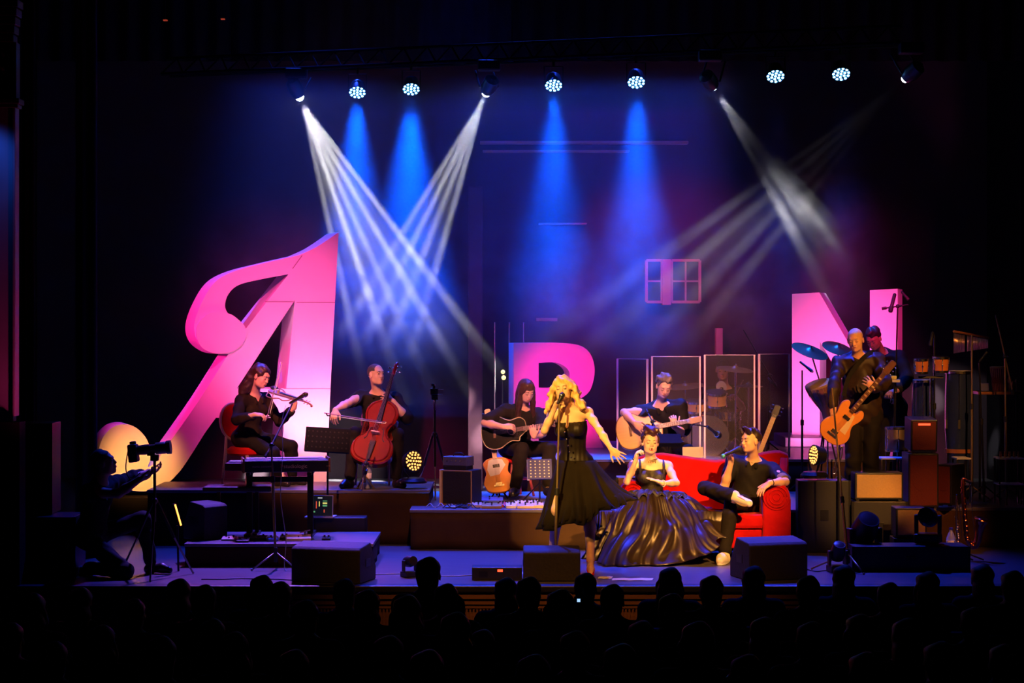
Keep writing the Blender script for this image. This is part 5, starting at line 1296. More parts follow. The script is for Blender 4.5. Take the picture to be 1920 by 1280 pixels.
# ---------------------------------------------------------------- drum kit behind clear screens
M['drum_wood'] = mat('honey_maple_shell', (.62, .34, .10), .35, var=.15, scale=6, coat=.5)
M['head'] = mat('coated_drum_head', (.62, .56, .50), .6, var=.06)
M['bronze'] = mat('bronze_cymbal', (.32, .20, .10), .35, .8, var=.2, scale=3)
M['blue_shell'] = mat('dark_blue_shell', (.015, .025, .09), .22, var=.1, coat=.6)
M['bongo_wood'] = mat('red_orange_bongo_shell', (.55, .17, .04), .25, var=.15, coat=.6)
def drum(c, axis, r, L, label, shell='drum_wood', name='drum', lugs=8, cat='drum', group=None, r2=None, legs=None, headm='head', stand=None):
    root = empty(name, mw=zframe(c, axis), label=label, cat=cat, group=group); r2 = r2 or r
    MB().lathe([(r2, 0), (r2 + (r - r2) * .5 + .004, L * .5), (r, L)], 36).build('shell', shell, root, smooth=2)
    for z, q, nm in ((0, r2, 'hoop'), (L, r, 'hoop')):
        MB().lathe([(q + .001, z - .012), (q + .008, z - .012), (q + .008, z + .012), (q + .001, z + .012)], 36).build(nm, 'chrome', root, smooth=2)
    MB().lathe([(q_, z_) for q_, z_ in ((r - .001, L + .002), (r - .001, L + .006))], 36).build('batter_head', headm, root, smooth=2)
    for i in range(lugs):
        an = 2 * PI * (i + .5) / lugs
        MB().tube([(math.cos(an) * (r2 + .010), math.sin(an) * (r2 + .010), 0), (math.cos(an) * (r + .010), math.sin(an) * (r + .010), L)], .0035, 6).sphere((math.cos(an) * ((r + r2) / 2 + .008), math.sin(an) * ((r + r2) / 2 + .008), L * .5), (.010, .010, .018), 8).build('tension_rod', 'chrome', root, smooth=True)
    if legs:
        inv = root.matrix_world.inverted()
        for i in range(3):
            an = 2 * PI * i / 3 + .4; a = Vector(c) + Vector((math.cos(an) * (r + .01), math.sin(an) * (r + .01), .1)); b = a.copy(); b.z = legs
            MB().tube([inv @ a, inv @ b], .006, 8).build('leg', 'chrome', root)
    return root
ZR = .75
bd = drum(W(1323, 815, 5.95) + Vector((0, .05, 0)), (0, -1, 0), m(38, 5.6), .36, 'big bass drum with pale front head behind the screens', name='bass_drum', headm='head')
bd_base = Z(815, 5.6)
for sx in (-1, 1):
    inv = bd.matrix_world.inverted(); a = Vector((X(1323, 5.7) + sx * .20, 5.75, Z(830, 5.7))); b = Vector((a.x + sx * .08, 5.65, ZR + .003)); MB().tube([inv @ a, inv @ b], .008, 8).build('leg', 'chrome', bd)
drum(W(1343, 759, 5.75), (0, -.25, 1), m(19, 5.7), m(24, 5.7), 'honey coloured rack tom above the bass drum', name='tom_drum', lugs=6)
drum(W(1304, 770, 5.9), (0, -.2, 1), m(17, 5.8), m(18, 5.8), 'honey coloured small tom left of the rack tom', name='tom_drum', lugs=6)
drum(W(1296, 800, 6.2), (0, 0, 1), m(22, 6.1), m(38, 6.1), 'honey coloured floor tom beside the bass drum', name='tom_drum', legs=ZR)
drum(W(1365, 784, 6.15), (0, -.1, 1), m(24, 6.1), m(13, 6.1), 'chrome snare drum at the right of the kit', 'chrome', name='snare_drum', legs=ZR)
def cymbal(c, r, n, label, base_z, group=None, mt='bronze', base=None, tr=.22):
    c = Vector(c); root = empty('cymbal', mw=zframe(c, n), label=label, cat='cymbal', group=group)
    MB().lathe([(.006, .028), (.025, .026), (.042, .010), (.06, .004), (r * .6, -.004), (r, -.014), (r, -.016), (r * .6, -.007), (.05, .0), (.02, .018), (.006, .020)], 40).build('plate', mt, root, smooth=2)
    MB().lathe([(.010, .025), (.012, .04), (.004, .05)], 10).build('wing_nut', 'chrome', root)
    inv = root.matrix_world.inverted(); b = Vector(base) if base else Vector((c.x, c.y, base_z)); j = Vector((b.x, b.y, base_z + (c.z - base_z) * .6)) if base else None
    pts = [c, j, b] if j else [c, b]
    MB().tube([inv @ p for p in pts], .009, 8).build('stand_pole', 'chrome', root)
    for i in range(3):
        an = .3 + i * 2 * PI / 3; MB().tube([inv @ Vector((b.x, b.y, base_z + .2)), inv @ Vector((b.x + math.cos(an) * tr, b.y + math.sin(an) * tr, base_z + .006))], .007, 6).build('leg', 'chrome', root)
    return root
cymbal(W(1379, 690, 5.75), .21, (.1, -.15, 1), 'crash cymbal on a chrome stand before the drummer face', ZR)
cymbal(W(1403, 722, 6.0), .17, (0, -.05, 1), 'hi hat cymbal on a thin stand right of the drummer', ZR)
cymbal(W(1285, 722, 6.3), .24, (-.1, -.12, 1), 'large ride cymbal left behind the second screen', ZR)
# throne
th = empty('drum_throne', G(1360, 6.8, ZR), label='round black drum seat under the drummer', cat='stool')
MB().lathe([(.15, .40), (.17, .42), (.17, .47), (.14, .49)], 28).build('seat', 'plastic', th, smooth=2); MB().tube([(0, 0, .10), (0, 0, .42)], .018, 10).build('post', 'chrome', th)
for i in range(3): MB().tube([(0, 0, .18), (.22 * math.cos(i * 2.09), .22 * math.sin(i * 2.09), .01)], .009, 8).build('leg', 'chrome', th)
for a, b, lb in (((1341, 742), (1352, 728), 'left drumstick in the hand of the drummer'), ((1378, 744), (1393, 713), 'right drumstick pointing up in the hand of the drummer')):
    tag(MB().tube([W(*a, 6.2), W(*b, 6.05)], [.008, .006], 8).sphere(W(*b, 6.05), .009, 8).build('drumstick', 'maple', smooth=True), lb, 'drumstick')
M['clear'] = bpy.data.materials.new('clear_acrylic'); M['clear'].use_nodes = True
nt = M['clear'].node_tree; nt.nodes.remove(nt.nodes['Principled BSDF']); tr_ = nt.nodes.new('ShaderNodeBsdfTransparent'); gl_ = nt.nodes.new('ShaderNodeBsdfGlossy'); mx_ = nt.nodes.new('ShaderNodeMixShader'); df_ = nt.nodes.new('ShaderNodeBsdfDiffuse'); mx2 = nt.nodes.new('ShaderNodeMixShader')
tr_.inputs[0].default_value = (.80, .80, .80, 1); gl_.inputs['Roughness'].default_value = .08; gl_.inputs[0].default_value = (.9, .9, .9, 1)
fz_ = nt.nodes.new('ShaderNodeFresnel'); fz_.inputs[0].default_value = 1.35
df_.inputs[0].default_value = (.30, .28, .28, 1); mx2.inputs[0].default_value = .05
nt.links.new(fz_.outputs[0], mx_.inputs[0]); nt.links.new(tr_.outputs[0], mx_.inputs[1]); nt.links.new(gl_.outputs[0], mx_.inputs[2])
nt.links.new(mx_.outputs[0], mx2.inputs[1]); nt.links.new(df_.outputs[0], mx2.inputs[2]); nt.links.new(mx2.outputs[0], nt.nodes['Material Output'].inputs[0])
M['hinge'] = mat('clear_pinkish_edge', (.75, .55, .55), .4, var=.05)
xs = [(1157, 672, 5.45), (1218, 668, 5.2), (1317, 665, 5.2), (1419, 663.5, 5.2), (1484, 662, 5.35)]
pls = ['leftmost clear drum screen panel, angled back', 'clear drum screen panel behind the acoustic guitarist', 'clear drum screen panel in front of the drummer', 'rightmost clear drum screen panel beside letter N']
for i in range(4):
    a, b = xs[i], xs[i + 1]; A = G(a[0] + (3 if i else 0), a[2], 0); B_ = G(b[0] - 3, b[2], 0); root = empty('drum_screen', (A.x, A.y, ZR), label=pls[i], cat='screen', group='clear drum screens')
    d = B_ - A; L = d.length; M4 = frame((0, 0, 0), d, z=(0, 0, 1)); h = Z(a[1], a[2]) - ZR
    MB().box(.004, L - .004, -.004, .004, .002, h, M4=M4).build('pane', 'clear', root)
    MB().box(-.001, .018, -.010, .010, .0, h, M4=M4).build('edge_strip', 'hinge', root)
    MB().box(L - .018, L, -.010, .010, .0, h, M4=M4).build('edge_strip', 'hinge', root)
    MB().box(.0, L, -.005, .005, h - .004, h + .001, M4=M4).build('top_edge', 'hinge', root)
# ---------------------------------------------------------------- right side: percussion and gear
cymbal(W(1519, 656, 4.3), m(36, 4.3), (.32, -.38, 1), 'dark cymbal tilted left in front of letter N', .4, base=G(1552, 4.35, .4))
cymbal(W(1571, 651, 4.7), m(30, 4.7), (.25, -.45, 1), 'second dark cymbal beside the head of the bass player', .4, base=G(1574, 4.75, .4), mt='bronze')
# djembe on a stand
root = empty('djembe', mw=zframe(W(1548, 768, 4.3), (-.32, -.25, 1)), label='rope tuned djembe drum tilted behind the orange bass', cat='drum')
MB().lathe([(.055, -.12), (.05, -.02), (.075, .06), (.125, .2), (.14, .29)], 30).build('shell', 'side_wood', root, smooth=2)
MB().lathe([(.135, .285), (.147, .29), (.147, .31), (.13, .316)], 30).build('skin_head', 'tan', root, smooth=2)
mb = MB()
for i in range(22):
    a = 2 * PI * i / 22; b = a + .14 * (1 if i % 2 else -1); mb.tube([(.146 * math.cos(a), .146 * math.sin(a), .29), (.128 * math.cos(b), .128 * math.sin(b), .19), (.075 * math.cos(a), .075 * math.sin(a), .06)], .0035, 5)
mb.build('ropes', 'tan', root)
inv = root.matrix_world.inverted()
for i in range(3): MB().tube([inv @ (W(1548, 780, 4.3)), inv @ (G(1548, 4.3, .405) + Vector((.2 * math.cos(i * 2.1), .2 * math.sin(i * 2.1), 0)))], .009, 8).build('stand_leg', 'metal', root)
# congas and bongos
def conga(px, Y, ptop, r, label):
    top = Z(ptop, Y); z0 = .4; H = top - z0; root = empty('conga', G(px, Y, z0), label=label, cat='drum', group='tall blue congas')
    MB().lathe([(r * .72, .0), (r * .80, H * .15), (r * 1.05, H * .55), (r * 1.02, H * .8), (r * .96, H - .01)], 32).build('shell', 'blue_shell', root, smooth=2)
    MB().lathe([(r * .97, H - .03), (r * 1.03, H - .03), (r * 1.03, H - .005), (r * .97, H + .0)], 32).build('hoop', 'chrome', root, smooth=2)
    MB().lathe([(r * .96, H - .004), (r * .96, H + .003)], 32).build('skin_head', 'head', root)
    for i in range(6):
        a = 2 * PI * (i + .3) / 6; MB().tube([(r * 1.03 * math.cos(a), r * 1.03 * math.sin(a), H - .02), (r * 1.09 * math.cos(a), r * 1.09 * math.sin(a), H * .62)], .005, 6).box(r * 1.05 * math.cos(a) - .012, r * 1.05 * math.cos(a) + .012, r * 1.05 * math.sin(a) - .012, r * 1.05 * math.sin(a) + .012, H * .55, H * .62).build('tension_rod', 'chrome', root)
    MB().lathe([(r * 1.02, H * .36), (r * 1.03, H * .36), (r * 1.03, H * .39), (r * 1.0, H * .39)], 32).build('band', 'side_wood', root)
    return root
conga(1731, 4.0, 712, m(20, 4.0), 'narrower blue conga standing under the bongos')
conga(1798, 4.0, 695, m(25, 4.0), 'wider blue conga standing right of the bongos')
def bongo(px, py, r, h, label):
    Y = 3.72; return drum(W(px, py, Y), (0, -.06, 1), r, h, label, 'bongo_wood', name='bongo', lugs=6, r2=r * .92, headm='head', cat='drum')
b1 = bongo(1727, 698, m(13, 3.7), m(24, 3.7), 'left orange bongo drum with chrome rims')
b2 = bongo(1764, 696, m(14, 3.7), m(26, 3.7), 'right orange bongo drum with chrome rims')
bs = empty('bongo_stand', G(1745, 3.74, .4), label='chrome stand holding the pair of orange bongos', cat='stand')
MB().tube([(0, 0, .0 + .1), (0, 0, Z(706, 3.74) - .4)], .011, 10).build('pole', 'chrome', bs)
MB().box(-.13, .13, -.012, .012, Z(706, 3.74) - .415, Z(706, 3.74) - .395).build('crossbar', 'chrome', bs)
for i in range(3): MB().tube([(0, 0, .25), (.22 * math.cos(i * 2.09 + 1), .22 * math.sin(i * 2.09 + 1), .006)], .008, 8).build('leg', 'chrome', bs)
# bar chimes
A = W(1788, 621, 3.5); B_ = W(1853, 633, 3.9)
root = empty('bar_chimes', A, label='row of hanging brass bar chimes on a stand', cat='chimes'); d = B_ - A
MB().tube([Vector((0, 0, .0)), d], .013, 8).build('mounting_bar', 'side_wood', root)
M['brass'] = mat('brass_tube', (.75, .52, .22), .28, 1.0, var=.1)
for i in range(34):
    if i in (11, 12): continue
    k = (i + .5) / 34; p = d * k; L = .21 - .12 * k
    MB().tube([p + Vector((0, 0, -.02)), p + Vector((0, 0, -.02 - L))], .0038, 6).build('chime_bar', 'brass', root, smooth=True)
mic_stand(G(1822, 3.66, .4), W(1822, 628, 3.66), 'thin brass toned stand under the bar chimes', mt='stand_gold', tripod=.22)
# percussion table with small things
t = empty('percussion_table', G(1872, 4.1, .4), label='black cloth topped table of small percussion at the right edge', cat='table')
zt = Z(733, 4.1) - .4
MB().box(-.26, .26, -.2, .2, zt - .03, zt).build('tabletop', 'side_wood', t, bevel=.004)
for sx in (-1, 1):
    for sy in (-1, 1): MB().tube([(sx * .24, sy * .18, 0), (sx * .24, sy * .18, zt - .03)], .012, 8).build('leg', 'metal', t)
bk = empty('basket_drum', G(1872, 4.05, .4 + zt + .001), label='red cord strung drum standing on the percussion table', cat='drum')
MB().lathe([(.055, 0), (.075, .10), (.085, .22), (.08, .25)], 24).build('shell', 'red_cab', bk, smooth=2)
mb = MB()
for i in range(24): a = 2 * PI * i / 24; mb.tube([(.088 * math.cos(a), .088 * math.sin(a), .25), (.06 * math.cos(a + .1), .06 * math.sin(a + .1), .005)], .003, 5)
mb.build('cords', 'brass', bk)
MB().lathe([(.082, .24), (.09, .245), (.09, .262), (.07, .266)], 24).build('skin_head', 'tan', bk, smooth=2)
tag(MB().box(-.05, .05, -.012, .012, 0, .09, M4=Matrix.Translation(G(1846, 3.98, .4 + zt + .001)) @ Matrix.Rotation(R(-14), 4, 'X')).build('blue_box', 'blue_paint', bevel=.006), 'small blue box standing on the left of the percussion table', 'box')
for i, (px, h) in enumerate(((1893, .16), (1900, .11), (1906, .13))):
    r_ = empty('shaker', G(px, 4.02, .4 + zt + .001), label=('tallest', 'shortest', 'middle sized')[i] + ' wooden shaker at the right end of the percussion table', cat='shaker')
    MB().lathe([(.008, 0), (.009, h * .5)], 10).build('handle', 'maple', r_, smooth=2); MB().sphere((0, 0, h * .75), (.02, .02, h * .28), 10).build('shaker_head', 'brass', r_, smooth=True)
# percussion pad with a yellow top block in the hands of the percussionist
tw = empty('wood_block', W(1678, 713, 3.95), label='small yellow wood block before the percussionist hands', cat='percussion block')
MB().box(-.05, .05, -.03, .03, -.02, .012).build('block', 'head', tw, bevel=.005); MB().box(-.045, .015, -.025, .025, .013, .05).build('upper_block', 'yellow', tw, bevel=.005)
MB().tube([(0, .03, -.02), (0, .03, .4 - W(1678, 713, 3.95).z)], .008, 8).build('stand_pole', 'metal', tw)
# side drum (silver shell) on stand and glass tray
drum(W(1681, 844, 3.6), (0, 0, 1), m(20, 3.6), m(42, 3.6), 'deep silver shelled drum beside the legs of the percussionist', 'brushed', name='side_drum', lugs=6, legs=.4)
def shelf(px0, px1, py, Y, z0, label):
    root = empty('side_shelf', (X((px0 + px1) / 2, Y), Y, z0), label=label, cat='shelf'); w_ = m((px1 - px0) / 2, Y); h = Z(py, Y) - z0
    MB().box(-w_, w_, -.13, .13, h - .015, h).build('top', 'white', root, bevel=.003); MB().box(-w_, w_, -.12, .12, h * .45 - .012, h * .45).build('lower_shelf', 'white', root, bevel=.003)
    for sx in (-1, 1):
        for sy in (-1, 1): MB().box(sx * (w_ - .01) - .008, sx * (w_ - .01) + .008, sy * .11 - .008, sy * .11 + .008, 0, h - .015).build('leg', 'chrome', root)
    return root, h
sh, h1 = shelf(1648, 1694, 857, 3.3, .4, 'small white topped shelf behind the beige amplifier')
shelf(1789, 1816, 857, 3.3, .4, 'narrow white topped shelf right of the speaker stack')
sh2, h2 = shelf(1868, 1916, 857, 3.3, .4, 'white topped shelf holding small glasses at the right edge')
for k in range(5): 
    g_ = MB().lathe([(.012, 0), (.014, .03), (.010, .045), (.012, .06)], 10).build('glass_bottle', 'brass', smooth=2); g_.location = G(1876 + k * 8.5, 3.28, .4 + h2 + .001); tag(g_, ('leftmost', 'second', 'third', 'fourth', 'rightmost')[k] + ' small brass bottle on the shelf at the right edge', 'bottle', 'brass bottles on the right shelf')
# speakers
def speaker(c, w, h, d, label, rx=0, rz=0, front='red_cab', case='plastic', cones=1, name='speaker_cabinet', badge=None, cat='speaker'):
    root = empty(name, c, rz, label=label, cat=cat)
    M4 = Matrix.Rotation(R(rx), 4, 'X') if rx else Matrix.Identity(4)
    MB().box(-w / 2, w / 2, -d / 2, d / 2, 0, h, M4=M4).build('case', case, root, bevel=.008)
    fr_ = MB().box(-w / 2 + .018, w / 2 - .018, -d / 2 - .006, -d / 2, .018, h - .018, M4=M4).build('front_grille', front, root, bevel=.003)
    for i in range(cones):
        r = min(w, h / cones) * .36; cz = h * (i + .5) / cones
        MB().lathe([(r, .0), (r + .006, .004), (r * .93, .006), (r * .45, .002), (r * .2, .005)], 28, M4 @ Matrix.Translation((0, -d / 2 - .006, cz)) @ Matrix.Rotation(R(90), 4, 'X')).build('cone_ring', front, fr_, smooth=2)
    if badge: MB().box(-.06, .06, -d / 2 - .012, -d / 2 - .006, h - .055, h - .035, M4=M4).build('badge', badge, root)
    for sx in (-1, 1): MB().box(sx * (w / 2 - .03) - .015, sx * (w / 2 - .03) + .015, -d / 2 + .01, -d / 2 + .04, -.012, .001, M4=M4).build('rubber_foot', 'plastic', root)
    return root
Ys = 2.75
speaker(G(1725, Ys + .18, .42), m(57, Ys), Z(850, Ys) - .42, .36, 'lower dark red speaker cabinet of the right hand stack')
speaker(G(1726, Ys + .18, Z(850, Ys) + .03), m(50, Ys), m(60, Ys), .34, 'upper dark red speaker with glowing badge on the stack', rx=4, badge='red_led')
# tilted monitor beside the stack
speaker(G(1783, 2.9, .44), m(30, 2.9), m(75, 2.9), .28, 'dark red monitor speaker turned sideways right of the stack', rz=-.7)
# beige amp and its case
speaker(G(1644, 2.5, .53), m(90, 2.5), m(50, 2.5), .26, 'wide beige fronted amplifier in front of the bass player', front='tan', cones=0, name='guitar_amplifier', cat='amplifier')
def case(c, w, d, h, label, mt='plastic', name='flight_case'):
    root = empty(name, c, label=label, cat='case')
    MB().box(-w / 2, w / 2, -d / 2, d / 2, .0, h).build('box', mt, root, bevel=.006)
    for sx in (-1, 1): MB().box(sx * w / 2 - .012, sx * w / 2 + .012, -d / 2 - .004, -d / 2 + .012, .0, h).build('corner_rail', 'metal', root)
    MB().box(-.04, .04, -d / 2 - .012, -d / 2, h * .45, h * .6).build('latch', 'metal', root)
    return root
case(G(1644, 2.48, 0), m(100, 2.5), .34, .515, 'black flight case under the beige fronted amplifier')
speaker(G(1704, 1.75, .24), m(58, 1.75), m(54, 1.75), .26, 'second beige amplifier low beside the dark moving lamp', front='tan', cones=1, name='guitar_amplifier', cat='amplifier')
case(G(1704, 1.75, 0), m(62, 1.75), .30, .225, 'low black case under the second beige amplifier')
case(G(1542, 2.55, 0), m(94, 2.55), .26, Z(899, 2.55), 'dark case standing under the right amber floor lamp')
# LED floor lamps (par cans on a yoke)
def floor_lamp(c, r, face, label, depth=.12, yoke=True, base_w=.16, lens='amber_led', dots=24):
    c = Vector(c); root = empty('stage_lamp', (c.x, c.y, c.z), label=label, cat='stage lamp'); M4 = zframe((0, 0, 0), face)
    MB().lathe([(r * .35, -depth), (r * .8, -depth * .85), (r, -depth * .2), (r * 1.08, 0), (r * 1.08, .012), (r, .014), (r * .98, .002), (.001, .0)], 30, M4).build('housing', 'plastic', root, smooth=2)
    rings = [(0, 1)] + [(.36, 6), (.66, 10), (.9, 15)]
    for rr, n in rings:
        for i in range(n):
            a = 2 * PI * i / n; M5 = M4 @ Matrix.Translation((rr * r * .95 * math.cos(a), rr * r * .95 * math.sin(a), .004))
            MB().lathe([(r * .105, 0), (r * .095, .006), (r * .04, .010)], 8, M5).build('led', lens, root, smooth=2)
    if yoke:
        s_ = M4.to_3x3() @ Vector((1, 0, 0)); s_.z = 0; s_.normalize()
        b = Vector((0, .03, -r - .07))
        MB().tube(smooth_pts([s_ * r * 1.12, s_ * r * 1.15 + Vector((0, .02, -r * .8)), b + s_ * r * .5, b, b - s_ * r * .5, -s_ * r * 1.15 + Vector((0, .02, -r * .8)), -s_ * r * 1.12], 4), .008, 8).build('yoke', 'metal', root, smooth=True)
        MB().lathe([(.14, -r - .12), (.14, -r - .10), (.11, -r - .07), (.03, -r - .06)], 24).build('base', 'metal', root, smooth=2)
    return root
floor_lamp(W(775, 864, 3.35), m(19, 3.35), (.62, -.75, .12), 'lit amber floor lamp right of the cello player', .11)
l_ = bpy.data.lights.new('amber_par', 'SPOT'); l_.energy = 6; l_.color = AMBER; l_.spot_size = R(60); lo = bpy.data.objects.new('amber_par', l_); C.objects.link(lo); lo.location = W(778, 864, 3.3); lo.rotation_euler = Vector((.62, -.75, .12)).to_track_quat('-Z', 'Y').to_euler()
floor_lamp(W(1527, 853, 2.55), m(18, 2.55), (-.95, -.35, .08), 'lit amber floor lamp on the dark case left of the bass player', .12)
# dark moving head lamps
def moving_head(c, s, label, rz=0.0, tilt=60, lens=None):
    root = empty('moving_head_lamp', c, rz, label=label, cat='stage lamp')
    MB().box(-.16 * s, .16 * s, -.14 * s, .14 * s, 0, .12 * s).build('base', 'plastic', root, bevel=.02 * s)
    for sx in (-1, 1): MB().box(sx * .15 * s - .02 * s, sx * .15 * s + .02 * s, -.05 * s, .05 * s, .12 * s, .36 * s).build('yoke_arm', 'plastic', root, bevel=.01 * s)
    M4 = Matrix.Translation((0, 0, .33 * s)) @ Matrix.Rotation(R(tilt), 4, 'X')
    hd = MB().lathe([(.05 * s, -.15 * s), (.11 * s, -.12 * s), (.125 * s, 0), (.11 * s, .10 * s), (.10 * s, .16 * s)], 24, M4).build('head', 'plastic', root, smooth=2)
    MB().lathe([(.085 * s, .161 * s), (.06 * s, .166 * s), (.001, .17 * s)], 20, M4).build('lens', lens or 'ebony', hd, smooth=2)
    return root
moving_head(G(1620, 1.3), 1.0, 'dark moving head lamp on the floor before the bass player', .3, 40)
moving_head(G(1571, .85), .55, 'small dark lamp at the foot of the leaning microphone stand', .2, 30)
moving_head(G(1740, 1.15, .235), .72, 'dark lamp head standing on the black road case', -.4, 75)
case(G(1702, 1.1, 0), m(215, 1.1), .34, .225, 'long black road case on the stage floor at right')
# wedges
def wedge(c, w, h, d, rz, label, group=None, front='grille'):
    root = empty('stage_monitor', c, rz, label=label, cat='stage monitor')
    pr = [(-d / 2, 0), (d / 2, 0), (d / 2, h * .35), (d * .18, h), (-d / 2 + .03, h * .92), (-d / 2, h * .86)]      # the audience sees the back at -y
    pts = [Vector((x, y, z)) for x in (-w / 2, w / 2) for (y, z) in pr]; n = len(pr)
    MB().add(pts, [tuple(range(n)), tuple(range(n, 2 * n))[::-1]] + [(i, i + n, (i + 1) % n + n, (i + 1) % n) for i in range(n)]).build('case', 'wedge_black', root, bevel=.012)
    a = Vector((0, d / 2, h * .35)); b = Vector((0, d * .18, h)); dd = b - a; nn = Vector((0, dd.z, -dd.y)).normalized()
    g = [a + dd * k + nn * q + Vector((sx * (w / 2 - .02), 0, 0)) for sx in (-1, 1) for k in (.06, .94) for q in (.001, .008)]
    MB().add(g, [(0, 1, 3, 2), (4, 6, 7, 5), (0, 4, 5, 1), (2, 3, 7, 6), (0, 2, 6, 4), (1, 5, 7, 3)]).build('front_grille', front, root)
    for sx in (-1, 1): MB().box(sx * w / 2 - .004, sx * w / 2 + .004, -.06, .06, h * .4, h * .6).build('side_handle', 'plastic', root)
    return root
wedge(G(1034, .35), m(106, .35), m(62, .35), .38, 0, 'stage monitor directly in front of the blonde singer')
wedge(G(626, .25), m(136, .25), m(72, .25), .42, -.28, 'stage monitor on the floor before the low keyboard platform')
wedge(G(1441, .45), m(118, .45), m(76, .45), .44, .30, 'stage monitor on the floor before the red sofa')
wedge(G(385, 1.75, .215), .30, .36, .30, .9, 'black monitor standing on end on the low platform')
# sax pair, bottle
def sax(base, h, label, mt, bellr, lean=0.04, curved=True):
    root = empty('saxophone', base, label=label, cat='saxophone')
    if curved:
        P = smooth_pts([(0.02, 0, h), (-.03, 0, h + .02), (-.035, 0, h - .03), (-.02, 0, h * .6), (.0, 0, h * .25), (.03, 0, .10), (.075, 0, .07), (.11, 0, .14), (.125, -.01, .24), (.14, -.03, .33)], 5)
        n = len(P); rs = [.008 + .03 * min(1, i / (n * .75)) + (max(0, (i - n * .78) / (n * .22)) ** 2) * bellr for i in range(n)]
    else:
        P = smooth_pts([(0, 0, h), (.0, 0, h * .5), (.01, 0, .12), (.015, 0, .02)], 8); n = len(P); rs = [.007 + .02 * i / n + (max(0, (i - n * .85) / (n * .15)) ** 2) * bellr for i in range(n)]
    MB().tube(P, rs, 14).build('body_tube', mt, root, smooth=True)
    rnd = random.Random(2)
    for i in range(22 if curved else 16):
        k = .2 + .5 * i / 22 if curved else .1 + .8 * i / 16; p = P[int(k * (n - 1))]; r = rs[int(k * (n - 1))]
        a = rnd.uniform(-2.6, -.5); MB().lathe([(.012, 0), (.013, .004), (.006, .008)], 10, zframe(Vector(p) + Vector((math.cos(a), math.sin(a), 0)) * (r + .004), (math.cos(a), math.sin(a), 0))).build('key_cup', mt, root, smooth=2)
    MB().tube([Vector(P[2]) + Vector((.02, -.02, -.02)), Vector(P[int(n * .6)]) + Vector((.035, -.03, 0))], .003, 6).build('key_rod', 'chrome', root)
    if curved: MB().tube([P[0], Vector(P[0]) + Vector((.035, 0, -.012))], [.009, .006], 8).build('mouthpiece', 'ebony', root)
    return root
sax(G(1812, 1.75, .07), m(150, 1.75) - .07, 'red gold alto saxophone on a stand at the right', 'sax_brass', .045)
sax(G(1794, 1.85, .05), m(122, 1.85) - .05, 'straight silver soprano saxophone left of the alto saxophone', 'sax_silver', .03, curved=False)
for px, lb in ((1815, 'black tripod stand under the alto saxophone'), (1795, 'black peg stand under the soprano saxophone')):
    root = empty('instrument_stand', G(px, 1.8), label=lb, cat='stand')
    MB().tube([(0, .0, 0.03), (0, .0, .09 if px > 1800 else .06)], .012, 8).build('peg', 'metal', root)
    for i in range(3): MB().tube([(0, 0, .06), (.15 * math.cos(i * 2.09 - .4), .15 * math.sin(i * 2.09 - .4), .008)], .008, 8).build('leg', 'metal', root)
def bottle(c, r, h, label, group=None, mt='bottle_plastic', name='water_bottle'):
    root = empty(name, c, label=label, cat='bottle', group=group)
    MB().lathe([(r * .8, 0), (r, .01), (r * .95, h * .3), (r, h * .35), (r * .93, h * .5), (r, h * .66), (r * .6, h * .82), (r * .35, h * .88), (r * .35, h * .93)], 20).build('body', mt, root, smooth=2)
    MB().lathe([(r * .42, h * .93), (r * .42, h)], 14).build('cap', 'blue_paint', root); MB().lathe([(r * 1.01, h * .38), (r * 1.01, h * .6)], 20).build('wrap', 'paper', root)
    return root
bottle(G(1783, 1.9), .045, .30, 'large water bottle beside the soprano saxophone')
bottle(G(690, 3.32, .56), .04, .27, 'water bottle standing behind the cello endpin')
# crossed hi hat hardware near the bass player feet
root = empty('tambourine_stand', G(1572, 2.35, .0), label='leaning chrome percussion frame left of the bass player legs', cat='stand')
MB().tube(smooth_pts([(-.05, 0, Z(888, 2.35)), (-.03, 0, Z(868, 2.35)), (.02, 0, Z(842, 2.35)), (.04, 0, Z(838, 2.35)), (.03, 0, Z(856, 2.35)), (-.02, 0, Z(884, 2.35)), (-.05, 0, Z(888, 2.35))], 5), .006, 8).build('ring', 'chrome', root, smooth=True)
MB().tube([(0, 0, 0), (0, 0, Z(870, 2.35))], .01, 8).build('pole', 'metal', root)

# ---------------------------------------------------------------- left side gear
k0 = W(459, 874, 1.75); k1 = W(616, 871, 1.9)
root = empty('stage_keyboard', k0, label='long black stage keyboard with lettered back panel', cat='keyboard'); d = k1 - k0; d.z = 0; L = d.length; M4 = frame((0, 0, 0), d, z=(0, 0, 1)); hh = m(24, 1.8)
MB().box(0, L, 0, .30, -hh / 2, hh / 2 - .01, M4=M4).build('case', 'plastic', root, bevel=.008)
MB().box(.02, L - .02, .01, .10, hh / 2 - .01, hh / 2 - .004, M4=M4).build('control_panel', 'steel', root)
MB().box(-.02, 0, -.0, .31, -hh / 2 - .005, hh / 2 + .012, M4=M4).build('end_cheek', 'side_wood', root, bevel=.004)
MB().box(L, L + .02, -.0, .31, -hh / 2 - .005, hh / 2 + .012, M4=M4).build('end_cheek', 'side_wood', root, bevel=.004)
mb = MB()
for i in range(44): mb.box(.03 + i * (L - .06) / 44, .03 + (i + .9) * (L - .06) / 44, .13, .29, hh / 2 - .01, hh / 2 + .004, M4=M4)
mb.build('white_keys', 'key_white', root)
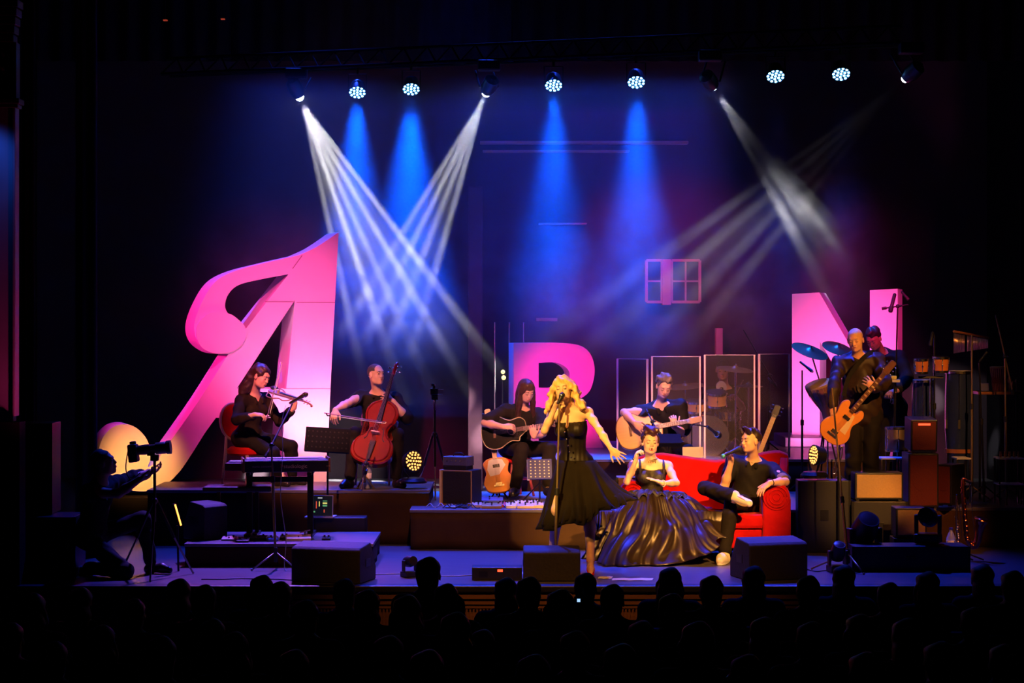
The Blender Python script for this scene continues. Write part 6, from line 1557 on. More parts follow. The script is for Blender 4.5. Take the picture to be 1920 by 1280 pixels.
def text(body, size, mw, mt, parent, name='lettering', ext=.001):
    cu = bpy.data.curves.new(name, 'FONT'); cu.body = body; cu.size = size; cu.extrude = ext; cu.align_x = 'LEFT'
    tmp = bpy.data.objects.new(name + '_c', cu); C.objects.link(tmp); bpy.context.view_layer.update()
    me = bpy.data.meshes.new_from_object(tmp.evaluated_get(bpy.context.evaluated_depsgraph_get())); bpy.data.objects.remove(tmp); bpy.data.curves.remove(cu)
    me.transform(mw); o = bpy.data.objects.new(name, me); C.objects.link(o); me.materials.clear(); me.materials.append(M[mt]); o.parent = parent; return o
TX = lambda x, z: M4 @ Matrix.Translation((x, -.003, z)) @ Matrix.Rotation(R(90), 4, 'X')
text('studiologic', .052, TX(.37, -.022), 'tan_letter', root); text('>', .06, TX(.335, -.022), 'red_led2', root, 'arrow_mark'); text('numa concert', .033, TX(.07, -.014), 'tan_letter', root); text('numa', .016, TX(.78, -.01), 'tan_letter', root)
# the lower dark red synthesizer beside it
root = empty('synthesizer', W(421, 868, 2.05), label='small dark red keyboard at the left end behind the stage keyboard', cat='keyboard')
MB().box(0, m(60, 2.0), 0, .3, -.075, .0).build('case', 'side_dark', root, bevel=.01); MB().box(.02, m(58, 2.0), .12, .28, .001, .008).build('white_keys', 'key_white', root)
root = empty('keyboard_stand', (X(525, 2.0), 2.0, .215), label='black table style stand under the stage keyboard', cat='keyboard stand'); zt = k0.z - hh / 2 - .215 - .006
for px in (468, 582):
    x = X(px, 2.0) - X(525, 2.0)
    MB().box(x - .028, x + .028, -.03, .03, .03, zt).build('leg', 'metal', root, bevel=.004); MB().box(x - .035, x + .035, -.18, .25, 0, .03).build('foot', 'metal', root, bevel=.006)
    MB().box(x - .02, x + .02, -.14, .22, zt - .03, zt).build('support_arm', 'metal', root, bevel=.004)
MB().box(X(468, 2) - X(525, 2), X(582, 2) - X(525, 2), -.02, .02, zt - .10, zt - .05).build('crossbar', 'metal', root, bevel=.004)
root = empty('piano_bench', G(446, 2.05, .215), label='low black padded bench left of the keyboard stand', cat='bench'); zt = Z(910, 2.05) - .215
MB().box(-m(62, 2.0), m(66, 2.0), -.17, .17, zt - .05, zt).build('seat', 'bench_vinyl', root, bevel=.015)
for sx in (-1, 1):
    MB().box(sx * m(36, 2.0) - .018, sx * m(36, 2.0) + .018, -.02, .02, .02, zt - .05).build('leg', 'metal', root); MB().box(sx * m(36, 2.0) - .02, sx * m(36, 2.0) + .02, -.17, .17, 0, .03).build('foot', 'metal', root)
# laptop
root = empty('laptop', W(602, 971, 2.45), -.12, label='open laptop showing an audio program beside the keyboard stand', cat='laptop')
w_ = m(45, 2.4); h_ = m(40, 2.4)
MB().box(-w_ / 2 - .05, w_ / 2 + .0, -.0, .20, 0, .014).build('base', 'alu', root, bevel=.003)
Ms = Matrix.Translation((0, .0, .015)) @ Matrix.Rotation(R(-6), 4, 'X')
scn = MB().box(-w_ / 2, w_ / 2, -.004, .006, 0, h_, M4=Ms).build('screen', 'alu', root, bevel=.002)
MB().box(-w_ / 2 + .006, w_ / 2 - .006, -.006, -.004, .008, h_ - .007, M4=Ms).build('display', 'lcd', scn)
for i, (x, z0, z1, cm) in enumerate(((-.085, .09, .14, 'ui_y'), (-.05, .08, .15, 'ui_r'), (-.02, .10, .15, 'ui_y'), (.03, .10, .115, 'ui_g'), (.03, .125, .14, 'ui_y'), (.03, .15, .158, 'ui_g'), (.03, .04, .07, 'ui_r'), (-.09, .04, .055, 'ui_g'), (-.02, .18, .188, 'ui_w'))):
    ww = .006 if z1 - z0 > .03 else .03
    MB().box(x - ww / 2, x + ww, -.0075, -.006, z0, z1, M4=Ms).build('screen_graphic', cm, scn)
case(G(640, 2.62, 0), m(95, 2.6), .26, Z(971, 2.45) - .001, 'black case carrying the laptop by the riser', 'drape_case')
# pedals and gadgets on low platform and riser
def pedal(c, w, d, h, label, mt, knobs=2, rz=0, sw=True, name='effects_pedal', cat='effects pedal', group=None):
    root = empty(name, c, rz, label=label, cat=cat, group=group)
    pts = [Vector((x, y, z)) for x in (-w / 2, w / 2) for (y, z) in ((-d / 2, 0), (d / 2, 0), (d / 2, h), (-d / 2, h * .55))]
    MB().add(pts, [(0, 1, 2, 3), (7, 6, 5, 4), (0, 3, 7, 4), (1, 5, 6, 2), (3, 2, 6, 7), (0, 4, 5, 1)]).build('box', mt, root, bevel=.004)
    for i in range(knobs): MB().lathe([(.010, 0), (.008, .014)], 10, Matrix.Translation((-w / 2 + w * (i + .5) / knobs, d * .3, h - .004))).build('knob', 'plastic', root)
    if sw: MB().lathe([(.009, 0), (.009, .012), (.006, .015)], 10, Matrix.Translation((0, -d * .25, h * .65))).build('footswitch', 'chrome', root)
    return root
ZL = .216
pedal(G(560, 1.55, ZL), m(46, 1.5), .16, .05, 'large tan sustain pedal on the low platform', 'pedal_tan', 0, .1, name='sustain_pedal', cat='pedal')
tag(MB().box(-.05, .05, -.02, .02, 0, .008, M4=Matrix.Translation(G(572, 1.6, ZL + .075)) @ Matrix.Rotation(R(-14), 4, 'Y')).box(-.01, .01, -.01, .01, -.03, .001, M4=Matrix.Translation(G(572, 1.6, ZL + .075))).build('foot_lever', 'steel'), 'grey metal foot lever above the tan sustain pedal', 'lever')
for i, (px, Y, w_, d_, h_, mt_, lb) in enumerate([(430, 1.55, .14, .12, .035, 'steel', 'grey flat pedal at the left end of the low platform'), (455, 1.40, .12, .10, .03, 'plastic', 'flat black pedal nearest the front edge of the low platform'), (485, 1.6, .16, .12, .04, 'plastic', 'black wide pedal under the red lit stand leg'), (512, 1.50, .09, .10, .04, 'pedal_blue', 'blue glinting pedal between the keyboard stand legs'), (533, 1.65, .08, .10, .04, 'plastic', 'small black pedal beside the tan sustain pedal'), (612, 1.6, .08, .08, .03, 'plastic', 'round black puck pedal at the right of the low platform')]):
    pedal(G(px, Y, ZL), w_, d_, h_, lb, mt_, 2)
ZC = .401
RP = [(897, 2.95, .13, .10, .05, 'pedal_tan', 'cream pedal at the left of the guitar pedal row'), (918, 3.45, .28, .12, .06, 'pedal_blue', 'long blue multi effects pedal under the guitar stand'), (922, 2.85, .20, .11, .05, 'pedal_gold', 'dark gold pedal at the front of the riser'),
      (943, 3.0, .09, .10, .05, 'pedal_red', 'red pedal in the middle of the guitar pedals'), (958, 2.88, .10, .10, .055, 'pedal_white', 'white pedal near the middle of the guitar pedals'), (975, 3.1, .12, .10, .055, 'pedal_white', 'white pedal behind the long cream pedal'),
      (985, 2.86, .17, .11, .05, 'pedal_tan', 'long cream pedal in front of the blue music stand'), (1008, 2.9, .12, .10, .055, 'pedal_tan', 'cream pedal nearest to the blonde singer skirt'), (1000, 3.3, .10, .1, .04, 'pedal_white', 'small white pedal under the blue music stand'),
      (866, 2.95, .12, .10, .03, 'plastic', 'flat black pedal before the small amplifier'), (845, 2.90, .10, .09, .03, 'steel', 'grey pedal at the far left of the wide riser')]
for (px, Y, w_, d_, h_, mt_, lb) in RP: pedal(G(px, Y, ZC), w_, d_, h_, lb, mt_, 3)
# cables
def cable(pts, label, mt='cable', r=.005, group=None):
    return tag(MB().tube(smooth_pts(pts, 6), r, 6).build('cable', mt, smooth=True), label, 'cable', group)
rnd = random.Random(12)
for i, (a, b, y0, lb) in enumerate([(830, 900, 2.80, 'cable snaking along the left front of the wide riser'), (870, 960, 2.95, 'cable looping among the guitar pedals'), (900, 1010, 3.15, 'cable running behind the guitar pedals'), (800, 860, 2.98, 'cable coiled left of the small amplifier')]):
    pts = [Vector((X(a + (b - a) * k / 9, y0), y0 + rnd.uniform(-.07, .09), ZC + .006 + (.03 if k % 3 == 1 else 0))) for k in range(10)]
    cable(pts, lb, 'cable2' if i % 2 else 'cable')
pts = [Vector((X(380 + k * 36, .35), .30 + rnd.uniform(-.12, .12), .007)) for k in range(6)]; cable(pts, 'black cable lying on the floor at front left')
pts = [Vector((X(700 + k * 32, .6), .55 + rnd.uniform(-.12, .12), .007)) for k in range(7)]; cable(pts, 'pale cable lying on the floor left of centre', 'cable2')
pts = [Vector((X(1505 + k * 14, 1.2), 1.0 + rnd.uniform(-.2, .2), .007)) for k in range(6)]; cable(pts, 'black cable on the floor right of the sofa')
pts = [W(536, 760, 1.6), W(529, 790, 1.5), W(530, 850, 1.3), W(526, 930, 1.15), W(536, 1010, 1.08), G(534, .98, .01), G(556, .8, .008)]; cable(pts, 'thin cable hanging from the boom microphone to the floor', 'cable2', .004)
# red led floor box and papers
root = empty('stage_box', G(932, .35), label='low black connection box with red light at stage front', cat='box')
MB().box(-m(47, .3), m(47, .3), -.09, .12, 0, m(24, .3)).build('case', 'plastic', root, bevel=.005); MB().box(.005, .05, -.093, -.088, .075, .095).build('red_light', 'red_led', root); MB().box(-.16, -.08, -.093, -.088, .03, .08).build('socket_plate', 'metal', root)
for i, (a, b, Y, lb) in enumerate(((1120, 1146, .42, 'small white paper on the stage edge by the red shoe'), (1146, 1222, .30, 'long white set list paper on the stage edge'), (962, 990, .75, 'white paper scrap behind the connection box'), (560, 580, 1.0, 'x'))):
    if lb == 'x': continue
    c_ = (X(a, Y) + X(b, Y)) / 2; w_ = (X(b, Y) - X(a, Y)) / 2
    tag(MB().grid(lambda u, v: (c_ - w_ + 2 * w_ * u + .02 * v, Y - .08 + .16 * v, .003 + .004 * math.sin(u * 7 + v * 3) ** 2), 8, 4).build('paper_sheet', 'paper', solid=.001), lb, 'paper')
moving_head(G(768, .5), .42, 'small grey spotlight lying on the stage floor', .6, 80)
# small amplifier stack at centre left
root = empty('guitar_amplifier', (X(866, 3.3), 3.3, .401), -.38, label='small guitar amplifier with dark grille and pale frame at centre left', cat='amplifier')
w_, h_, d_ = .34, .36, .26
MB().box(-w_ / 2, w_ / 2, -d_ / 2, d_ / 2, .0, h_).build('case', 'plastic', root, bevel=.008)
MB().box(-w_ / 2 + .01, w_ / 2 - .01, -d_ / 2 - .004, -d_ / 2, .015, h_ - .015).build('front_grille', 'grille', root)
mb = MB()
for (a, b, c_, e_) in ((-w_ / 2, -w_ / 2 + .014, 0, h_), (w_ / 2 - .014, w_ / 2, 0, h_), (-w_ / 2, w_ / 2, 0, .014), (-w_ / 2, w_ / 2, h_ - .014, h_)): mb.box(a, b, -d_ / 2 - .010, -d_ / 2, c_, e_)
mb.build('front_frame', 'tan', root, bevel=.003)
MB().box(-w_ / 2 - .03, -w_ / 2 - .002, -d_ / 2, d_ / 2 - .1, .0, h_).build('side_rail', 'cream', root, bevel=.006)
root = empty('amplifier_head', (X(860, 3.3), 3.3, .401 + h_ + .001), -.38, label='small silver amplifier head sitting on the centre left amplifier', cat='amplifier')
MB().box(-.14, .13, -.09, .1, .04, .135).build('case', 'steel', root, bevel=.006); MB().box(-.13, .12, -.1, .1, 0, .038).build('pedal_tray', 'plastic', root, bevel=.004)
MB().tube(smooth_pts([(-.06, 0, .135), (-.04, 0, .165), (.04, 0, .165), (.06, 0, .135)], 5), .006, 8).build('handle', 'plastic', root, smooth=True)
for i in range(4): MB().lathe([(.009, 0), (.008, .012)], 10, Matrix.Translation((-.09 + i * .05, -.09, .09)) @ Matrix.Rotation(R(90), 4, 'X')).build('knob', 'chrome', root)
# guitar stand
for (px, Y, z0, lb) in ((936, 3.95, .4, 'black stand under the butterscotch electric guitar'), (1400, 3.15, .4, 'black stand under the upright guitar behind the sofa')):
    root = empty('guitar_stand', G(px, Y, z0), label=lb, cat='guitar stand')
    MB().tube([(0, .12, .12), (-.04, .2, .5)], .009, 8).build('back_post', 'metal', root)
    for sx in (-1, 1):
        MB().tube([(0, .12, .13), (sx * .09, -.02, .008)], .009, 8).build('leg', 'metal', root); MB().tube([(sx * .05, .05, .075), (sx * .07, -.06, .075), (sx * .07, -.07, .10)], .008, 8).build('cradle_arm', 'plastic', root)
    MB().tube([(0, .12, .13), (0, .26, .008)], .009, 8).build('leg', 'metal', root)
# chairs and stools
def round_chair(c, rz, label, zs=.44, k=1.0):
    root = empty('banquet_chair', c, rz, label=label, cat='chair')
    MB().lathe([(.20 * k, zs - .07), (.225 * k, zs - .05), (.225 * k, zs - .01), (.19 * k, zs + .015)], 28).build('seat', 'red_velvet', root, smooth=2)
    n = 24; pts = [( .19 * math.cos(2 * PI * i / n), .19 * math.sin(2 * PI * i / n)) for i in range(n)]
    M4 = Matrix.Translation((0, .22 * k, zs + .27)) @ Matrix.Rotation(R(82), 4, 'X')
    bk = MB().prism(pts, -.018, .018, M4, inset=.012).build('backrest', 'red_velvet', root, smooth=2)
    MB().tube([M4 @ Vector((p[0] * 1.03, p[1] * 1.03, 0)) for p in pts] + [M4 @ Vector((pts[0][0] * 1.03, pts[0][1] * 1.03, 0))], .014, 8).build('back_rim', 'rim_pink', bk, smooth=True)
    for sx in (-1, 1):
        MB().tube([(sx * .17, -.15, zs - .06), (sx * .18, -.17, .0)], [.018, .011], 8).build('leg', 'rim_pink', root, smooth=2)
        MB().tube([(sx * .15, .18, zs + .12), (sx * .16, .18, zs - .06), (sx * .18, .21, .0)], [.014, .018, .012], 8).build('leg', 'rim_pink', root, smooth=2)
    return root
round_chair(JV['pelvis'] * 1.0 - Vector((.0, 0, JV['pelvis'].z - .56)), R(52), 'red velvet oval back chair under the violinist', JV['pelvis'].z - .56 - .10)
round_chair(JC['pelvis'] - Vector((0, -.02, JC['pelvis'].z - .56)), R(-8), 'red velvet oval back chair under the cellist', JC['pelvis'].z - .56 - .10)
def stool(c, zs, label, rz=.5):
    root = empty('bar_stool', c, rz, label=label, cat='stool')
    MB().lathe([(.17, zs - .05), (.185, zs - .035), (.185, zs - .01), (.16, zs)], 28).build('seat', 'red_velvet', root, smooth=2)
    for i in range(4):
        a = PI / 4 + i * PI / 2; MB().tube([(.12 * math.cos(a), .12 * math.sin(a), zs - .04), (.21 * math.cos(a), .21 * math.sin(a), .0)], [.017, .014], 8).build('leg', 'red_wood', root)
    MB().tube([(.165 * math.cos(2 * PI * i / 24), .165 * math.sin(2 * PI * i / 24), zs * .45) for i in range(25)], .008, 6).build('foot_ring', 'red_wood', root)
    return root
stool((JG['pelvis'].x, JG['pelvis'].y, .4), JG['pelvis'].z - .4 - .10, 'red wooden stool under the long haired guitarist')
stool((JA['pelvis'].x, JA['pelvis'].y, .4), JA['pelvis'].z - .4 - .10, 'red wooden stool under the curly haired guitarist')

# ---------------------------------------------------------------- red velvet sofa
YS = 1.75                                     # front of the arms
def sx_(px): return X(px, 2.0)
root = empty('sofa', (sx_(1330), 2.15, 0), label='red velvet two seat sofa with rolled arms at centre right', cat='sofa'); ox = sx_(1330)
xl, xr = sx_(1154) - ox, sx_(1482) - ox
zb = .11
MB().box(xl + .05, xr - .05, -.36, .34, zb, .30).build('base_frame', 'red_velvet', root, bevel=.02)
for i in (0, 1):
    a = xl + .10 + i * (xr - xl - .20) / 2; b = a + (xr - xl - .20) / 2
    MB().box(a + .004, b - .004, -.40, .20, .30, .44).build('seat_cushion', 'red_velvet', root, bevel=.035)
def back(u, v):
    px = 1180 + 303 * u; x = X(px, 2.2) - ox
    top = np.interp(px, [1182, 1205, 1245, 1300, 1345, 1400, 1440, 1465, 1484], [868, 852, 848, 856, 862, 856, 846, 843, 850])
    zt = Z(top, 2.45); return x, zt
nb = 40; prof = []
mb = MB(); vs = []
for i in range(nb + 1):
    x, zt = back(i / nb, 0)
    y0, y1 = .20, .36
    vs += [Vector((x, y0, .30)), Vector((x, y0 + .02, zt - .06)), Vector((x, y0 + .03, zt - .015)), Vector((x, (y0 + y1) / 2 + .02, zt)), Vector((x, y1 + .03, zt - .02)), Vector((x, y1, zt - .08)), Vector((x, y1 - .04, .12)), Vector((x, y0, .12))]
fs = []
for i in range(nb):
    for k in range(8): a = i * 8 + k; b = i * 8 + (k + 1) % 8; fs.append((a, b, b + 8, a + 8))
fs += [tuple(range(8))[::-1], tuple(range(nb * 8, nb * 8 + 8))]
mb.add(vs, fs).build('backrest', 'red_velvet', root, smooth=2, bevel=.01)
for sx, nm in ((-1, 'left'), (1, 'right')):
    xo = xr if sx > 0 else xl; xc = xo - sx * .17; zc = Z(931, YS)
    yf = -.42 if sx > 0 else -.10
    arm = MB().box(min(xo - sx * .03, xo - sx * .30), max(xo - sx * .03, xo - sx * .30), yf, .34, zb, zc - .01).build('arm', 'red_velvet', root, bevel=.02)
    n = 28; r = .135; M4 = Matrix.Translation((xc, 0, zc)) @ Matrix.Rotation(R(90), 4, 'X')
    MB().lathe([(r * .85, -.33), (r, -.30), (r, -yf - .02), (r * .94, -yf + .01), (.001, -yf + .015)], n, M4).build('arm_roll', 'red_velvet', arm, smooth=2)
    for rr in (.035, .07, .10):
        MB().tube([(xc + rr * math.cos(2 * PI * i / 24), yf - .017, zc + rr * math.sin(2 * PI * i / 24)) for i in range(25)], .006, 6).build('scroll_pleat', 'red_velvet', arm, smooth=True)
    # wing rising behind the arm
    if sx > 0: MB().grid(lambda u, v: (xo - sx * (.03 + .05 * (1 - v)) + sx * .02 * math.sin(v * PI / 2), .30 - .34 * (1 - v) ** .6 * (1 - u) + .04 * u * 0 + .0, zc - .02 + (Z(846, 2.4) - zc) * v * (1 - 0 * u)), 8, 10).build('wing', 'red_velvet', root, smooth=True, solid=.07)
    for yy in (-.36, .30): MB().lathe([(.018, 0), (.03, .05), (.035, .11)], 12, Matrix.Translation((xo - sx * .12, yy, 0))).build('foot', 'red_wood', root, smooth=2)
# amp behind singer's skirt (pale top)
case(G(1178, 2.3, 0), m(44, 2.3), .26, Z(893, 2.3), 'pale topped low cabinet between singer skirt and sofa', 'tan', name='cabinet')
M['dim_red'] = mat('dim_red_indicator', (.4, .05, .03), .4, var=0, emit=(1, .12, .05), es=.25)
M['yellow_glow'] = mat('yellow_bulb', (.9, .8, .3), .4, var=0, emit=(1, .85, .30), es=1.5)
M['orange_glow'] = mat('orange_strip', (.9, .4, .1), .4, var=0, emit=(1, .30, .04), es=4)
M['phone_glow'] = mat('phone_screen', (.2, .3, .6), .3, var=0, emit=(.35, .6, 1), es=1.2)
M['lens_grey'] = mat('grey_brown_lens', (.09, .07, .05), .4, .3, var=.15)
M['window_dim'] = mat('maroon_pillar_paint', (.10, .03, .05), .7, var=.2)
# ---------------------------------------------------------------- truss and hanging lamps
def truss(x0, x1, Y, z, label):
    root = empty('lighting_truss', ((x0 + x1) / 2, Y, z), label=label, cat='truss'); L = (x1 - x0) / 2
    for dy, dz in ((-.12, 0), (.12, 0), (0, .2)): MB().tube([(-L, dy, dz), (L, dy, dz)], .02, 8)  .build('chord', 'drape', root, smooth=2)
    mb = MB(); n = int(L * 2 / .3)
    for i in range(n):
        a = -L + i * 2 * L / n; b = -L + (i + 1) * 2 * L / n
        mb.tube([(a, -.12, 0), (b, .12, 0)], .010, 5); mb.tube([(a, -.12, 0), ((a + b) / 2, 0, .2)], .010, 5); mb.tube([((a + b) / 2, 0, .2), (b, -.12, 0)], .010, 5)
    mb.build('lattice', 'drape', root)
    for x in (-L * .8, 0, L * .8): MB().tube([(x, 0, .2), (x, 0, 8.99 - z)], .006, 6).build('hanging_cable', 'metal', root)
    return root
ya = rig(670, 176).y; yb = rig(1577, 142).y
root = truss(-4.4, 4.6, 0, 5.32, 'long dark lighting truss across the top of the stage'); ang = math.atan2(yb - ya, X(1577, yb) - X(670, ya))
root.location = (0.0, ya + (0 - rig(670, 176).x) * math.tan(ang) + .0, 5.32); root.rotation_euler = (0, 0, ang)
nm = ['leftmost blue lamp hanging from the truss', 'brightest blue lamp hanging second from the left', 'blue lamp hanging third from the left above letter R', 'blue lamp hanging fourth from the left', 'blue lamp hanging above the left stem of letter N', 'rightmost blue lamp hanging from the truss']
for (p, tgt), lb in zip(WASH, nm):
    c = p + Vector((0, -.0, .02)); root = empty('wash_lamp', c, label=lb, cat='stage lamp', group='blue lamps on the truss'); fdir = Vector((0, -.62, -.78)); M4 = zframe((0, 0, 0), fdir); r = .098
    MB().lathe([(r * .35, -.17), (r * .8, -.14), (r, -.05), (r * 1.04, 0), (r * 1.04, .008), (r, .008), (r * .98, .001), (.001, 0)], 26, M4).build('housing', 'plastic', root, smooth=2)
    for rr, n in ((0, 1), (.45, 6), (.86, 11)):
        for i in range(n):
            a = 2 * PI * i / n + rr; MB().lathe([(r * .15, .001), (r * .13, .006), (r * .05, .01)], 8, M4 @ Matrix.Translation((rr * r * math.cos(a), rr * r * math.sin(a), .002))).build('led', 'blue_led', root, smooth=2)
    for sx in (-1, 1): MB().tube([(sx * r * 1.1, 0, 0), (sx * r * 1.1, .03, .22)], .007, 6).build('yoke_arm', 'metal', root)
    MB().tube([(-r * 1.1, .03, .22), (r * 1.1, .03, .22)], .007, 6).tube([(0, .03, .22), (0, .03, .31)], .014, 8).build('clamp', 'metal', root)
nm = ['moving lamp throwing the wide white beam at upper left', 'moving lamp throwing the white beam above the cellist', 'small white moving lamp left of the letter N lamps', 'small white moving lamp at the far right of the truss']
for i, ((p, tgt), lb) in enumerate(zip(MH, nm)):
    c = p.copy(); root = empty('moving_head_lamp', c, label=lb, cat='stage lamp', group='white moving lamps on the truss'); dd = (tgt - p).normalized(); M4 = zframe((0, 0, 0), dd); r = .07
    hd = MB().lathe([(r * .5, -.34), (r * 1.2, -.30), (r * 1.3, -.18), (r, -.10), (r * .85, -.085), (r * .6, -.09)], 22, M4).build('head', 'plastic', root, smooth=2)
    MB().sphere(M4 @ Vector((0, 0, -.082)), r * (.74 if i < 2 else .62), 14).build('lens', 'white_lens', hd, smooth=True)
    q = -dd * .18
    for sx in (-1, 1): MB().tube([q + Vector((sx * r * 1.5, 0, 0)), Vector((sx * r * 1.5, .02, 5.30 - p.z - .08))], .012, 8).build('yoke_arm', 'plastic', root)
    MB().box(q.x - .13, q.x + .13, q.y - .08, q.y + .10, 5.30 - p.z - .10, 5.32 - p.z).build('base', 'plastic', root, bevel=.015)
for px, py, Y, lb in ((310, 38, 3.0, 'small amber lamp high above the left curtain'), (418, 36, 3.0, 'small red lamp high at the upper left')):
    r_ = MB().box(-.02, .02, -.02, .02, -.006, .006).tube([(0, 0, .006), (0, 0, 8.99 - Z(py, 3.0))], .003, 5, mi=1).build('indicator_lamp', ['dim_red', 'plastic']); r_.location = W(px, py, 3.0); 
    tag(r_, lb, 'lamp')
# ---------------------------------------------------------------- set wall behind the haze
def set_window(px0, px1, py0, py1, Y, label, cols=2, rows=2, wide=None):
    root = empty('set_window', (X((px0 + px1) / 2, Y), Y, Z((py0 + py1) / 2, Y)), label=label, cat='window'); w_ = m((px1 - px0) / 2, Y); h_ = m((py1 - py0) / 2, Y)
    mb = MB()
    for x in (-w_, w_): mb.box(x - .02, x + .02, -.03, .03, -h_, h_)
    for z in (-h_, h_): mb.box(-w_, w_, -.03, .03, z - .02, z + .02)
    mb.build('frame', 'window', root, bevel=.003)
    mb = MB()
    for i in range(1, cols): x = -w_ + 2 * w_ * i / cols; mb.box(x - .012, x + .012, -.02, .02, -h_, h_)
    for i in range(1, rows): z = -h_ + 2 * h_ * i / rows; mb.box(-w_, w_, -.02, .02, z - .012, z + .012)
    mb.build('glazing_bars', 'window', root)
    MB().box(-w_, w_, .0, .006, -h_, h_).build('pane', 'ebony', root)
    return root
YW = 11.85
set_window(1212, 1241, 488, 566, YW, 'left half of the dim pink barred window above the screens', 1, 2)
set_window(1259, 1312, 488, 566, YW, 'right half of the dim pink barred window above the screens', 2, 2)
tag(MB().box(X(1241, YW), X(1258, YW), YW - .06, 12.0, Z(572, YW), Z(486, YW)).build('window_post', 'window', bevel=.01), 'broad pink post between the two barred windows', 'post')
for i, (a, b, y, h_, lb) in enumerate(((900, 1290, 265, 5, 'long dim red cornice high on the set wall'), (905, 1180, 282, 3, 'thin dim red moulding under the set cornice'), (1010, 1100, 418, 3, 'short dim red ledge over the middle of the set wall'), (1005, 1045, 596, 6, 'short red ledge above the letter R'))):
    tag(MB().box(X(a, YW), X(b, YW), YW - .08, 12.0, Z(y + h_, YW), Z(y, YW)).build('wall_moulding', 'window', bevel=.004), lb, 'moulding')
tag(MB().box(X(878, 9.9), X(905, 9.9), 9.8, 9.95, 0, Z(350, 9.9)).build('set_pillar', 'window_dim', bevel=.02), 'dim maroon pillar of the set left of letter R', 'pillar')
tag(MB().box(X(1342, YW), X(1355, YW), YW - .05, 12.0, Z(665, YW), Z(615, YW)).build('set_post', 'window', bevel=.01), 'short dim red post above the drum screens', 'post')
for px, lb in ((955, 'thin grey pole standing just left of letter R'), (928, 'thin grey pole further left of letter R'), (982, 'thin grey pole rising above letter R')):
    tag(MB().tube([G(px, 9.2), Vector((X(px, 9.2), 9.2, Z(604, 9.2)))], .010, 8).build('pole', 'steel', smooth=2), lb, 'pole')
lp = empty('work_lamp', W(943, 702, 8.9), label='small yellow glowing work lamp left of letter R', cat='lamp')
MB().sphere((0, 0, .035), .028, 12).sphere((.01, 0, -.04), .03, 12).build('bulb', 'yellow_glow', lp, smooth=True)
MB().tube([(0, .04, .06), (0, .04, -W(943, 702, 8.9).z)], .012, 8).build('post', 'metal', lp)
# ---------------------------------------------------------------- small tripod camera left of centre
def tripod(base, z, label, spread=.30, tilt=(0, 0)):
    root = empty('tripod', base, label=label, cat='tripod'); 
    for i in range(3):
        a = .6 + i * 2.09; f_ = (spread * math.cos(a), spread * math.sin(a), .005)
        lg = MB().tube([(0.02 * math.cos(a), .02 * math.sin(a), z * .62), tuple(f_[k] * .5 + (0, 0, z * .31)[k] for k in range(3))], .014, 8).build('leg', 'metal', root)
        MB().tube([tuple(f_[k] * .5 + (0, 0, z * .31)[k] for k in range(3)), f_], .009, 8).build('lower_leg', 'steel', lg)
    MB().tube([(0, 0, z * .45), (0, 0, z * .96)], .013, 10).build('centre_column', 'metal', root)
    MB().sphere((0, 0, z * .62), .03, 10).build('shoulder', 'plastic', root, smooth=True)
    MB().box(-.035, .035, -.03, .03, z * .95, z).build('pan_head', 'plastic', root, bevel=.006); MB().tube([(0, -.02, z * .97), (.02, -.17, z * .86)], .007, 8).build('pan_handle', 'plastic', root)
    return root
tz = Z(740, 4.0)
tripod(G(815, 4.0, .4), tz - .4, 'tall dark tripod with a small video camera left of the amplifier', .26)
cm_ = empty('video_camera', (X(814, 4.0), 4.0, tz + .001), label='small video camera on the tall tripod beside the cellist', cat='camera')
MB().box(-.04, .04, -.06, .08, 0, .07).build('body', 'plastic', cm_, bevel=.008); MB().tube([(0, -.06, .035), (0, -.10, .035)], .022, 14).build('lens', 'metal', cm_); MB().box(.04, .10, -.01, .0, .005, .06).build('flip_screen', 'steel', cm_, bevel=.003)
MB().tube([(0, .0, .07), (0, -.03, .10), (-.02, -.06, .11)], .014, 8).build('microphone', 'plastic', cm_, smooth=True)
# ---------------------------------------------------------------- cameraman at the left
def cameraman():
    J = start(W(196, 868, .45), W(188, 905, .45), W(170, 1000, .55), (.93, -.05, .30), (.95, -.30), .18, .09, up=(-.25, 0, 1))
    arms(J, 0, (222, 925), (262, 898), -1, -1, .29, .26); arms(J, 1, (236, 900), (278, 885), 1, 1, .29, .25)
    legs(J, 0, (224, 1060), (160, 1072), -1, 1, .40, .40); legs(J, 1, (262, 985), (282, 1072), 1, -1, .43, .43)
    J['kn'][0] = Vector((X(236, .35), .35, .07)); J['an'][0] = Vector((X(160, .55), .60, .07)); J['kn'][1] = Vector((X(268, .72), .72, .50)); J['an'][1] = Vector((X(283, .75), .75, .09)); J['hip'][0].z = J['hip'][1].z = .36; J['pelvis'].z = .38
    J['toe'] = [J['an'][0] + Vector((-.10, .02, -.04)), J['an'][1] + Vector((.17, -.03, -.055))]
    J['hand'] = [dict(d=(1, .2, .3), n=(0, .3, 1), c=.6), dict(d=(1, -.1, .2), n=(0, -.3, 1), c=.6)]
    hb = mat('cameraman_hair', (.02, .015, .012), .7, var=.3)
    hair = hair_sdf([('e', (0, -.03, .048), (.086, .100, .084)), ('e', (0, -.07, -.02), (.07, .05, .08)), ('e', (0, .13, -.045), (.078, .07, .095), .01, 1)], hb, .008)
    return J, make_person(J, 'crouching camera operator person in black at the left stage edge', pal((.45, .26, .18), (.02, .015, .01), name='operator'), res=.008, top=dict(m='tee', sleeve=1.9, e=.02), bottom=dict(m='trouser'), hair=hair, shoe='leather', floor=0)
JO, _ = cameraman()
cz = Z(852, .5)
tr = tripod(G(290, .5), cz, 'black tripod carrying the long lens camera at the left', .38)
cm_ = empty('photo_camera', (X(285, .5), .5, cz + .001), -.0, label='black camera with long lens in front of the glowing letter curl', cat='camera')
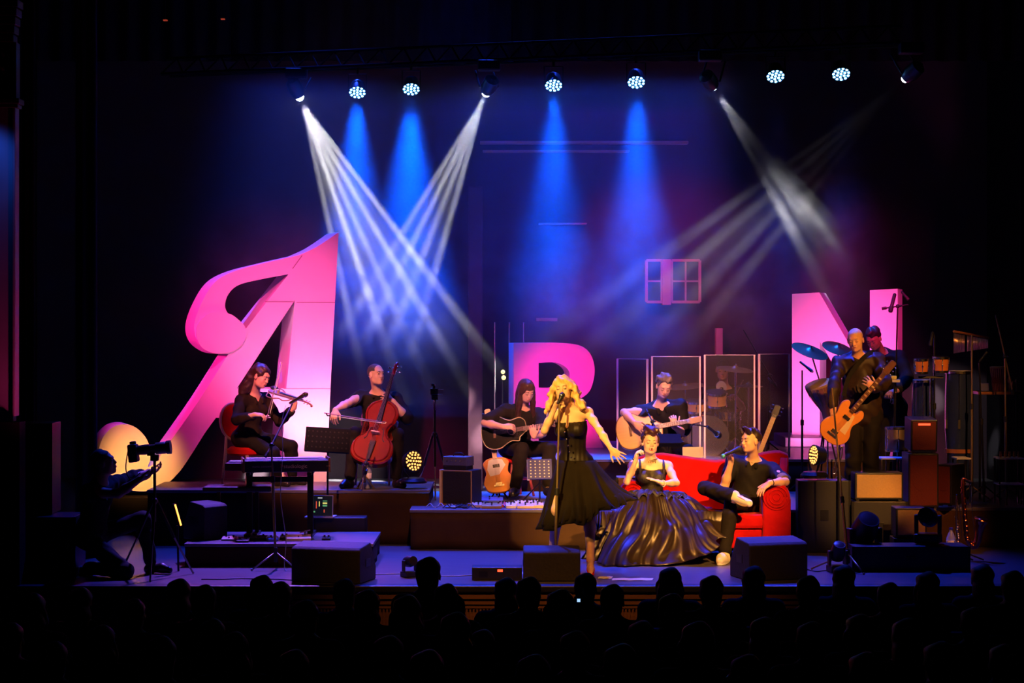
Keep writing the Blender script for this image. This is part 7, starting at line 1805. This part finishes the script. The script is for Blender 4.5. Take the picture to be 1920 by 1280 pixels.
Mq = Matrix.Translation((-.0, 0, .05)) @ Matrix.Rotation(R(-6), 4, 'Y')
MB().box(-.21, -.13, -.07, .07, -.10, .06, M4=Mq).build('body', 'plastic', cm_, bevel=.012); MB().box(-.19, -.14, -.03, .03, .06, .085, M4=Mq).build('viewfinder', 'plastic', cm_, bevel=.006)
MB().lathe([(.040, 0), (.045, .05), (.045, .11), (.040, .115), (.040, .16), (.052, .165), (.055, .25), (.052, .255), (.06, .262), (.062, .30), (.048, .30), (.001, .285)], 24, Mq @ Matrix.Translation((-.13, 0, 0)) @ Matrix.Rotation(R(90), 4, 'Y')).build('long_lens', 'lens_grey', cm_, smooth=2)
MB().box(-.03, .02, -.02, .02, -.055, -.02, M4=Mq).build('lens_collar_foot', 'metal', cm_); MB().tube(smooth_pts([(-.20, -.07, .05), (-.22, -.08, -.12), (-.18, -.05, -.22), (-.10, -.02, -.16)], 5), .005, 6).build('neck_strap', 'plastic', cm_)
MB().box(-.02, .02, -.03, .03, -.06, .0, M4=Matrix.Translation((-.02, 0, .05))).build('mount_plate', 'metal', cm_)
fl = empty('flat_lamp', W(334, 965, .9), label='thin orange glowing lamp edge beside the camera tripod', cat='lamp')
Mq = Matrix.Rotation(R(-16), 4, 'Y')
MB().box(-.004, .004, -.02, .02, -.10, .10, M4=Mq).build('glow_strip', 'orange_glow', fl); MB().box(-.02, -.005, -.03, .03, -.11, .11, M4=Mq).build('backing', 'plastic', fl); MB().tube([(-.01, .02, -.10), (0, .02, -W(334, 965, .9).z)], .01, 8).build('post', 'metal', fl)
# dark heap of cases at the far left
case(G(75, .6), m(150, .6), .5, Z(795, .6) * .0 + .55, 'tall dark case at the far left of the stage')
case(G(60, .75, .555), m(90, .75), .4, Z(790, .75) - .56, 'dark upright box stacked on the far left case')
# ---------------------------------------------------------------- the audience
M['aud_cloth'] = mat('dark_audience_cloth', (.010, .008, .012), .9, var=.3, spec=.1)
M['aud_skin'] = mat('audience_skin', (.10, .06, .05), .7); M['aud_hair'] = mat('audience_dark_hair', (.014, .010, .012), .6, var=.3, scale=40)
M['aud_seat'] = mat('dark_red_theatre_plush', (.03, .006, .006), .9)
def spectator(kind):
    root = empty('spectator', (0, 0, 0)); J = dict(head=Vector((0, .02, 1.20)), neck=Vector((0, -.01, 1.06)), pelvis=Vector((0, -.10, .52)), fwd=Vector((0, 1, .08)), up=Vector((0, 0, 1)))
    J['sh'] = [Vector((.175, -.02, 1.0)), Vector((-.175, -.02, 1.0))]; J['el'] = [Vector((.24, .03, .72)), Vector((-.24, .03, .72))]; J['wr'] = [Vector((.10, .24, .64)), Vector((-.10, .24, .64))]
    J['hip'] = [Vector((.09, -.10, .50)), Vector((-.09, -.10, .50))]; J['kn'] = [Vector((.13, .34, .50)), Vector((-.13, .34, .50))]; J['an'] = [Vector((.13, .36, .09)), Vector((-.13, .36, .09))]
    B = fr(J['fwd'], J['up']); s = SDF(); torso_prims(s, J, .018); s.cap(J['head'] + Vector((0, -.02, -.05)), J['neck'], .052, k=.03)
    for i in (0, 1): arm_prims(s, J, i, .016, 2.0); leg_prims(s, J, i, .012); s.ell(J['wr'][i] + Vector((0, .05, -.01)), (.04, .05, .025), None, .02); foot_prims(s, J['an'][i], J['an'][i] + Vector((0, .15, -.05)))
    head_prims(s, J['head'], B, 1.0)
    P, Q = s.mesh(.013)
    np_mesh('body', P, Q, ['aud_cloth', 'aud_skin'], root, (0, 0, 0), lambda c: (c[:, 2] > 1.09).astype(int))
    hp = {0: [('e', (0, -.03, .045), (.088, .106, .088)), ('e', (0, -.06, -.02), (.078, .06, .08)), ('e', (0, .14, -.045), (.08, .07, .1), .01, 1)],
          1: [('e', (0, -.03, .045), (.094, .112, .092)), ('e', (0, -.08, -.06), (.095, .07, .12)), ('c', (0, -.10, -.05), (0, -.10, -.26), .09, .07), ('e', (0, .14, -.045), (.07, .07, .1), .01, 1)],
          2: [('e', (0, -.03, .045), (.092, .110, .090)), ('e', (0, -.08, -.05), (.10, .07, .10)), ('c', (.07, -.03, 0), (.085, -.03, -.13), .035, .03), ('c', (-.07, -.03, 0), (-.085, -.03, -.13), .035, .03), ('e', (0, .14, -.045), (.07, .07, .1), .01, 1)],
          3: [('e', (0, -.03, .045), (.088, .104, .086)), ('e', (0, -.07, -.01), (.078, .06, .08)), ('e', (0, -.12, .07), (.045, .045, .045)), ('e', (0, .14, -.045), (.078, .07, .1), .01, 1)]}[kind]
    hair_sdf(hp, 'aud_hair', .011, .003, 50)(root, Vector((0, 0, 0)), J['head'], B, 1.0, .01)
    return root
def seat():
    root = empty('theatre_seat', (0, 0, 0))
    MB().box(-.24, .24, -.22, .22, .36, .42).build('seat_cushion', 'aud_seat', root, bevel=.02); MB().box(-.24, .24, -.34, -.26, .38, .90).build('backrest', 'aud_seat', root, bevel=.02)
    for sx in (-1, 1): MB().box(sx * .26 - .02, sx * .26 + .02, -.30, .16, 0, .60).build('armrest', 'aud_seat', root, bevel=.008)
    return root
AUD = [(803, 1042, 0), (645, 1083, 0), (688, 1104, 1), (490, 1077, 2), (524, 1088, 0), (335, 1084, 1), (382, 1094, 0), (572, 1122, 0), (713, 1121, 3), (762, 1114, 2), (836, 1092, 0), (935, 1114, 0), (948, 1082, 1), (991, 1079, 0), (853, 1146, 2), (905, 1179, 1), (398, 1158, 0), (438, 1183, 2), (728, 1189, 0),
       (970, 1157, 0), (1050, 1103, 2), (1098, 1072, 0), (1148, 1093, 0), (1256, 1062, 2), (1259, 1110, 0), (1333, 1077, 0), (1412, 1060, 1), (1515, 1077, 0), (1582, 1058, 1), (1666, 1090, 0), (1738, 1070, 2), (1841, 1057, 1), (1898, 1068, 0), (1824, 1136, 0), (1431, 1156, 1), (1202, 1161, 0), (1308, 1163, 2), (1077, 1180, 0), (1163, 1204, 0), (1520, 1163, 0), (1610, 1150, 2), (1700, 1158, 1),
       (250, 1120, 0), (150, 1100, 1), (60, 1110, 2), (20, 1165, 0), (300, 1190, 0), (620, 1190, 1), (550, 1215, 0), (1400, 1225, 2), (1760, 1200, 0), (1880, 1205, 0), (190, 1170, 2), (100, 1200, 0), (800, 1215, 0), (1000, 1225, 2), (1270, 1230, 0), (1620, 1220, 0)]
protos = [spectator(k) for k in range(4)]; used = [0] * 4; sproto = seat(); sused = 0; jit = random.Random(9)
def put(o, loc, rz, sc_):
    c = o.copy(); C.objects.link(c); c.location = loc; c.rotation_euler = (0, 0, rz); c.scale = (sc_, sc_, sc_)
    for ch in o.children:
        d = ch.copy(); C.objects.link(d); d.parent = c
    return c
kd = ['short dark hair', 'long hair', 'bobbed hair', 'a hair bun']
SPOT = []; pool = []
for i, (px, py, k) in enumerate(AUD):
    zt = .40 + jit.uniform(-.02, .02) + (.15 if py < 1050 else 0)
    d = (CAMZ - zt) * F / (py - HY); Y = d - CAMD; pool.append((px, py, k, zt, Y))
pool.sort(key=lambda q: -q[4]); done = []
for (px, py, k, zt, Y) in pool:        # keep neighbours out of each other's seats
    best = None
    for n in range(70):
        Y2 = Y + (.035 * ((n + 1) // 2)) * (1 if n % 2 else -1)
        if Y2 > -.72: continue
        x = X(px, Y2)
        if all(abs(x - a) > .47 or abs(Y2 - b) > .84 for a, b in done): best = Y2; break
    if best is None: continue
    x = X(px, best); done.append((x, best)); SPOT.append((px, py, k, x, best, Z(py, best)))
stage_ref = [(335, 'camera tripod'), (500, 'boom stand'), (640, 'left stage monitor'), (800, 'open floor'), (940, 'red lit box'), (1035, 'middle stage monitor'), (1110, 'red shoe'), (1230, 'satin gown'), (1350, 'white shoe'), (1441, 'right stage monitor'), (1580, 'leaning stand'), (1700, 'long road case'), (1815, 'saxophones'), (1900, 'right stage edge'), (200, 'camera operator'), (60, 'far left cases')]
seen = {}
for j, (px, py, k, x, Y2, zt2) in enumerate(SPOT):
    ref = min(stage_ref, key=lambda q: abs(q[0] - px))[1]
    row = 'front row' if Y2 > -2.0 else ('second row' if Y2 > -2.9 else ('third row' if Y2 > -3.8 else ('fourth row' if Y2 > -4.7 else 'rear row')))
    base = '%s spectator with %s before the %s' % (row, kd[k], ref)
    for w_ in ('', 'taller ', 'lower ', 'right hand ', 'left hand ', 'half hidden '):
        b2 = base.replace('spectator', w_ + 'spectator')
        if w_ == 'right hand ' and px < seen.get(base, 0) or w_ == 'left hand ' and px > seen.get(base, 9999): continue
        if w_ == 'taller ' and (base not in seen or py > seen.get(base + 'y', 0)) or w_ == 'lower ' and (base not in seen or py < seen.get(base + 'y', 9999)): continue
        if b2 not in seen: break
    seen[b2] = px; seen[b2 + 'y'] = py; base = b2
    hall = -.9; sc_ = min(1.18, max(.82, (zt2 - hall) / 1.335))
    o = put(protos[k], (x, Y2, hall), jit.uniform(-.15, .15), sc_)
    tag(o, base, 'person', 'spectators in the dark hall')
    s_ = put(sproto, (x, Y2, hall), 0, sc_); tag(s_, 'seat of the ' + base, 'seat', 'dark theatre seats')
for p in protos + [sproto]:
    for ch in list(p.children): bpy.data.objects.remove(ch)
    bpy.data.objects.remove(p)
ph = empty('phone', W(1085, 1125, -2.6), label='glowing phone camera held up in the audience before the blonde singer', cat='phone')
MB().box(-.035, .035, -.004, .004, -.03, .03).build('case', 'plastic', ph, bevel=.003); MB().box(-.012, .012, -.0055, -.004, -.012, .012).build('screen', 'phone_glow', ph)
# ---------------------------------------------------------------- haze over the rear of the stage
hz = MB().box(-4.6, 4.6, 4.3, 9.5, 1.2, 5.05).build('stage_haze', 'drape')
tag(hz, kind='stuff'); hz['label'] = 'thin smoke haze drifting through the lamp beams'; hz['category'] = 'haze'
hm = bpy.data.materials.new('haze'); hm.use_nodes = True; nt = hm.node_tree
for n in list(nt.nodes): nt.nodes.remove(n)
out = nt.nodes.new('ShaderNodeOutputMaterial'); vs = nt.nodes.new('ShaderNodeVolumeScatter')
vs.inputs['Color'].default_value = (0.9, 0.9, 0.95, 1); vs.inputs['Anisotropy'].default_value = 0.0
nt.links.new(vs.outputs[0], out.inputs['Volume'])
geo = nt.nodes.new('ShaderNodeNewGeometry')
sep = nt.nodes.new('ShaderNodeSeparateXYZ'); nt.links.new(geo.outputs['Position'], sep.inputs[0])
def mapr(src, a, b, c, d, smooth=True):
    q = nt.nodes.new('ShaderNodeMapRange'); q.inputs[1].default_value = a; q.inputs[2].default_value = b
    q.inputs[3].default_value = c; q.inputs[4].default_value = d
    if smooth: q.interpolation_type = 'SMOOTHSTEP'
    nt.links.new(src, q.inputs[0]); return q.outputs[0]
def math2(op, a, b):
    q = nt.nodes.new('ShaderNodeMath'); q.operation = op
    for i, v in enumerate((a, b)):
        if isinstance(v, (int, float)): q.inputs[i].default_value = v
        else: nt.links.new(v, q.inputs[i])
    return q.outputs[0]
no = nt.nodes.new('ShaderNodeTexNoise'); no.inputs['Scale'].default_value = 2.1; no.inputs['Detail'].default_value = 4; no.inputs['Distortion'].default_value = 1.2
nt.links.new(geo.outputs['Position'], no.inputs[0])
puff = mapr(no.outputs['Fac'], 0.38, 0.62, 0.15, 2.2)
low = mapr(sep.outputs['Z'], 1.6, 3.0, 0.04, 1.0)           # thins out towards the stage floor
# beams on the right only show from mid height down: clear air under the truss there
right = mapr(sep.outputs['X'], 2.0, 2.9, 0.0, 1.0)
high = mapr(sep.outputs['Z'], 3.3, 3.95, 0.0, 1.0)
clear = math2('SUBTRACT', 1.0, math2('MULTIPLY', math2('MULTIPLY', right, high), 0.97))
clear = math2('MULTIPLY', clear, math2('MULTIPLY', mapr(sep.outputs['X'], -4.0, -2.3, 0.03, 1.0), mapr(sep.outputs['X'], 3.3, 4.3, 1.0, 0.05)))
smoky = mapr(sep.outputs['Z'], 2.6, 4.2, 1.0, 0.0)
body = math2('ADD', math2('MULTIPLY', math2('MULTIPLY', puff, smoky), 0.8), math2('SUBTRACT', 1.0, math2('MULTIPLY', smoky, 0.75)))
dens = math2('MULTIPLY', math2('MULTIPLY', body, low), math2('MULTIPLY', clear, 0.05))
vd = nt.nodes.new('ShaderNodeVectorMath'); vd.operation = 'DISTANCE'; nt.links.new(geo.outputs['Position'], vd.inputs[0]); vd.inputs[1].default_value = tuple(W(1512, 385, 7.3))
blob = math2('MULTIPLY', mapr(vd.outputs['Value'], 0.15, 1.0, 0.16, 0.0), puff)       # a fresh puff hanging in the crossing beams
dens = math2('ADD', dens, blob)
nt.links.new(dens, vs.inputs['Density'])
hm.cycles.volume_sampling = 'MULTIPLE_IMPORTANCE'
hm.volume_intersection_method = 'ACCURATE' if hasattr(hm, 'volume_intersection_method') else 'FAST'
hz.data.materials.clear(); hz.data.materials.append(hm)
